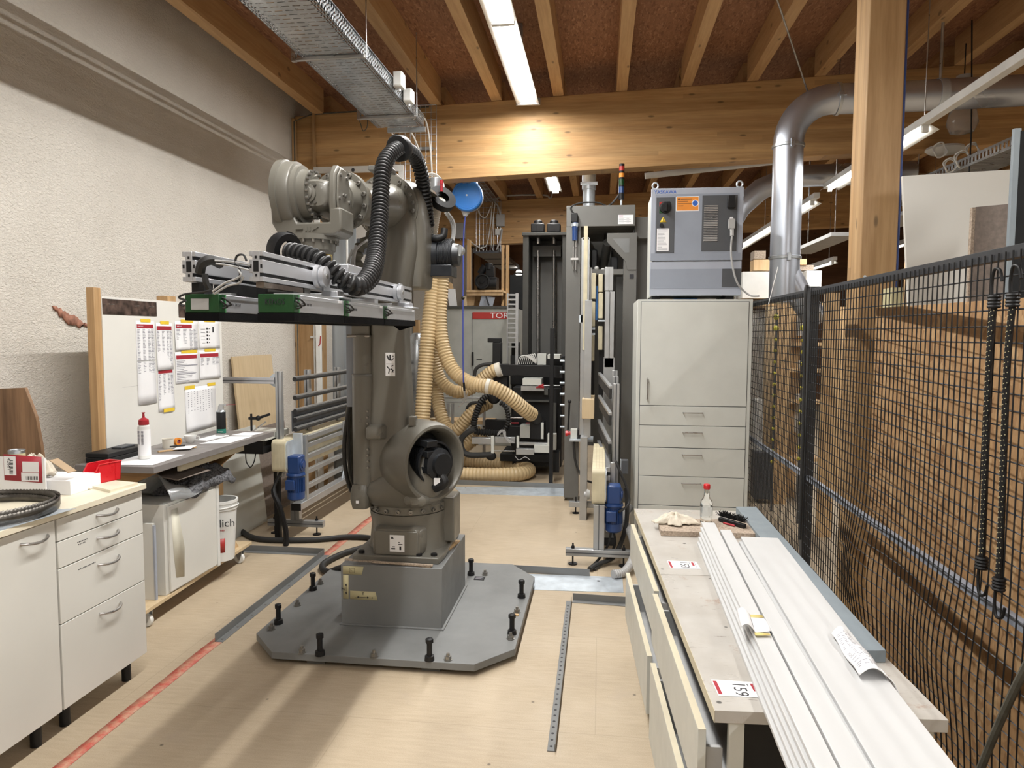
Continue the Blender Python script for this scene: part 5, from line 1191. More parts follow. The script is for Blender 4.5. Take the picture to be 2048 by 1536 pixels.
# thick black hose on the floor
solo('black_floor_hose', MB().tube(cr([(-2.9, 5.35, .022), (-2.6, 5.08, .022), (-2.2, 5.10, .022), (-1.92, 5.22, .022), (-1.72, 5.2, .022), (-1.70, 5.02, .022), (-1.82, 4.8, .022), (-1.86, 4.55, .024), (-1.76, 4.40, .03), (-1.62, 4.36, .082), (-1.35, 4.38, .082)], 10), .021, 12), M['rubber'], 'thick black hose snaking over the floor from the wall to the pedestal', 'hose')
# ---- tall white cabinet and the robot controller on top
t = thing('tall_cabinet', 'tall off-white cabinet with one door over four drawers, left of the fence', 'cabinet')
YC = 5.22
link('cabinet_body', MB().box(.262, 1.068, YC, 5.86, .0, 1.852), M['cabgrey'], t, bev=.004)
link('front_shadow_gap', MB().box(.287, 1.043, YC-.0012, YC+.001, .09, 1.838), M['char'], t)
d = link('door', MB().box(.291, 1.039, YC-.006, YC-.001, 1.089, 1.834), M['cabgrey'], t, bev=.0015)
m = MB().tube([(.342, YC-.006, 1.282), (.342, YC-.035, 1.28), (.342, YC-.035, 1.137), (.342, YC-.006, 1.135)], .006, 8); link('door_handle', m, M['steel'], d)
for i, (a, b) in enumerate(((.945, 1.084), (.783, .941), (.573, .778), (.357, .569), (.095, .352))):
    d = link('drawer', MB().box(.291, 1.039, YC-.006, YC-.001, a, b), M['cabgrey'], t, bev=.0015)
    z = b-.045
    link('drawer_handle', MB().tube([(.60, YC-.006, z), (.60, YC-.03, z), (.735, YC-.03, z), (.735, YC-.006, z)], .0045, 8), M['steel'], d)
t = thing('robot_controller', 'pale blue-grey robot controller cabinet with orange sticker, standing on the tall cabinet', 'control cabinet')
x0, x1, yk, z0, z1 = .352, 1.000, 5.30, 1.884, 2.652
link('housing', MB().box(x0+.012, x1-.004, yk+.03, 5.84, z0, z1-.01), M['cabgrey'], t, bev=.006)
link('upper_door', MB().box(x0, x1, yk, yk+.03, 2.135, z1), M['lilac'], t, bev=.004)
link('door_band', MB().box(x0+.004, x1-.012, yk-.0015, yk, 2.137, 2.188), M['lilac2'], t)
link('door_field', MB().box(x0+.03, x1-.03, yk-.0012, yk, 2.188, 2.61), M['lilac2'], t, bev=.0004)
link('lower_panel', MB().box(x0, x1-.002, yk+.003, yk+.03, z0, 2.128), M['lilac'], t, bev=.003)
link('panel_band', MB().box(x0+.004, x1-.006, yk+.0012, yk+.003, z0+.05, 2.075), M['lilac2'], t)
link('grey_square', MB().box(.862, .996, yk-.001, yk+.0028, 1.943, 2.075), M['char'], t, bev=.002)
text('brand_lettering', 'YASKAWA', .036, (.372, yk-.001, 2.615), (1, 0, 0), (0, 0, 1), M['inkblue'], t, .0008, sx=.92)
sp = link('switch_panel', MB().box(.388, .520, yk-.004, yk-.0008, 2.19, 2.588), M['char'], t, bev=.002)
link('red_plate', MB().box(.410, .440, yk-.006, yk-.004, 2.522, 2.555), M['red'], sp); link('green_plate', MB().box(.410, .465, yk-.0058, yk-.004, 2.475, 2.518), M['green'], sp)
link('rotary_switch', MB().lathe((.452, yk-.004, 2.515), (0, -1, 0), [(0, .042), (.012, .040), (.014, .030), (.018, .030)], 24).box(.444, .462, yk-.045, yk-.015, 2.485, 2.545), M['black'], sp)
link('switch_cover', MB().box(.455, .485, yk-.02, yk-.004, 2.49, 2.555), M['black'], sp, bev=.003)
link('warning_triangle', MB().add([(.415, yk-.0052, 2.410), (.462, yk-.0052, 2.410), (.4385, yk-.0052, 2.448)], [(0, 1, 2)]), M['yellow'], sp, solid=.001)
link('warning_mark', MB().box(.437, .440, yk-.0068, yk-.0055, 2.422, 2.438).box(.437, .440, yk-.0068, yk-.0055, 2.415, 2.419), M['ink'], sp)
link('lock', MB().cyl((.427, yk-.004, 2.388), (.427, yk-.016, 2.388), .014), M['black'], sp)
link('type_label', MB().box(.396, .482, yk-.0052, yk-.004, 2.205, 2.366), M['paper'], sp)
m = MB(); rnd = random.Random(2)
for i in range(17): m.box(.401, .401+rnd.uniform(.03, .075), yk-.0058, yk-.0053, 2.212+i*.009, 2.2145+i*.009)
link('label_print', m, M['inkgrey'], sp)
o_ = link('orange_sticker', MB().box(.528, .690, yk-.0025, yk-.0008, 2.487, 2.592), M['paper'], t); link('sticker_field', MB().box(.533, .685, yk-.0032, yk-.0025, 2.492, 2.587), M['orange'], o_)
link('sticker_badge', MB().lathe((.662, yk-.0032, 2.542), (0, -1, 0), [(0, .024), (.0006, .024)], 20), M['paper'], o_); link('badge_band', MB().lathe((.662, yk-.0039, 2.542), (0, -1, 0), [(0, .019), (.0004, .019)], 20).box(.645, .679, yk-.0048, yk-.004, 2.538, 2.546), M['inkblue'], o_)
m = MB().box(.56, .64, yk-.0036, yk-.0032, 2.570, 2.576)
for i in range(3): m.box(.54, .58+.03*((i+1) % 3), yk-.0036, yk-.0032, 2.555-i*.016, 2.558-i*.016)
m.lathe((.547, yk-.0033, 2.573), (0, -1, 0), [(0, .007), (.0006, .007)], 12)
link('sticker_print', m, M['ink'], o_)
fp = link('fan_panel', MB().box(.712, .958, yk-.004, yk-.0008, 2.20, 2.596), M['char'], t, bev=.002)
m = MB()
for i in range(22): m.box(.725, .822, yk-.008, yk-.004, 2.272+i*.0118, 2.277+i*.0118)
link('louvre_slats', m, M['steel'], fp)
link('cable_duct_box', MB().box(.885, .94, yk-.03, yk-.004, 2.50, 2.59), M['black'], fp, bev=.006)
link('connector', MB().loft([((.916, yk-.02, 2.388), X, Z_, .024, .04, 5), ((.916, yk-.05, 2.388), X, Z_, .020, .036, 5)], 16).cyl((.918, yk-.03, 2.355), (.918, yk-.04, 2.30), .014), M['plasticg'], fp)
link('small_tag', MB().box(.906, .928, yk-.0055, yk-.004, 2.430, 2.440), M['paper'], fp)
for x in (x0+.03, x1-.022): link('lifting_eye', MB().tube([(x+.02*math.cos(a), yk+.05, z1+.028+.022*math.sin(a)) for a in [i*2*PI/20 for i in range(20)]], .0065, 8, closed=True).cyl((x, yk+.05, z1-.011), (x, yk+.05, z1+.008), .015), M['zinc'], t)
for z in (2.24, 2.57): link('hinge', MB().box(x1-.012, x1+.006, yk+.004, yk+.022, z-.016, z+.016), M['black'], t)
for x in (.40, .93): link('foot', MB().box(x-.03, x+.03, yk+.06, 5.78, 1.853, 1.884), M['black'], t)
solo('connector_cable', MB().tube(cr([(.918, yk-.045, 2.30), (.912, yk-.05, 2.20), (.925, yk-.06, 2.08), (.965, yk-.06, 1.96), (1.05, yk-.03, 1.885), (1.09, 5.15, 1.87)], 10), .007, 8), M['plasticg'], 'grey cable hanging from the controller plug over to the fence', 'cable')
solo('blue_crate', MB().box(.55, .72, 5.5, 5.78, 1.8535, 1.875), M['bluereel'], 'flat bright blue part wedged under the controller', 'crate')

# ---- workbench on the right, with its own axes
BO = V((.272, 1.62, 0)); BV = V((-.0497, .9988, 0)); BU = V((.9988, .0497, 0)); BZ = .74
BM = Matrix(((BU.x, BV.x, 0, BO.x), (BU.y, BV.y, 0, BO.y), (0, 0, 1, 0), (0, 0, 0, 1)))
def bb(m, u0, u1, v0, v1, z0, z1): return m.box(u0, u1, v0, v1, z0, z1, BM)
def unit(label, v0, v1, drawers, open_front):
    t = thing('drawer_bench', label, 'workbench')
    link('bench_top', bb(MB(), 0, .515, v0, v1, BZ-.030, BZ), M['bench'], t, bev=.001)
    link('edge_band', bb(MB(), -.0012, 0, v0, v1, BZ-.030, BZ-.0005), M['cream'], t)
    u0 = .035
    for v in (v0+.006, v1-.025): link('side_panel', bb(MB(), u0, .50, v, v+.019, .08, BZ-.031), M['cabgrey'], t) if not (open_front and v < v0+.1) else None
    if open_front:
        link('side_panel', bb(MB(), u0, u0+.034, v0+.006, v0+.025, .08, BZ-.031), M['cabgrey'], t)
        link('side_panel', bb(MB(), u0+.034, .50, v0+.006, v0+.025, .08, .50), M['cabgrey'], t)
        link('hollow_shade_sheet', bb(MB(), u0+.03, .49, v0+.06, v0+.07, .10, BZ-.04), M['black'], t)  # black sheet stands in for the shade inside the hollow end
    link('back_panel', bb(MB(), .49, .5, v0+.03, v1-.03, .08, BZ-.031), M['cabgrey'], t)
    link('base_panel', bb(MB(), u0, .5, v0+.006, v1-.006, .08, .10), M['cabgrey'], t)
    for (za, zc, out) in drawers:
        d = link('drawer', bb(MB(), -out-.019, -out, v0+.03, v1-.02, za, zc), M['cabgrey'], t, bev=.001)
        link('drawer_edge', bb(MB(), -out-.0185, -out-.0005, v0+.03, v1-.02, zc, zc+.0012), M['cream'], d)
        m = MB(); w = .011
        bb(m, -out+.0005, .03 if open_front else .42, v0+.045, v0+.045+w, za+.03, zc-.05); bb(m, -out+.0005, .42, v1-.05, v1-.05+w, za+.03, zc-.05); bb(m, -out+.0005, .42, v0+.08, v1-.05, za+.03, za+.036)
        link('drawer_box', m, M['plasticg'], d)
    for v in (v0+.08, v1-.1):
        for u in (.08, .44): link('foot', bb(MB(), u-.02, u+.02, v-.02, v+.02, 0, .08), M['black'], t)
    return t
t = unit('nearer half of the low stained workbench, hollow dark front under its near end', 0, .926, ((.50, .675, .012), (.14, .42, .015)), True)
t = unit('farther half of the low stained workbench, in front of the tall cabinet', .930, 1.895, ((.50, .665, -.0), (.20, .42, .02)), False)
m = MB()
for i in range(7): bb(m, .02, .4, 1.05+i*.03, 1.056+i*.03, .43, .436)
link('white_wires', m, M['plasticw'], t)
solo('ceramic_bowl', MB().lathe((.295, 2.585, .0), (0, 0, 1), [(0, .045), (.02, .045), (.05, .055), (.09, .075), (.10, .072), (.06, .05), (.03, .03)], 24), M['hose2'], 'small pale bowl standing on the floor between the two benches', 'bowl')
def flat(lab, cat, nm, P, z0, h, mat, **k): return solo(nm, MB().prism([(p[0], p[1]) for p in P], (0, 0, z0), (1, 0, 0), (0, 1, 0), (0, 0, h)), M[mat], lab, cat, **k)
# lot tickets
def ticket(px, num, label, sz):
    P = [ZP(a, b, BZ) for a, b in px]; t = thing('lot_ticket', label, 'ticket')
    link('card', MB().prism([(p.x, p.y) for p in P], (0, 0, BZ+.0005), (1, 0, 0), (0, 1, 0), (0, 0, .001)), M['paper'], t)
    a = (P[1]-P[0]); b = (P[3]-P[0]); z = BZ+.0017
    def q(u, v): return P[0]+a*u+b*v
    m = MB(); m.add([V((p.x, p.y, z)) for p in (q(.02, .08), q(.10, .08), q(.10, .92), q(.02, .92))], [(0, 1, 2, 3)]); m.add([V((p.x, p.y, z)) for p in (q(.80, .12), q(.88, .12), q(.88, .6), q(.80, .6))], [(0, 1, 2, 3)])
    link('red_bars', m, M['inkred'], t)
    m = MB()
    for i in range(5): m.add([V((p.x, p.y, z)) for p in (q(.90, .12+.14*i), q(.92, .12+.14*i), q(.92, .22+.14*i), q(.90, .22+.14*i))], [(0, 1, 2, 3)])
    for i in range(2): m.add([V((p.x, p.y, z)) for p in (q(.72, .16+.08*i), q(.745, .16+.08*i), q(.745, .22+.08*i), q(.72, .22+.08*i))], [(0, 1, 2, 3)])
    link('small_print', m, M['ink'], t)
    o = q(.52, .12); text('lot_number', num, sz, (o.x, o.y, z), b, -a, M['ink'], t, .0001) if 0 else text('lot_number', num, sz, (q(.42, .10).x, q(.42, .10).y, z), -V((0, 1, 0)), V((1, 0, 0)), M['ink'], t, .0001)
ticket([(1422, 1360), (1516, 1366), (1534, 1397), (1437, 1392)], '159', 'white lot ticket numbered 159 on the near end of the workbench', .045)
ticket([(1334, 1122), (1392, 1124), (1401, 1138), (1341, 1137)], '153', 'white lot ticket numbered 153 lying near the seam of the workbench', .045)
# long white panels
def plank(lab, P, z0, h, group=None, mat='whitepanel'):
    t = thing('white_plank', lab, 'panel', group)
    link('plank_body', MB().prism([(p[0], p[1]) for p in P], (0, 0, z0), (1, 0, 0), (0, 1, 0), (0, 0, h)), M[mat], t, bev=.0016)
    return t
zt_ = BZ+.001; th = .0125
names5 = ['lowest', 'second from below', 'middle', 'second from above', 'topmost']
yn = .35
def line(p, q, y): return p[0]+(q[0]-p[0])*(y-p[1])/(q[1]-p[1])
def stackpl(a_far, a_near, b_far, b_near, step, n, side, yfar, names, grp, dy):
    for i in range(n):
        z = zt_+i*th; s = -(n-1-i)*step
        yf_ = yfar-dy*(n-1-i)
        P = [(line(a_far, a_near, yf_)+s, yf_), (line(b_far, b_near, yf_)+s, yf_), (line(b_far, b_near, yn)+s, yn), (line(a_far, a_near, yn)+s, yn)]
        plank('long white plank of the %s stack, %s of its stack' % (side, names[i]), P, z, th-.0014, grp)
stackpl((.437, 3.05), (.405, 1.33), (.493, 3.05), (.447, 1.33), .0075, 5, 'left', 3.06, names5, 'planks of the left stack', .03)
plank('single long white plank lying between the left and right plank stacks', [(.497, 2.95), (.540, 2.95), (.485, yn), (.424, yn)][0:4], zt_+.0+.0500, th, None)
plank('long white plank under the single one, between the two stacks', [(.499, 2.93), (.542, 2.93), (.487, yn), (.427, yn)], zt_+.0, .049, None)
stackpl((.562, 2.86), (.515, 1.33), (.706, 2.87), (.665, 1.33), .010, 5, 'right', 2.86, names5, 'planks of the right stack', .025)
ZP2 = zt_+5*th
# gray-blue board
P = [ZP(1472, 1013, .775), ZP(1512, 1013, .775), ZP(1772, 1300, .775), ZP(1700, 1300, .775)]
solo('bluegrey_board', MB().prism([(p.x, p.y) for p in P], (0, 0, zt_), (1, 0, 0), (0, 1, 0), (0, 0, .033)), M['bluegreyboard'], 'blue-grey board lying along the fence side of the workbench', 'board', bev=.001)
# tray board with rags, glass bottle and brush
t_ = [ZP(1317, 1048, BZ+.022), ZP(1322, 1062, BZ+.022), ZP(1512, 1068, BZ+.022), ZP(1492, 1040, BZ+.022), ZP(1345, 1037, BZ+.022)]
solo('tray_board', MB().prism([(p.x, p.y) for p in t_], (0, 0, zt_), (1, 0, 0), (0, 1, 0), (0, 0, .022)), M['chip'], 'small chipboard with rag, bottle and brush on it, at the far end of the workbench', 'board')
c = ZP(1350, 1052, BZ+.02); rag('rag', 'crumpled stained cloth lying left of the glass bottle', (c.x+.0, c.y+.03, BZ+.0245), .085, .05, .05, 12)
c = ZP(1412, 1046, BZ+.022); c = V((c.x, c.y, BZ+.0235))
t = thing('glass_bottle', 'empty clear glass bottle with red cap at the far end of the workbench', 'bottle')
link('bottle_glass', MB().lathe(c, (0, 0, 1), [(0, .020), (.003, .026), (.085, .027), (.10, .024), (.118, .013), (.15, .011), (.152, .013)], 28), M['glass'], t)
link('bottle_cap', MB().lathe(c+V((0, 0, .153)), (0, 0, 1), [(0, .014), (.002, .015), (.018, .015), (.022, .012)], 20), M['redbin'], t)
link('clear_label', MB().lathe(c, (0, 0, 1), [(.03, .0275), (.075, .0277)], 28, cap=False), M['clearplastic'], t)
c = ZP(1465, 1048, BZ+.03); t = thing('hand_brush', 'black-bristled hand brush lying right of the glass bottle', 'brush')
m = MB(); rnd = random.Random(8)
for i in range(420):
    s = rnd.random(); p = V((c.x-.04+.085*s, c.y+.07-.10*s, BZ+.045)); d = V((rnd.uniform(-.4, .7), rnd.uniform(-.2, .5), rnd.uniform(.1, .9))).normalized()*rnd.uniform(.015, .032)
    m.bar(p, p+d, .0016, .0016)
link('bristles', m, M['black'], t)
link('brush_back', MB().bar((c.x-.045, c.y+.065, BZ+.034), (c.x+.045, c.y-.045, BZ+.034), .02, .018), M['black'], t, bev=.003)
solo('red_paintbrush', MB().cyl((c.x-.035, c.y+.02, BZ+.0285), (c.x+.005, c.y-.025, BZ+.0285), .004, n=8), M['redcap'], 'thin red-handled tool lying before the black brush', 'tool')
# taped note and curled paper
t = thing('taped_note', 'white note taped over the seam of the left planks with two yellow strips', 'paper')
zq = ZP2+.002; P = [ZP(a, b, zq) for a, b in ((1500, 1232), (1527, 1236), (1542, 1262), (1510, 1266))]
m = MB().grid(lambda u, v: (P[0]+(P[1]-P[0])*u)*(1-v)+(P[3]+(P[2]-P[3])*u)*v+V((0, 0, .006*math.sin(PI*v))), 6, 6); link('note_sheet', m, M['paper'], t, solid=.0008)
m = MB().grid(lambda u, v: (P[0]+(P[3]-P[0])*v)+V((-.038*u, -.004*u, .022*math.sin(PI*u*.8)+.003)), 8, 4); link('curled_flap', m, M['paper'], t, solid=.0008)
for a, b, c_, d_ in ((1497, 1524, 1229, 1235), (1508, 1538, 1265, 1271)): 
    q = [ZP(x, y, zq+.003) for x, y in ((a, c_), (b, c_+1), (b+4, d_), (a+3, d_))]; link('yellow_tape', MB().add(q, [(0, 1, 2, 3)]), plain('faded_yellow_tape', (.62, .50, .18), .6) if a == 1497 else bpy.data.materials['faded_yellow_tape'], t, solid=.0006)
t = thing('curled_delivery_note', 'curled printed delivery note lying across the right planks', 'paper')
P = [ZP(a, b, ZP2+.004) for a, b in ((1662, 1270), (1692, 1262), (1778, 1358), (1718, 1356))]
def cf(u, v):
    a = P[0]+(P[1]-P[0])*u; b = P[3]+(P[2]-P[3])*u; p = a+(b-a)*v; return p+V((0, 0, .004+.024*math.sin(PI*u)*(.45+.55*v)+.004*math.sin(9*v+3*u)))
link('sheet', MB().grid(cf, 14, 20), M['paper'], t, solid=.0008)
m = MB(); rnd = random.Random(4)
for i in range(26):
    v = .12+i*.031
    for s in range(4):
        u0 = .08+.22*s; u1 = u0+rnd.uniform(.08, .19)
        if rnd.random() < .2: continue
        a, b, c_, d_ = cf(u0, v), cf(u1, v), cf(u1, v+.010), cf(u0, v+.010); up = V((0, 0, .0012)); m.add([a+up, b+up, c_+up, d_+up], [(0, 1, 2, 3)])
link('printed_rows', m, M['inkgrey'], t)
E1 = cf(1, .9); link('hanging_corner', MB().grid(lambda u, v: cf(1, .80+.2*v)+V((.018*u, -.03*u, -.040*u*u)), 5, 4), M['paper'], t, solid=.0008)

# ---- black wire-mesh machine fence
XF_ = 1.10; ZF = 1.845
def fence_panel(label, y0, y1, bulge=None, pitch=.0355):
    t = thing('mesh_fence', label, 'fence')
    link('top_rail', MB().box(XF_, XF_+.028, y0, y1, ZF-.035, ZF), M['fencepaint'], t, bev=.001)
    link('middle_rail', MB().box(XF_+.004, XF_+.028, y0, y1, .825, .85), M['lilac2'], t, bev=.001)
    link('bottom_rail', MB().box(XF_+.004, XF_+.028, y0, y1, .10, .125), M['char'], t)
    def off(y, z):
        o = 0
        if bulge:
            for (by, bz_, ry, rz, a) in bulge: o += a*math.exp(-((y-by)/ry)**2-((z-bz_)/rz)**2)
        return o
    m = MB(); y = y0+.01
    while y < y1:
        pts = [(XF_-.004-off(y, z), y+.35*off(y, z)*math.sin(y*3), z) for z in [.10+i*(ZF-.115)/24 for i in range(25)]]
        m.tube(pts, .0024, 4); y += pitch
    h = MB(); z = .125
    while z < ZF-.04:
        n = max(4, int((y1-y0)/.12)); h.tube([(XF_-.0002-off(y0+(y1-y0)*i/n, z), y0+(y1-y0)*i/n, z) for i in range(n+1)], .0023, 4); z += .0455
    link('upright_wires', m, M['char'] if 0 else M['black'], t); link('cross_wires', h, M['fencepaint'], t)
    return t
fence_panel('nearer black wire-mesh fence panel, in front of the strand board', 1.0, 3.93, bulge=[(3.05, .62, .2, .2, .04), (2.3, .6, .25, .2, .03)])
fence_panel('farther black wire-mesh fence panel, between fence post and tall cabinet', 4.0, 5.8)
t = thing('fence_post', 'dark steel fence post with rubber-wrapped front between the two mesh panels', 'post')
link('post_body', MB().box(XF_-.005, XF_+.045, 3.938, 3.992, 0, ZF+.012), M['fencepaint'], t, bev=.003)
link('foot_plate', MB().box(XF_-.05, XF_+.09, 3.90, 4.03, 0, .008), M['char'], t)
m = MB()
for i in range(12): m.cyl((XF_+.02, 3.9385, .35+i*.12), (XF_+.02, 3.936, .35+i*.12), .005, n=8)
link('punched_holes', m, M['ink'], t)
solo('post_strap', MB().tube(cr([(XF_-.012, 3.97, 1.86), (XF_-.024, 3.95, 1.83), (XF_-.024, 3.94, 1.6), (XF_-.020, 3.93, 1.2), (XF_-.018, 3.93, .8), (XF_-.018, 3.93, .5)], 8), .009, 8), M['rubber'], 'grey-black strap hanging down the front of the fence post', 'strap')
solo('white_rod', MB().cyl((XF_-.01, 4.85, 1.80), (XF_+.06, 4.92, 2.05), .003, n=6), M['plasticw'], 'thin white rod sticking up above the far fence panel, in front of the duct', 'rod')
def bungee(label, y, zt, zl):
    t = thing('bungee_cord', label, 'bungee cord'); x = XF_-.012
    rc = cr([(x, y+.006, zt), (x-.003, y+.010, (zt+zl)/2+.2), (x, y+.004, (zt+zl)/2-.2), (x, y, zl)], 16)
    link('cord', MB().tube(rc, .0085, 10), M['black'], t)
    m = MB(); P = resamp(rc, .014)
    for i, p in enumerate(P):
        for k_ in range(3):
            a = PI+.9*(k_-1)+.3*(i % 2); m.ball(p+V((.0085*math.cos(a), .0085*math.sin(a), .0025*k_)), .0016, 5, 4)
    link('white_flecks', m, M['ytape'], t)
    for z, s in ((zt, 1), (zl, -1)):
        w = MB()
        for i in range(4): w.tube([(x+.0125*math.cos(a), y+(.006 if s > 0 else 0)+.0125*math.sin(a), z+s*(.002+i*.009)) for a in [k_*2*PI/14 for k_ in range(14)]], .005, 6, closed=True)
        link('end_binding', w, M['black'], t)
        yy = y+(.006 if s > 0 else 0)
        link('steel_hook', MB().tube(cr([(x, yy+.012, z+s*.02), (x, yy+.016, z+s*.07), (x-.002, yy+.002, z+s*.105), (x, yy-.022, z+s*.10), (x, yy-.034, z+s*.07)], 6), .0042, 8), M['black'], t)
bungee('left one of two black bungee cords hooked on the near fence panel', 2.135, 1.68, .97)
bungee('right one of two black bungee cords hooked on the near fence panel', 2.045, 1.68, .94)
# stored boards behind the fence
m = MB(); A_ = V((1.216, 3.35, 0)); B_ = V((1.50, 1.25, 0)); n_ = V((B_-A_).y*1.0, ) if 0 else (B_-A_).normalized(); nn = V((-n_.y, n_.x, 0)); nn = nn if nn.x > 0 else -nn
solo('strand_board', MB().prism([(0, .0), ((B_-A_).length, 0), ((B_-A_).length, 1.722), (0, 1.722)], A_, n_, (0, 0, 1), nn*.022), M['osb'], 'big strand board standing upright behind the near fence panel', 'board', bev=.001)
def standing(nm, label, pxl, pxr, y, top_l, top_r, mat, th=.02, dep=0.0, edge=None, eh=None):
    a = YP(pxl, 600, y); b = YP(pxr, 600, y); zl_ = YP(pxl, top_l, y).z; zr_ = YP(pxr, top_r, y).z
    m = MB().prism([(a.x, 0), (b.x, 0), (b.x, zr_), (a.x, zl_)], (0, y, 0), (1, 0, 0), (0, 0, 1), (0, th, 0))
    return solo(nm, m, M[mat], label, 'board', bev=.001)
standing('anthracite_board', 'anthracite panel with pale grey edge at the right frame edge', 2024, 2120, 2.9, 262, 258, 'anthracite', .02)
a = YP(2009, 600, 2.91); b = YP(2024, 600, 2.91)
solo('grey_edged_board', MB().box(a.x, b.x-.002, 2.902, 2.92, .0, YP(2015, 258, 2.91).z), M['bluegreyboard'], 'narrow pale grey board edge standing left of the anthracite panel', 'board', bev=.001)
standing('chipboard', 'grey-brown chipboard panel standing before the white panel', 1943, 2040, 3.25, 414, 405, 'chipdark', .019)
a = YP(1936, 600, 3.25); b = YP(1943, 600, 3.25); solo('raw_board_edge', MB().box(a.x, b.x-.001, 3.25, 3.27, .0, YP(1940, 415, 3.25).z), M['chip'], 'raw chipboard strip at the left edge of the grey-brown panel', 'board')
z1_ = 3.66; a = YP(1805, 352, z1_); b = YP(2060, 337, z1_); c_ = YP(1817, 610, z1_)
solo('storage_board', MB().prism([(a.x+ (c_.x-a.x)*2.2, .0), (b.x, .0), (b.x, b.z), (a.x, a.z), (c_.x, c_.z)], (0, z1_, 0), (1, 0, 0), (0, 0, 1), (0, .019, 0)), M['white'], 'large white panel standing in the board store right of the timber post', 'board', bev=.001)
solo('dark_support', MB().box(1.16, 1.24, 1.62, 1.70, 0, .95), M['black'], 'dark rack upright at the lower right frame edge, behind the fence', 'upright')
solo('grey_floor_cable', MB().tube(cr([(1.06, 1.66, 1.15), (1.05, 1.76, .93), (1.04, 1.86, .72), (1.03, 1.97, .45), (1.0, 2.1, .012)], 8), .010, 8), M['leather'], 'grey-black cable slanting down in front of the fence at the lower right', 'cable')
# clutter behind the far fence panel
t = thing('timber_rack', 'timber upright rack with crossboards seen through the far fence panel', 'rack')
for (pa, pb, y) in ((1555, 1582, 6.9), (1648, 1676, 5.8), (1585, 1600, 7.2)):
    a, b = YP(pa, 700, y).x, YP(pb, 700, y).x; link('rack_upright', MB().box(a, b, y, y+.06, 0, 1.93), M['pine'], t)
for z in (1.5, 1.25, .95, .4): link('rack_board', MB().box(YP(1580, 700, 7.0).x, YP(1650, 700, 7.0).x, 7.0, 7.3, z, z+.03), M['pine'], t)
link('end_panel', MB().box(YP(1530, 700, 7.3).x, YP(1556, 700, 7.3).x, 7.3, 7.34, 0, 1.88), M['ply'], t)
def wp(label, pa, pb, qa, qb, y, mat, nm='storage_box', cat='box', d=.18):
    a, b = YP(pa, qb, y), YP(pb, qa, y); return solo(nm, MB().box(a.x, b.x, y, y+d, a.z, b.z), M[mat], label, cat, bev=.004)
solo('mesh_seen_sheet', MB().box(YP(1505, 620, 7.45).x, YP(1532, 620, 7.45).x, 7.45, 7.46, .0, 1.85), M['plasticw'], 'white sheet behind the far fence panel, next to the tall cabinet', 'sheet')
wp('white box on the top shelf of the timber rack', 1602, 1622, 615, 672, 7.05, 'plasticw'); wp('pale box on the second shelf of the timber rack', 1608, 1624, 690, 712, 7.05, 'lilac'); wp('white box on the third shelf of the timber rack', 1604, 1622, 722, 748, 7.05, 'plasticw'); wp('tall white carton on the lowest shelf of the timber rack', 1596, 1614, 790, 868, 7.05, 'plasticw')
wp('dark machine block low behind the far fence panel', 1508, 1545, 905, 998, 6.9, 'char')
wp('white carton low behind the far fence panel', 1510, 1528, 800, 905, 7.0, 'plasticw')
for i, (px, y) in enumerate(((1553, 6.6), (1607, 6.2))):
    t = thing('clamp_bar', ['clamp bar studded with yellow knobs, left one behind the far fence panel', 'clamp bar studded with yellow knobs, right one beside the fence post'][i], 'clamp bar')
    a = YP(px, 620, y); link('bar', MB().box(a.x, a.x+.018, y, y+.02, .0, 1.80), M['char'], t)
    for k_ in range(14): link('yellow_knob', MB().ball((a.x-.004, y-.01, 1.76-k_*.10), .026 if k_ < 2 else .015, 10, 8), M['yellow'] if 0 else plain('lime_knob', (.55, .50, .05), .5) if k_ == 0 and i == 0 else bpy.data.materials.get('lime_knob'), t)
# white panels with timber blocks beyond the controller
y = 7.45
t = thing('white_hood', 'white sheet-metal hood beyond the fence, under the timber blocks', 'hood')
a, b = YP(1488, 597, y), YP(1555, 543, y); link('hood_body', MB().box(a.x-.02, b.x+.1, y, y+.5, a.z, b.z), M['plasticw'], t, bev=.004)
a, b = YP(1612, 575, y), YP(1644, 541, y); link('hood_post', MB().box(a.x, b.x, y, y+.5, a.z-.05, b.z), M['plasticw'], t, bev=.004)
a, b = YP(1485, 600, y-.1), YP(1650, 600, y-.1); link('hood_plate', MB().box(a.x, b.x, y-.1, y+.5, a.z-.06, a.z-.02), M['pine'], t)
for s in (.15, 1.1): link('support_leg', MB().box(a.x+s-.1, a.x+s-.05, y+.1, y+.15, 0, a.z-.06), M['pine'], t)
wp('upper timber block stacked beyond the controller', 1508, 1532, 501, 518, 7.55, 'chip', 'timber_block', 'block'); wp('lower timber block stacked beyond the controller', 1507, 1542, 519, 541, 7.55, 'pine', 'timber_block', 'block'); wp('small timber block right of the duct branch', 1597, 1614, 518, 530, 7.55, 'pine', 'timber_block', 'block')
wp('pale grey flat board stack right of the duct branch', 1595, 1628, 530, 541, 7.57, 'chip', 'board_stack', 'boards')
a, b = YP(1784, 575, 3.45), YP(1806, 575, 3.45); solo('olive_carton', MB().box(a.x, b.x, 3.45, 3.55, 0, a.z), M['ytape'], 'olive carton edge showing above the strand board, right of the blue pipe', 'carton')
def bx(m, a, b, y0, y1):
    """box between two picture corners measured on the plane y0, reaching back to y1"""
    p, q = YP(a[0], a[1], y0), YP(b[0], b[1], y0); return m.box(min(p.x, q.x), max(p.x, q.x), y0, y1, min(p.z, q.z), max(p.z, q.z))
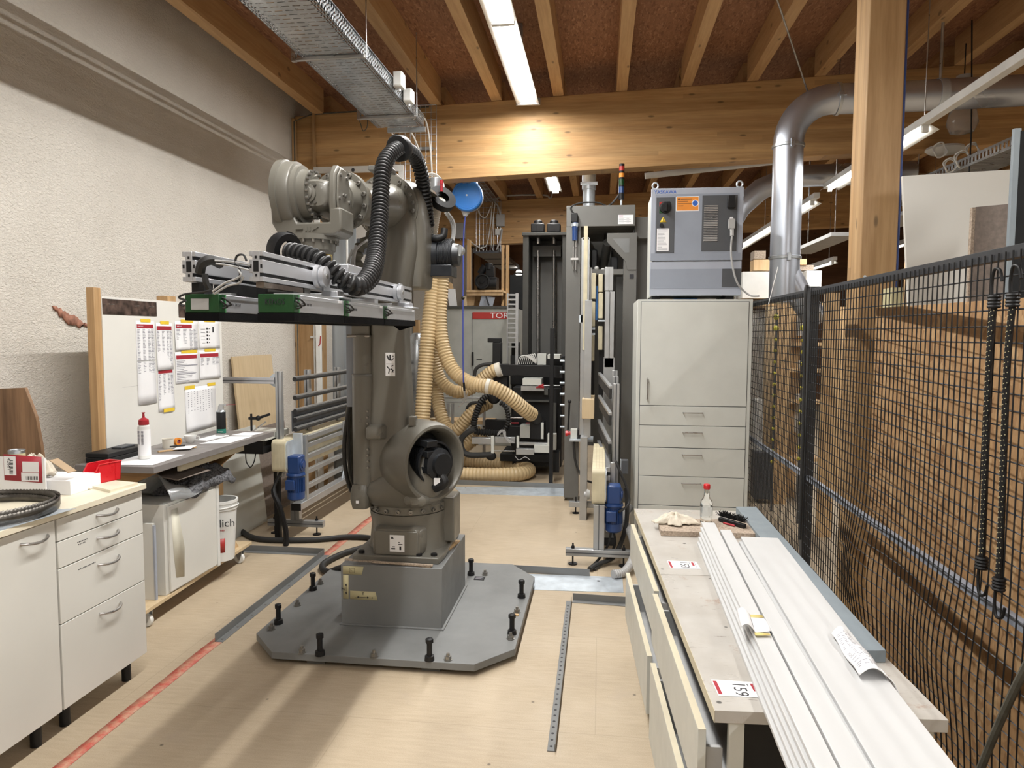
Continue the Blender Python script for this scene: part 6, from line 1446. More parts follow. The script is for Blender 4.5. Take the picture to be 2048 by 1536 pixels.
# ---- tall grey machine portal at the back right
t = thing('grey_machine_portal', 'tall grey steel portal of the vertical wood machine, signal lamp on top', 'machine')
G = M['steelgrey']
link('left_column', MB().box(-.331, -.195, 6.75, 6.98, .03, 2.795), G, t, bev=.004)
link('header_box', MB().box(-.331, .305, 6.748, 6.995, 2.603, 2.796), G, t, bev=.004)
link('right_column', MB().box(.205, .325, 6.76, 6.98, .0, 2.54), G, t, bev=.004)
br_ = MB().prism([(.05, 2.54), (.325, 2.54), (.325, 2.2), (.24, 2.2), (.22, 2.28), (.05, 2.46)], (0, 6.752, 0), (1, 0, 0), (0, 0, 1), (0, .008, 0)); link('gusset_plate', br_, G, t, bev=.002)
link('gusset_recess', MB().prism([(.10, 2.49), (.255, 2.49), (.255, 2.36), (.215, 2.36)], (0, 6.7505, 0), (1, 0, 0), (0, 0, 1), (0, .001, 0)), M['platep'], t)
link('cross_bar', MB().box(-.195, .205, 6.78, 6.88, 2.16, 2.21), G, t, bev=.002)
link('square_hole', MB().box(.262, .300, 6.757, 6.7605, 2.12, 2.16), M['ink'], t)
link('rear_column', MB().box(.33, .44, 7.0, 7.4, 0, 2.72), G, t, bev=.003)
link('side_box', MB().box(.306, .56, 6.85, 6.99, 2.50, 2.70), G, t, bev=.003)
link('grey_column', MB().box(.145, .205, 6.95, 6.99, 0, 2.15), M['darkgrey'], t)
link('dark_back', MB().box(-.19, .42, 8.3, 8.35, .3, 2.8).box(-.19, -.17, 7.25, 8.3, 1.0, 2.75).box(.10, .12, 7.25, 8.3, 2.3, 2.75), M['darkgrey'], t)
link('drive_chain', MB().tube([(.03, 7.2, 2.60), (.02, 7.3, 2.2), (.0, 7.35, 1.9)], .008, 6), M['black'], t)
link('rear_housing', MB().box(-.331, .305, 6.996, 7.9, 2.61, 2.783), G, t, bev=.003)
link('foot_block', MB().box(-.30, -.22, 6.78, 6.9, 0, .03), M['steelgrey'], t)
link('rating_label', MB().box(.148, .288, 6.744, 6.7478, 2.62, 2.705), M['paper'], t)
m = MB()
for i in range(6): m.box(.155, .20+.013*((i*3) % 6), 6.7432, 6.744, 2.63+i*.010, 2.6325+i*.010); m.box(.225, .25+.008*((i*2) % 4), 6.7432, 6.744, 2.63+i*.010, 2.6325+i*.010)
link('label_print', m, M['inkgrey'], t); link('label_print', MB().box(.155, .195, 6.7432, 6.744, 2.693, 2.699), M['inkred'], t)
link('black_frames', MB().box(-.17, -.11, 6.9, 7.2, 2.2, 2.45).box(-.10, -.04, 7.0, 7.3, 2.2, 2.42).box(.09, .16, 7.0, 7.3, 2.2, 2.35), M['black'], t, bev=.01)
link('roller_drum', MB().cyl((.06, 6.95, 2.48), (.02, 7.25, 2.30), .045), M['darkgrey'], t)
link('head_light', MB().ball((-.045, 6.95, 2.235), .022).ball((.015, 6.97, 2.22), .02), M['plasticw'], t)
v = link('valve_block', MB().box(-.285, -.225, 6.68, 6.747, 2.635, 2.72), M['black'], t, bev=.004)
link('air_cylinder', MB().cyl((-.248, 6.71, 2.57), (-.248, 6.71, 2.635), .028).cyl((-.248, 6.71, 2.47), (-.248, 6.71, 2.57), .026), M['blue'], t)
link('silver_collar', MB().cyl((-.248, 6.71, 2.60), (-.248, 6.71, 2.63), .033), M['zinc'], t)
link('cylinder_rods', MB().cyl((-.262, 6.71, 2.2), (-.262, 6.71, 2.47), .006).cyl((-.238, 6.71, 2.2), (-.238, 6.71, 2.47), .006).box(-.285, -.215, 6.69, 6.73, 2.29, 2.31), M['steel'], t)
link('loop_cable', MB().tube(cr([(-.26, 6.74, 2.72), (-.29, 6.74, 2.78), (-.2, 6.80, 2.83), (-.05, 6.82, 2.835), (.05, 6.84, 2.80)], 8), .008, 6).tube(cr([(.05, 6.84, 2.80), (.1, 6.86, 2.84), (.17, 6.87, 2.93)], 6), .010, 6), M['rubber'], t)
t = thing('signal_lamp', 'stacked signal lamp in red, orange, green and blue on top of the grey machine', 'signal lamp')
c = V((.178, 6.86, 2.7965)); link('stem', MB().cyl(c, c+V((0, 0, .07)), .010).cyl(c, c+V((0, 0, .008)), .025), M['zinc'], t)
z = .07
for nm, h_, mt, r_ in (('base', .06, 'black', .026), ('lens_blue', .058, 'blue', .025), ('ring', .012, 'black', .026), ('lens_green', .055, 'green', .025), ('ring', .018, 'black', .026), ('lens_orange', .04, 'orange', .025), ('ring', .02, 'black', .026), ('lens_red', .042, 'red', .025), ('cap', .022, 'black', .025)):
    link(nm, MB().cyl(c+V((0, 0, z)), c+V((0, 0, z+h_-.0005)), r_, n=20), M[mt], t); z += h_
# aluminium clamping fences in front of it with cream rollers
t_cf = t = thing('clamping_fence', 'upright aluminium guide rails with cream roller strips in front of the grey machine', 'machine guide')
m = MB(); bx(m, (1163, 476), (1175, 870), 6.2, 6.24); bx(m, (1178, 535), (1182, 700), 6.28, 6.30); link('aluminium_rail', m, M['alu'], t, bev=.002)
m = MB(); bx(m, (1168, 452), (1173, 700), 6.19, 6.199); link('cream_strip', m, M['belt'], t)
m = MB(); bx(m, (1170, 600), (1181, 875), 6.10, 6.13); link('aluminium_rail', m, M['alu'], t, bev=.002)
for a, b in ((1210, 1218), (1218.5, 1226)):
    m = MB(); bx(m, (a, 534), (b, 581), 6.1, 6.13); bx(m, (a+.5, 583), (b+1, 735), 6.06, 6.09); link('aluminium_rail', m, M['alu'], t, bev=.002)
for a, y0_, y1_ in ((1183, 546, 598), (1181.5, 603, 653), (1180, 670, 722), (1197, 548, 584), (1197, 586, 637), (1196, 652, 700)): m = MB(); bx(m, (a, y0_), (a+8.5, y1_), 6.25, 6.29); link('cream_roller', m, M['belt'], t, bev=.006)
m = MB(); bx(m, (1174, 655), (1190, 659), 6.2, 6.24); bx(m, (1174, 666), (1190, 670), 6.2, 6.24); bx(m, (1196, 640), (1210, 643), 6.2, 6.24); bx(m, (1165, 475), (1178, 479), 6.2, 6.24); bx(m, (1158, 630), (1165, 645), 6.2, 6.24); link('rail_bracket', m, M['zinc'], t)
m = MB(); bx(m, (1181, 710), (1188, 790), 6.35, 6.38); bx(m, (1198, 700), (1208, 790), 6.35, 6.38); link('black_bellows', m, M['black'], t)
m = MB(); bx(m, (1162, 690), (1166, 800), 6.5, 6.52); link('orange_strip', m, M['redcap'] if 0 else M['timber'], t)
link('base_foot', MB().box(-.16, -.10, 6.05, 6.3, .0, .72).box(.03, .12, 6.06, 6.3, 0, 1.4), M['alu'], t)
link('foot_beam', MB().box(-.26, -.02, 6.26, 6.31, .06, .11), M['alu'], t, bev=.002); link('adjustable_foot', MB().cyl((-.2, 6.285, 0), (-.2, 6.285, .008), .03).cyl((-.2, 6.285, .008), (-.2, 6.285, .15), .006), M['black'], t)
solo('workpiece_block', bx(MB(), (1164, 798), (1188, 838), 6.05, 6.5), M['ply'], 'pinkish wooden workpiece block on the near guide rail', 'block', bev=.003)
m = MB(); bx(m, (1191.5, 572), (1194.5, 640), 6.30, 6.31); link('blue_strip', m, M['bluereel'], t_cf)

def conveyor(lab, xb, w, y0, y1, zt0, sgn, foot_ys, bars_x, ups, motor_c, label_side):
    """belt conveyor on edge: belt loop, aluminium frame, feet, padded guide bars"""
    t = thing('edge_conveyor', lab, 'conveyor')
    zt, zb_ = zt0, zt0-.245; r = .035
    def loop(x0, x1, th, zt, zb_, y0, y1):
        pr = [(y1, zt), (y0+r, zt)]+[(y0+r-r*math.sin(a), zt-r+r*math.cos(a)) for a in [i*PI/2/5 for i in range(1, 6)]]+[(y0, zb_+r)]+[(y0+r-r*math.cos(a), zb_+r-r*math.sin(a)) for a in [i*PI/2/5 for i in range(1, 6)]]+[(y1, zb_)]
        return MB().prism(pr, (x0, 0, 0), (0, 1, 0), (0, 0, 1), (x1-x0, 0, 0))
    link('belt', loop(xb, xb+w, 0, zt, zb_, y0, y1), M['belt'], t)
    for f in (.3, .55, .8): link('belt_seam', MB().box(xb+w*f-.0008, xb+w*f+.0008, y0-.0006, y0+.001, zb_+r, zt-r), M['cream'], t); link('belt_seam', MB().box(xb+w*f-.0008, xb+w*f+.0008, y0+.05, y1, zt, zt+.0006), M['cardboard'], t)
    link('side_plate', loop(xb-.008 if sgn < 0 else xb+w, xb if sgn < 0 else xb+w+.008, 0, zt-.012, zb_+.012, y0+.012, y0+.16), M['zinc'], t)
    sx = xb+w if sgn > 0 else xb-.04
    for i, z in enumerate((zt-.03, zt-.09, zt-.18, zt-.30, zt-.42)): link('frame_rail', MB().box(sx, sx+.036, y0+.16, y1, z-.018, z+.018), M['alu'], t, bev=.002)
    for y in [y0+.22+.88*i for i in range(int((y1-y0-.2)/.88)+1)]:
        link('frame_upright', MB().box(sx+.037*sgn if sgn > 0 else sx-.037, (sx+.037*sgn if sgn > 0 else sx-.037)+.036, y, y+.04, zt-.50, zt+.01), M['alu'], t, bev=.002)
        link('corner_gusset', MB().prism([(y-.05, zt-.50), (y+.09, zt-.50), (y+.04, zt-.44), (y, zt-.44)], (sx+.04*sgn, 0, 0), (0, 1, 0), (0, 0, 1), (.012, 0, 0)), M['zinc'], t)
    link('lower_beam', MB().box(sx+.0, sx+.075*1, y0+.10, y1, zt-.555, zt-.502), M['alu'], t, bev=.002)
    link('beam_cap', MB().box(sx-.001, sx+.076, y0+.094, y0+.10, zt-.556, zt-.501), M['black'], t)
    for yf in foot_ys:
        lx = xb+w*.15
        link('leg', MB().box(lx, lx+.075, yf-.02, yf+.03, .115, zt-.555 if sgn > 0 and 0 else zb_-.002), M['alu'], t, bev=.002)
        link('leg_groove', MB().box(lx+.034, lx+.040, yf-.021, yf-.0195, .115, zb_-.002), M['char'], t)
        link('foot_beam', MB().box(lx-.19, lx+.27, yf-.025, yf+.025, .065, .114), M['alu'], t, bev=.002)
        link('beam_groove', MB().box(lx-.19, lx+.27, yf-.0262, yf-.025, .085, .092), M['char'], t)
        for dx in (-.14, .21): link('adjustable_foot', MB().cyl((lx+dx, yf, .0), (lx+dx, yf, .008), .032).cyl((lx+dx, yf, .008), (lx+dx, yf, .15), .006).cyl((lx+dx, yf, .114), (lx+dx, yf, .13), .012), M['black'], t)
    for z in bars_x[1]:
        link('guide_bar', MB().cyl((bars_x[0], bars_x[2], z), (bars_x[0], bars_x[3], z), .018, n=10), M['rubber'], t)
        link('bar_rail', MB().box(bars_x[0]-.012, bars_x[0]+.012, bars_x[2], bars_x[3], z+.012, z+.022), M['alu'], t)
    for (x, y, za, zc) in ups: link('guide_upright', MB().box(x, x+.045, y, y+.045, za, zc), M['alu'], t, bev=.002); link('upright_groove', MB().box(x+.018, x+.027, y-.0008, y, za, zc), M['char'], t)
    # blue gear motor
    mc = V(motor_c); k = link('gear_box', MB().box(mc.x-.045, mc.x+.05, mc.y-.05, mc.y+.06, mc.z, mc.z+.135), M['blue'], t, bev=.012)
    link('output_hub', MB().lathe((mc.x+.05, mc.y, mc.z+.065), (1, 0, 0), [(0, .045), (.008, .045), (.009, .025), (.015, .025)], 20), M['blue'], k)
    m = MB().lathe(mc, (0, 0, -1), [(-.005, .065), (.012, .070), (.014, .058), (.03, .058)], 24)
    for i in range(28):
        a = 2*PI*i/28; m.bar(mc+V((.060*math.cos(a), .060*math.sin(a), -.03)), mc+V((.060*math.cos(a), .060*math.sin(a), -.135)), .004, .010, up=(math.cos(a), math.sin(a), 0))
    m.cyl(mc+V((0, 0, -.02)), mc+V((0, 0, -.14)), .056, n=24)
    link('motor_housing', m, M['blue'], k)
    link('fan_cover', MB().lathe(mc+V((0, 0, -.135)), (0, 0, -1), [(0, .063), (.05, .063), (.062, .05)], 24), M['blue'], k)
    link('terminal_box', MB().box(mc.x-.05, mc.x+.02, mc.y-.078, mc.y-.05, mc.z-.115, mc.z-.04), M['blue'], k, bev=.006)
    return t
conveyor('left edge conveyor with cream belt, blue gear motor and padded bars, against the plaster wall', -2.445, .105, 5.03, 8.2, .795, 1, (5.32, 7.4),
         (-2.33, (1.245, 1.10, .995, .93, .855), 5.20, 9.4), ((-2.44, 5.10, .5, 1.31), (-2.42, 5.58, .8, 1.30), (-2.42, 6.25, .8, 1.29), (-2.42, 7.4, .8, 1.29)), (-2.225, 4.96, .565), 1)
t = [r for r in ROOTS if r.name.startswith('edge_conveyor')][-1]
link('end_guide_plate', MB().box(-2.34, -2.27, 5.17, 5.2, .62, .83), M['zinc'], t, bev=.002)
link('bar_sheet', MB().box(-2.36, -2.352, 5.2, 8.3, .84, 1.0), M['char'], t)
t = thing('probe_arm', 'aluminium arm reaching from the left conveyor post to the notice board', 'arm'); 
link('arm_rail', MB().box(-2.98, -2.445, 5.09, 5.12, 1.215, 1.262), M['aluw'], t, bev=.002); link('rail_groove', MB().box(-2.98, -2.445, 5.089, 5.09, 1.234, 1.241), M['char'], t)
link('round_plate', MB().cyl((-2.452, 5.13, 1.24), (-2.452, 5.135, 1.24), .05), M['zinc'], t)
t = thing('sensor_box', 'flat grey box with black underside and clamp arms beside the left conveyor', 'device')
link('box_body', MB().box(-2.70, -2.452, 4.95, 5.35, .80, .845), M['cabgrey'], t, bev=.003); link('black_base', MB().box(-2.69, -2.48, 4.96, 5.33, .70, .799), M['black'], t)
link('clamp_arm', MB().cyl((-2.61, 5.05, .845), (-2.61, 5.05, .99), .008).cyl((-2.63, 5.05, .955), (-2.56, 5.06, .955), .012).cyl((-2.58, 5.06, .95), (-2.48, 5.09, .985), .010).ball((-2.56, 5.06, .957), .02), M['black'], t)
link('level_rod', MB().cyl((-2.60, 5.02, .85), (-2.50, 5.06, .93), .006), M['steel'], t)
link('box_cable', MB().tube(cr([(-2.62, 4.97, .70), (-2.61, 4.96, .64), (-2.58, 4.96, .60), (-2.55, 4.96, .64), (-2.54, 4.97, .70)], 6), .004, 6), M['black'], t)
link('stand_leg', MB().box(-2.49, -2.45, 5.15, 5.19, 0, .70), M['black'], t)
solo('black_cable_tube', MB().tube(cr([(-2.395, 5.08, .55), (-2.43, 5.02, .42), (-2.37, 4.99, .3), (-2.33, 5.0, .12), (-2.33, 5.0, .004)], 6), [.012]*6+[.02]*19, 8), M['black'], 'black cable tube dropping behind the left blue motor to the floor', 'cable')
conveyor('right edge conveyor seen end-on, cream belt and blue gear motor beside the tall cabinet', -.045, .09, 4.85, 6.02, .675, 1, (4.87,),
         (.085, (), 5.2, 6.0), ((.098, 5.22, .125, 1.24), (.10, 5.6, .3, 1.27), (.10, 5.95, .3, 1.30)), (.105, 4.93, .425), 1)
t = [r for r in ROOTS if r.name.startswith('edge_conveyor')][-1]
for z in (1.215, 1.02, .81, .63):
    pa, pb = V((.078, 5.18, z)), V((-.004, 6.15, z+.045))
    g = link('guide_bar', MB().bar(pa-V((0, 0, .045)), pb-V((0, 0, .045)), .022, .075), M['rubber'], t, bev=.004)
    link('bar_rail', MB().bar(pa+V((0, 0, .004)), pb+V((0, 0, .004)), .026, .020), M['alu'], g, bev=.002)
link('side_terminal', MB().box(.16, .21, 5.10, 5.16, .60, .70), M['char'], t, bev=.003); link('terminal_face', MB().box(.155, .16, 5.095, 5.16, .61, .70), M['zinc'], t)
link('bearing_knob', MB().lathe((-.06, 4.98, .47), (-1, 0, 0), [(0, .03), (.02, .04), (.03, .02), (.04, .02)], 12), M['plasticg'], t)
for i, pts in enumerate((((.16, 5.12, .62), (.12, 5.02, .9-.2), (.20, 4.98, .52), (.21, 4.95, .42), (.14, 4.87, .38)), ((.09, 4.93, .22), (.07, 4.95, .12), (.0, 4.88, .03), (-.06, 4.75, .015)), ((.11, 4.93, .22), (.12, 4.98, .12), (.06, 4.9, .03), (-.02, 4.74, .012)), ((.2, 5.1, .5), (.2, 5.05, .25), (.12, 4.92, .06), (.0, 4.80, .03), (-.05, 4.72, .02)))):
    solo('black_power_cable', MB().tube(cr(pts, 8), .009 if i < 3 else .016, 8), M['rubber'], ['grey-black cable looping from the side terminal to the right blue motor', 'thin black cable dropping from the right blue motor, left one', 'thin black cable dropping from the right blue motor, right one', 'thick black cable bundle curving to the floor channel beside the tall cabinet'][i], 'cable')
solo('grey_corrugated_hose', ribbed([(.235, 5.35, .30), (.18, 5.15, .26), (.24, 4.98, .18), (.245, 4.80, .10), (.18, 4.66, .035), (.10, 4.60, .032)], .03, .016, .004, 12), M['plasticg'], 'grey corrugated hose curling on the floor beside the tall cabinet', 'hose')
# emergency stop box
t = thing('emergency_stop_box', 'small pale switch box with red button on a ledge by the grey machine', 'switch box')
link('box_body', bx(MB(), (1141, 858), (1154, 878), 6.5, 6.56), M['cabgrey'], t, bev=.004); link('red_button', MB().cyl(YP(1141, 866, 6.53), YP(1133, 867, 6.53), .018).cyl(YP(1135, 867, 6.53), YP(1131, 867, 6.53), .026), M['redbin'], t)
link('black_block', bx(MB(), (1155, 859), (1164, 879), 6.5, 6.58), M['black'], t, bev=.004); link('ledge', bx(MB(), (1139, 879), (1186, 884), 6.45, 6.7), M['zinc'], t); link('black_lever', MB().cyl(YP(1139, 803, 6.5), YP(1136, 860, 6.5), .009).ball(YP(1139, 803, 6.5), .018), M['black'], t)
link('cable', MB().tube(cr([YP(1148, 878, 6.5), YP(1150, 920, 6.5), YP(1165, 955, 6.5), YP(1184, 965, 6.5)], 8), .01, 6), M['rubber'], t); link('support', MB().box(-.23, -.19, 6.55, 6.68, 0, .62), G, t)

# ---- dark twin-spindle tower behind
t = thing('spindle_tower', 'dark grey tower with two vertical ball screws and black motors on top', 'machine'); y = 9.0
D = M['darkgrey']
m = MB(); bx(m, (1046, 470), (1056, 740), y, y+.7); link('left_column', m, M['steelgrey'] if 0 else D, t, bev=.004)
m = MB(); bx(m, (1125, 470), (1135, 740), y, y+.7); link('right_column', m, D, t, bev=.004)
m = MB(); bx(m, (1044, 465), (1137, 470), y-.03, y+.7); link('top_plate', m, D, t, bev=.004)
m = MB(); bx(m, (1056, 470), (1125, 1000), y+.5, y+.55); link('back_sheet', m, M['steelgrey'], t)
link('tower_base', MB().box(-1.0, -.42, y, y+.9, 0, 1.2), D, t)
m = MB(); bx(m, (1066, 491), (1122, 513), y+.25, y+.35); link('bearing_block', m, D, t, bev=.004)
for px in (1076, 1108):
    c = YP(px, 466, y+.2); link('servo_motor', MB().lathe(c, (0, 0, 1), [(0, .082), (.10, .082), (.11, .06), (.14, .055), (.16, .05)], 6 if 0 else 16).box(c.x-.085, c.x+.085, c.y-.08, c.y+.08, c.z, c.z+.11), M['black'], t, bev=.01)
    a, b = YP(px, 500, y+.2), YP(px, 720, y+.2); P = [a+(b-a)*(i/150) for i in range(151)]
    link('ball_screw', MB().tube(P, [.019 if i % 2 else .014 for i in range(151)], 8), M['steel'], t, sharp=180); link('screw_coupling', MB().cyl(YP(px, 474, y+.2), YP(px, 488, y+.2), .03), M['steel'], t)
a = YP(1116, 466, y).x
t = thing('ladder_frame', 'stack of short grey rungs forming a ladder-like grille left of the dark tower', 'grille')
for i in range(12): m = MB(); bx(m, (1016, 588+i*9.5), (1034, 591+i*9.5), 8.3, 8.45); link('rung', m, M['alu'], t)
m = MB(); bx(m, (1031, 586), (1036, 730), 8.28, 8.30); bx(m, (1014, 586), (1016, 730), 8.45, 8.47); link('rail', m, M['alu'], t); link('stand', MB().box(-1.08, -.98, 8.64, 8.68, 0, 1.5).box(-1.05, -1.0, 8.46, 8.68, 1.45, 1.5), M['black'], t)
solo('black_cabinet', bx(MB(), (1020, 550), (1050, 930), 10.95, 11.3), M['anthracite'], 'black cabinet behind the ladder-like grille', 'cabinet')
# ---- processing unit with black arms, pneumatic cylinders
t = thing('processing_unit', 'black machining unit with arms, valve block, cylinders and energy chains in the middle distance', 'machine')
B = M['black']
link('frame_block', MB().box(-.98, -.42, 7.95, 8.6, .10, 1.0).box(-1.05, -.38, 8.3, 8.6, 1.0, 1.35), B, t, bev=.01)
m = MB().prism([(YP(1000, 730, 7.9).x, YP(1000, 729, 7.9).z), (YP(1125, 730, 7.9).x, YP(1125, 732, 7.9).z), (YP(1125, 755, 7.9).x, YP(1125, 757, 7.9).z), (YP(1040, 755, 7.9).x, YP(1045, 751, 7.9).z), (YP(1000, 755, 7.9).x, YP(1000, 752, 7.9).z)], (0, 7.9, 0), (1, 0, 0), (0, 0, 1), (0, .05, 0)); link('upper_arm_plate', m, B, t, bev=.004)
m = MB(); bx(m, (975, 676), (1000, 685), 7.95, 8.1); bx(m, (985, 685), (1001, 728), 7.95, 8.1); bx(m, (985, 728), (1015, 790), 7.95, 8.1); link('upright_bracket', m, B, t, bev=.006)
m = MB(); bx(m, (1045, 757), (1083, 771), 7.86, 8.1); link('valve_island', m, M['cabgrey'], t, bev=.004)
m = MB(); bx(m, (1042, 772), (1088, 782), 7.84, 7.9); link('valve_foot', m, M['alu'], t)
m = MB()
for i in range(5): m.tube([YP(1072+i*3, 776, 7.83), YP(1080+i*2, 771+i, 7.82), YP(1087, 768+i*2, 7.83)], .006, 6)
link('red_wires', m, M['redcap'], t)
m = MB(); bx(m, (1095, 709), (1120, 718), 7.92, 8.2); bx(m, (1075, 707), (1092, 730), 8.0, 8.05); link('sensor_mount', m, M['cabgrey'], t, bev=.003)
m = MB()
for i in range(8): m.tube(cr([YP(1035+i*4, 728, 7.95), YP(1040+i*4, 714-i, 7.93), YP(1052+i*3, 712+i, 7.93), YP(1072, 727, 7.94)], 5), .005, 5)
link('cable_tangle', m, M['plasticw'], t)
m = MB(); bx(m, (1060, 843), (1088, 880), 7.75, 7.95); link('motor_block', m, B, t, bev=.01)
m = MB(); bx(m, (1082, 845), (1087, 878), 7.745, 7.75); bx(m, (1040, 851), (1060, 876), 7.78, 7.95); link('motor_cover', m, M['cabgrey'], t, bev=.003)
m = MB(); bx(m, (1012, 852), (1040, 880), 7.85, 7.95); bx(m, (970, 840), (1015, 862), 8.0, 8.1); link('motor_body', m, B, t, bev=.006)
m = MB(); bx(m, (943, 875), (985, 889), 7.6, 7.66); bx(m, (990, 874), (1030, 887), 7.6, 7.66); bx(m, (1035, 885), (1112, 892), 7.62, 7.68); bx(m, (1032, 897), (1068, 910), 7.55, 7.61); link('air_cylinder', m, M['alu'], t, bev=.004)
m = MB(); bx(m, (982, 872), (988, 907), 7.57, 7.60); bx(m, (1033, 872), (1038, 896), 7.57, 7.60); bx(m, (1095, 868), (1112, 900), 7.6, 7.7); bx(m, (1068, 890), (1100, 906), 7.58, 7.7); link('cylinder_bracket', m, M['cabgrey'], t, bev=.003)
m = MB().cyl(YP(988, 902, 7.58), YP(1030, 902, 7.58), .008); m.cyl(YP(1020, 836, 7.9), YP(1045, 836, 7.9), .008); m.cyl(YP(1060, 771, 7.9), YP(1120, 771, 7.9), .006); link('piston_rod', m, M['steel'], t)
m = MB().cyl(YP(1022, 846, 7.88), YP(1037, 846, 7.88), .008).cyl(YP(1052, 846, 7.88), YP(1060, 846, 7.88), .006); link('copper_tip', m, M['redcap'], t)
m = MB(); bx(m, (1050, 800), (1098, 804), 7.88, 7.93); bx(m, (1100, 806), (1112, 880), 7.85, 7.88); bx(m, (1088, 778), (1096, 790), 7.9, 7.95); link('slide_plates', m, M['darkgrey'], t)
for i in range(7): p = YP(1120, 722+i*22, 7.9); link('clamp_tip', MB().cyl(p, p+V((.05, 0, 0)), .014), M['zinc'], t)
m = MB(); bx(m, (1105, 905), (1118, 945), 7.6, 7.8); bx(m, (1000, 908), (1115, 925), 7.9, 8.5); link('lower_block', m, B, t)
link('black_nozzle', MB().tube(cr([YP(1060, 822, 7.75), YP(1070, 830, 7.75), YP(1075, 843, 7.78)], 6), .06, 14), M['rubber'], t)
def chain(nm, pts, r, y):
    P = [YP(a, b, y) for a, b in pts]; link(nm, ribbed(P, r, .03, r*.35, 10), M['rubber'], t)
chain('energy_chain', ((980, 788), (965, 800), (955, 820), (948, 845), (952, 862), (975, 865), (1000, 868)), .042, 7.85)
chain('energy_chain', ((1000, 805), (1012, 815), (1017, 840), (1010, 858), (1000, 866)), .03, 7.83)
m = MB().tube(cr([YP(a, b, 7.6) for a, b in ((950, 858), (935, 865), (922, 880), (925, 900), (940, 910), (985, 909))], 8), .032, 10); link('cable_arm', m, M['rubber'], t)
m = MB().tube(cr([YP(a, b, 7.9) for a, b in ((985, 728), (965, 730), (952, 738), (949, 752))], 8), .02, 8).tube(cr([YP(a, b, 7.9) for a, b in ((972, 806), (945, 806), (935, 815), (934, 825))], 8), .018, 8); link('black_hose', m, M['rubber'], t)
link('tangled_hose', MB().ball(YP(988, 795, 7.85), .075, sq=(1, .6, 1)).ball(YP(982, 912, 7.6), .05, sq=(1.2, .6, 1)), M['black'], t)
m = MB()
for i in range(4): m.tube(cr([YP(995, 868+i, 7.55), YP(1003+i*2, 860, 7.54), YP(1010+i, 875, 7.54), YP(1020+i*3, 886, 7.55)], 5), .004, 5)
m.tube(cr([YP(1030, 912, 7.55), YP(1038, 920, 7.55), YP(1050, 914, 7.55), YP(1060, 920, 7.55)], 5), .004, 5); link('air_line', m, M['plasticg'], t)
# aluminium table frame
t = thing('aluminium_frame_table', 'aluminium profile frame table behind the suction hoses', 'table')
m = MB(); y = 8.7
for a, b in (((865, 793), (985, 799)), ((865, 803), (985, 807))): bx(m, a, b, y, y+.05)
link('top_profiles', m, M['alu'], t, bev=.003)
for px in (893, 902, 965, 838, 830): m = MB(); bx(m, (px, 807), (px+5, 925), y, y+.05); link('leg', m, M['alu'], t, bev=.003)
m = MB(); bx(m, (865, 850), (985, 856), y, y+.05); link('shelf_profile', m, M['alu'], t, bev=.003)
m = MB(); bx(m, (870, 840), (985, 850), y+.06, y+.4); link('wood_shelf', m, M['pine'], t)
# ---- white cabinet with red band
t = thing('white_red_cabinet', 'large grey-white machine cabinet with red name band under the wooden shelf', 'cabinet'); y = 10.0
m = MB(); a, b = YP(875, 617, y), YP(1020, 617, y); m.box(a.x, b.x+.1, y, y+.8, 0, a.z); link('cabinet_body', m, M['plasticg'] if 0 else plain('white_grey_paint', (.42, .43, .40), .5), t, bev=.004)
m = MB(); bx(m, (943.6, 626), (944.4, 870), y-.004, y); link('door_gap', m, M['char'], t)
m = MB(); bx(m, (874, 612), (1021, 617), y-.02, y+.8); link('top_plate', m, M['darkgrey'], t)
m = MB(); bx(m, (945, 624.5), (1016, 638), y-.008, y-.004); rb_ = link('red_band', m, M['redbin'] if 0 else M['red'], t)
p = YP(980, 636, y-.009); text('band_lettering', 'TOR', .105, p, (1, 0, 0), (0, 0, 1), M['paper'], rb_, .001, sx=1.25)
m = MB(); bx(m, (943, 704), (947, 731), y-.02, y-.004); link('door_handle', m, M['black'], t)
m = MB(); bx(m, (953, 718), (964, 719.5), y-.006, y-.004); link('small_mark', m, M['ink'], t)
# wooden shelf, compressor, leaning boards
t = thing('wooden_shelf', 'rough wooden shelf carrying the black compressor above the white and red cabinet', 'shelf')
m = MB(); bx(m, (933, 580), (1005, 584), 10.2, 10.75); bx(m, (933, 584), (1005, 591), 10.22, 10.28); link('shelf_board', m, M['pine'], t)
for px in (1003, 1012): m = MB(); bx(m, (px, 490), (px+4.5, 612), 10.6, 10.68); link('shelf_post', m, M['timber_post'], t)
m = MB(); bx(m, (934, 480), (941, 611), 10.75, 10.8); link('shelf_post', m, M['timber_post'], t)
t = thing('compressor', 'black air compressor standing on the wooden shelf', 'compressor'); y = 10.3
link('tank', MB().cyl(YP(956, 568, y), YP(994, 568, y), .09).box(YP(956, 560, y).x, YP(994, 560, y).x, y-.06, y+.2, YP(0, 580, y).z, YP(0, 560, y).z), M['black'], t, bev=.005)
c = YP(965, 563, y-.1); link('fly_wheel', MB().lathe(c, (0, -1, 0), [(0, .11), (.03, .11), (.032, .09), (.02, .08), (.02, .03), (.04, .03)], 24), M['black'], t)
link('cylinder_head', MB().box(YP(972, 560, y).x, YP(989, 560, y).x, y-.05, y+.1, YP(0, 560, y).z, YP(0, 540, y).z).cyl(YP(978, 540, y), YP(978, 527, y), .06), M['black'], t, bev=.008)
link('pressure_gauge', MB().cyl(YP(960, 548, y), YP(970, 532, y), .05), M['black'], t)
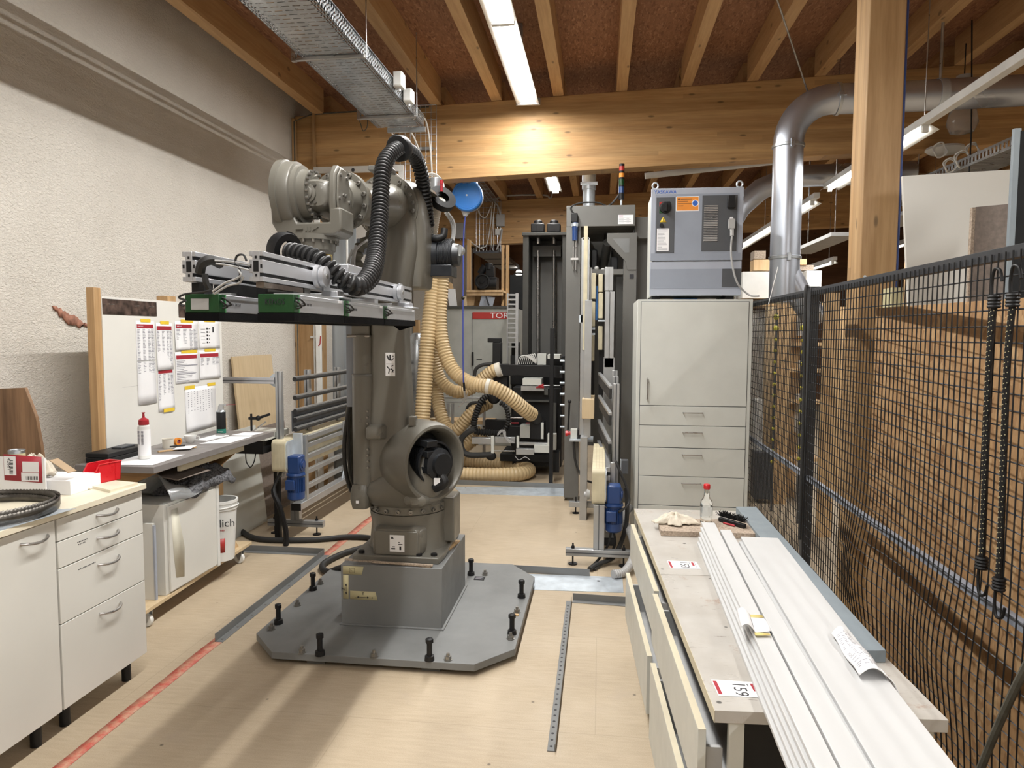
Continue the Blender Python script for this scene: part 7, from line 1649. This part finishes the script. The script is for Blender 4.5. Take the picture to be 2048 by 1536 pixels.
for i, (P, lab, mt, yy) in enumerate(((((893, 577), (910, 578), (914, 613), (899, 613)), 'white board leaning on top of the cabinet, leftmost', 'paper', 10.3), (((894, 562), (904, 567), (908, 585), (894, 585)), 'brown scrap board behind the leftmost white board', 'pine', 10.4), (((963, 591), (990, 595), (985, 613), (958, 612)), 'grey-white board lying on the cabinet under the shelf', 'lilac', 10.25), (((932, 592), (950, 592), (948, 611), (928, 611)), 'pale cardboard piece on the cabinet under the shelf', 'pine', 10.3), (((925, 592), (932, 592), (934, 614), (927, 614)), 'narrow tan board standing left of the cardboard piece', 'ply', 10.15))):
    q = [YP(a, b, yy) for a, b in P]; solo('leaning_board', MB().add([p for p in q]+[p+V((0, .02, 0)) for p in q], [(0, 1, 2, 3), (7, 6, 5, 4), (0, 4, 5, 1), (1, 5, 6, 2), (2, 6, 7, 3), (3, 7, 4, 0)]), M[mt], lab, 'board')
solo('blue_black_tool', MB().bar(YP(972, 593, 10.2), YP(978, 611, 10.2), .02, .02), M['ink'], 'dark slim tool resting across the grey-white board', 'tool')
solo('grey_cupboard', bx(MB(), (905, 490), (933, 868), 10.9, 11.4), M['lilac2'] if 0 else plain('taupe_panel', (.25, .21, .17), .6), 'brownish grey tall cupboard behind the blue hose', 'cupboard')
solo('beige_back_panel', bx(MB(), (826, 480), (905, 900), 11.5, 11.56), M['plaster'], 'beige wall panel behind the suction hoses', 'panel')
solo('timber_upright', bx(MB(), (826, 640), (838, 908), 9.5, 9.6), M['timber_post'], 'narrow brown timber edge seen between robot arm and suction hose', 'post')
# ---- hose reel and blow gun
t = thing('hose_reel', 'round bright blue hose reel hanging under the big beam', 'hose reel'); c = YP(935, 392, 7.3)
link('drum_cover', MB().lathe(c, (0, -1, 0), [(-.02, .155), (-.018, .160), (.03, .158), (.042, .148), (.043, .135), (.038, .132), (.040, .06), (.043, .02)], 48), M['bluereel'], t)
m = MB()
for a in (0, 90, 180, 270): d = V((math.cos(math.radians(a)), 0, math.sin(math.radians(a)))); m.bar(c+V((0, -.041, 0))+d*.09, c+V((0, -.041, 0))+d*.13, .006, .005)
link('moulded_ribs', m, M['bluereel'], t); link('centre_bolt', MB().cyl(c+V((0, -.04, 0)), c+V((0, -.05, 0)), .010, n=6), M['zinc'], t)
link('wall_bracket', MB().box(c.x-.04, c.x+.04, 7.202, c.y+.02, c.z+.12, c.z+.18), M['steel'], t)
link('reel_back', MB().lathe(c+V((0, .02, 0)), (0, 1, 0), [(0, .15), (.08, .15), (.09, .12)], 32).box(c.x-.09, c.x+.09, c.y+.0, c.y+.11, c.z+.10, c.z+.19), M['plasticg'], t)
link('hose_outlet', MB().loft([(c+V((-.02, .03, -.15)), X, Y_, .05, .03, 3), (c+V((-.03, .03, -.20)), X, Y_, .02, .02, 2)], 16), M['plasticg'], t)
g = YP(930, 775, 7.3); g2 = YP(928, 608, 7.3)
link('blue_hose', MB().tube(cr([c+V((-.03, .03, -.2)), YP(927, 480, 7.33), YP(926, 590, 7.33), YP(926, 700, 7.32), YP(927, 765, 7.3)], 10), .0085, 8), M['bluerope'], t)
link('stop_ball', MB().ball(YP(926, 596, 7.33), .019), M['black'], t)
t = thing('blow_gun', 'metal air blow gun hanging at the end of the blue hose', 'blow gun')
link('grip', MB().cyl(YP(927.5, 765, 7.3), YP(929, 782, 7.3), .012), M['black'], t)
link('gun_body', MB().bar(YP(929, 782, 7.3), YP(930, 797, 7.3), .018, .018).bar(YP(935, 795, 7.3), YP(922, 800, 7.3), .014, .014).cyl(YP(932, 800, 7.3), YP(917, 815, 7.3), .006).bar(YP(936, 784, 7.3), YP(930, 800, 7.3), .006, .008), M['steel'], t)
# wire riser, boxes and descending tray under the big beam
t = riser('cable_riser', 'wire-grid cable riser dropping in front of the second beam behind the blue reel', YP(977, 450, 11.96).x, 11.96, 2.98, 3.86, .42, 8, .09)
t = thing('sloping_tray', 'pale cable tray running away from the foot of the wire riser to a small lamp', 'cable tray')
a = YP(972, 504, 11.85); b = V((a.x, 15.0, a.z)); d = b-a
link('tray_bottom', MB().bar(a, b, .42, .006), M['plasticg'], t)
for f in (0, .33, .66, 1): p = a+d*f; link('tray_joint', MB().box(p.x-.215, p.x+.215, p.y-.01, p.y+.01, p.z-.018, p.z+.010), M['char'], t)
link('side_rail', MB().bar(a+V((.21, 0, .03)), b+V((.21, 0, .03)), .005, .08).bar(a+V((-.21, 0, .03)), b+V((-.21, 0, .03)), .005, .08), M['galv'], t)
for y in (13, 14.8): link('hanger', MB().cyl((a.x, y, a.z), (a.x, y, zb(a.x)+.236), .006, n=6), M['steel'], t)
t = thing('grid_tray', 'wire-grid cable tray running under the joists behind the blue reel', 'cable tray'); m = MB()
for i in range(7): m.cyl((a.x-.21+.07*i, 7.25, 3.80), (a.x-.21+.07*i, 11.95, 3.80), .005, n=5)
for i in range(47): m.cyl((a.x-.21, 7.3+.1*i, 3.80), (a.x+.21, 7.3+.1*i, 3.80), .005, n=5)
link('wire_grid', m, M['galv'], t)
for y in (8.2, 11): link('hanger', MB().cyl((a.x, y, 3.8), (a.x, y, zb(a.x)+.236), .006, n=6), M['steel'], t)
t = thing('clip_lamp', 'small bright clip lamp at the far end of the sloping tray', 'lamp'); p = V((a.x+.24, 14.6, a.z-.10))
link('lamp_shade', MB().lathe(p+V((0, 0, .04)), (0, 0, -1), [(0, .03), (.05, .07), (.09, .13)], 20, cap=False), M['black'], t); link('lamp_bulb', MB().ball(p+V((0, 0, -.02)), .07), M['tube_dim'], t)
jbox('grey rounded junction box on the cable right of the wire riser', tuple(YP(1001, 441, 11.958)), (.14, .08, .20), 'plasticg'); jbox('small square white box below the rounded junction box', tuple(YP(996, 464, 11.968)), (.10, .06, .11))
jbox('grey wall box with black slot behind the blue hose', tuple(YP(921, 462, 11.948)), (.16, .10, .26), 'plasticg')
for i, pts in enumerate((((1001, 430), (996, 412), (990, 402), (1010, 392), (1085, 390), (1101, 396), (1105, 380)), ((1004, 458), (1001, 478), (993, 500)), ((955, 418), (962, 432), (972, 434), (982, 412)), ((990, 408), (986, 440), (983, 480), (985, 500)), ((935, 478), (950, 490), (968, 500)), ((985, 404), (980, 455), (973, 490), (962, 495)))):
    solo('riser_cable', MB().tube(cr([YP(a, b, 11.9) for a, b in pts], 8), .015 if i < 2 else .009, 6), M['plasticg' if i < 2 else 'plasticw'], ['grey conduit cable running along under the joists from the far light', 'thick grey cable from the rounded box down to the sloping tray', 'white cable hanging in a loop right below the blue reel', 'white cable running straight down right of the wire riser', 'white cable sagging from the wall box to the sloping tray', 'white cable curving down across the wire riser'][i], 'cable')
# ---- cream suction hoses
def shose(label, pts, r, ends=None):
    P = [YP(a, b, y) if len(q) == 3 else None for q in pts for (a, b, y) in [q]]
    t = thing('suction_hose', label, 'hose'); link('hose_body', ribbed(P, r, .034, .011, 18), M['hose'], t); return t, P
shose('cream suction hose hanging straight down, leftmost of the hanging bundle', [(872, 480, 7.75), (868, 560, 7.7), (858, 650, 7.6), (851, 740, 7.55), (845, 830, 7.5), (840, 880, 7.45), (845, 930, 7.45), (862, 958, 7.62)], .088)
t, P = shose('cream suction hose sweeping in front to the lower black nozzle', [(888, 480, 7.72), (884, 560, 7.7), (880, 640, 7.65), (888, 700, 7.6), (910, 745, 7.55), (945, 768, 7.5), (985, 775, 7.45), (1020, 795, 7.5), (1048, 818, 7.6), (1064, 830, 7.72)], .080)
link('hose_clip', MB().lathe(YP(977, 773, 7.45), (1, -.1, -.15), [(-.022, .079), (-.02, .084), (.02, .084), (.022, .079)], 20, cap=False), M['hose2'], t)
t, P = shose('cream suction hose reaching up to the upper black arm', [(880, 480, 7.95), (876, 560, 7.95), (869, 660, 7.95), (868, 720, 7.95), (885, 765, 7.95), (915, 784, 7.95), (945, 775, 7.95), (968, 755, 7.92), (986, 742, 7.9), (1000, 738, 7.9)], .076)
link('hose_cuff', MB().cyl(YP(992, 741, 7.9), YP(1002, 738, 7.9), .082, n=18), M['hose2'], t)
shose('cream suction hose looping low beside the robot and rising right', [(876, 700, 8.1), (874, 780, 8.1), (882, 830, 8.0), (898, 860, 7.95), (915, 858, 7.9), (940, 830, 7.9), (958, 815, 7.95), (978, 805, 8.05)], .078)
shose('cream suction hose curving behind the motor, lowest of the hanging bundle', [(862, 840, 8.3), (872, 880, 8.2), (888, 905, 8.1), (915, 900, 8.1), (945, 880, 8.15), (968, 862, 8.2)], .085)
t = thing('floor_suction_hose', 'cream suction hose lying in a long loop on the floor behind the robot', 'hose')
fp_ = [(-2.35, 8.45, .085), (-1.9, 8.35, .085), (-1.45, 8.25, .085), (-1.1, 8.1, .085), (-.86, 7.95, .085), (-.77, 7.78, .085), (-.86, 7.58, .085), (-1.1, 7.48, .085), (-1.35, 7.46, .085), (-1.55, 7.46, .085)]
link('hose_body', ribbed(fp_, .078, .04, .007, 18), M['hose'], t); link('black_connector', MB().cyl((-1.55, 7.46, .085), (-1.80, 7.46, .085), .06).tube(cr([(-1.72, 7.42, .14), (-1.74, 7.4, .20), (-1.80, 7.4, .20), (-1.83, 7.42, .14)], 5), .012, 6), M['black'], t)
link('cuff', MB().cyl((-1.50, 7.46, .085), (-1.58, 7.46, .085), .083, n=18), M['hose2'], t)
# ---- strip curtain and white door frame beyond the robot
t = thing('strip_curtain', 'smoky grey plastic strip curtain hanging in the gateway beside the wall post', 'curtain')
for i in range(2): x = -2.84+.12*i; link('curtain_strip', MB().grid(lambda u, v, x=x, i=i: V((x+.15*u, 7.30+.012*(i % 2)+.012*math.sin(PI*u), .03+3.05*v)), 4, 1), M['pvc'], t, solid=.003)
t = thing('white_gate_frame', 'thin white painted frame standing in the gateway behind the robot wrist', 'frame'); y = 6.9
a = YP(630, 340, y); b = YP(757, 338, y)
link('top_rail', MB().box(a.x-.02, b.x+.25, y, y+.04, a.z-.03, a.z+.03), M['plasticw'], t, bev=.003); link('upright', MB().box(a.x-.02, a.x+.03, y, y+.04, 0, a.z-.03), M['plasticw'], t, bev=.003)
link('upright', MB().box(b.x+.20, b.x+.25, y, y+.04, 0, a.z-.03), M['plasticw'], t, bev=.003); link('rail_hole', MB().lathe(YP(706, 340, y-.001), (0, -1, 0), [(0, .018), (.001, .018)], 12), M['char'], t)
x = YP(640, 700, 7.1).x
t = thing('white_pipe_pair', 'two thin white pipes with clips running up beside the wall post', 'pipe')
for dx in (0, .035): link('pipe', MB().cyl((x+dx, 6.96, 0), (x+dx, 6.96, 2.9), .011, n=8), M['plasticw'], t)
link('pipe_clip', MB().box(x-.04, x+.06, 6.95, 6.97, 1.55, 1.57), M['plasticw'], t)
solo('red_valve_lever', MB().tube([YP(641, 672, 6.9), YP(640, 688, 6.9), YP(637, 692, 6.9)], .006, 6), M['redcap'], 'small red lever on the white pipes', 'lever')
solo('white_pipe', MB().cyl((YP(696, 650, 7.0).x, 7.0, 0), (YP(696, 650, 7.0).x, 7.0, 2.9), .012, n=8), M['plasticw'], 'single thin white pipe at the right edge of the strip curtain', 'pipe')
solo('grey_cylinder_tank', MB().lathe((YP(834, 690, 8.6).x, 8.6, .9), (0, 0, 1), [(0, .10), (.02, .11), (.62, .11), (.70, .06), (.71, .03)], 20).box(YP(834, 690, 8.6).x-.12, YP(834, 690, 8.6).x+.12, 8.5, 8.7, 0, .9), M['galv'], 'grey rounded filter tank showing behind the robot arm', 'tank')
for r in list(ROOTS): settle(r)
for o in COL.objects:
    if '_done' in o.keys(): del o['_done']
SC.view_settings.view_transform = 'Standard'; SC.view_settings.look = 'None'; SC.view_settings.gamma = 1; SC.view_settings.exposure = 0.12
SC.view_settings.use_curve_mapping = False
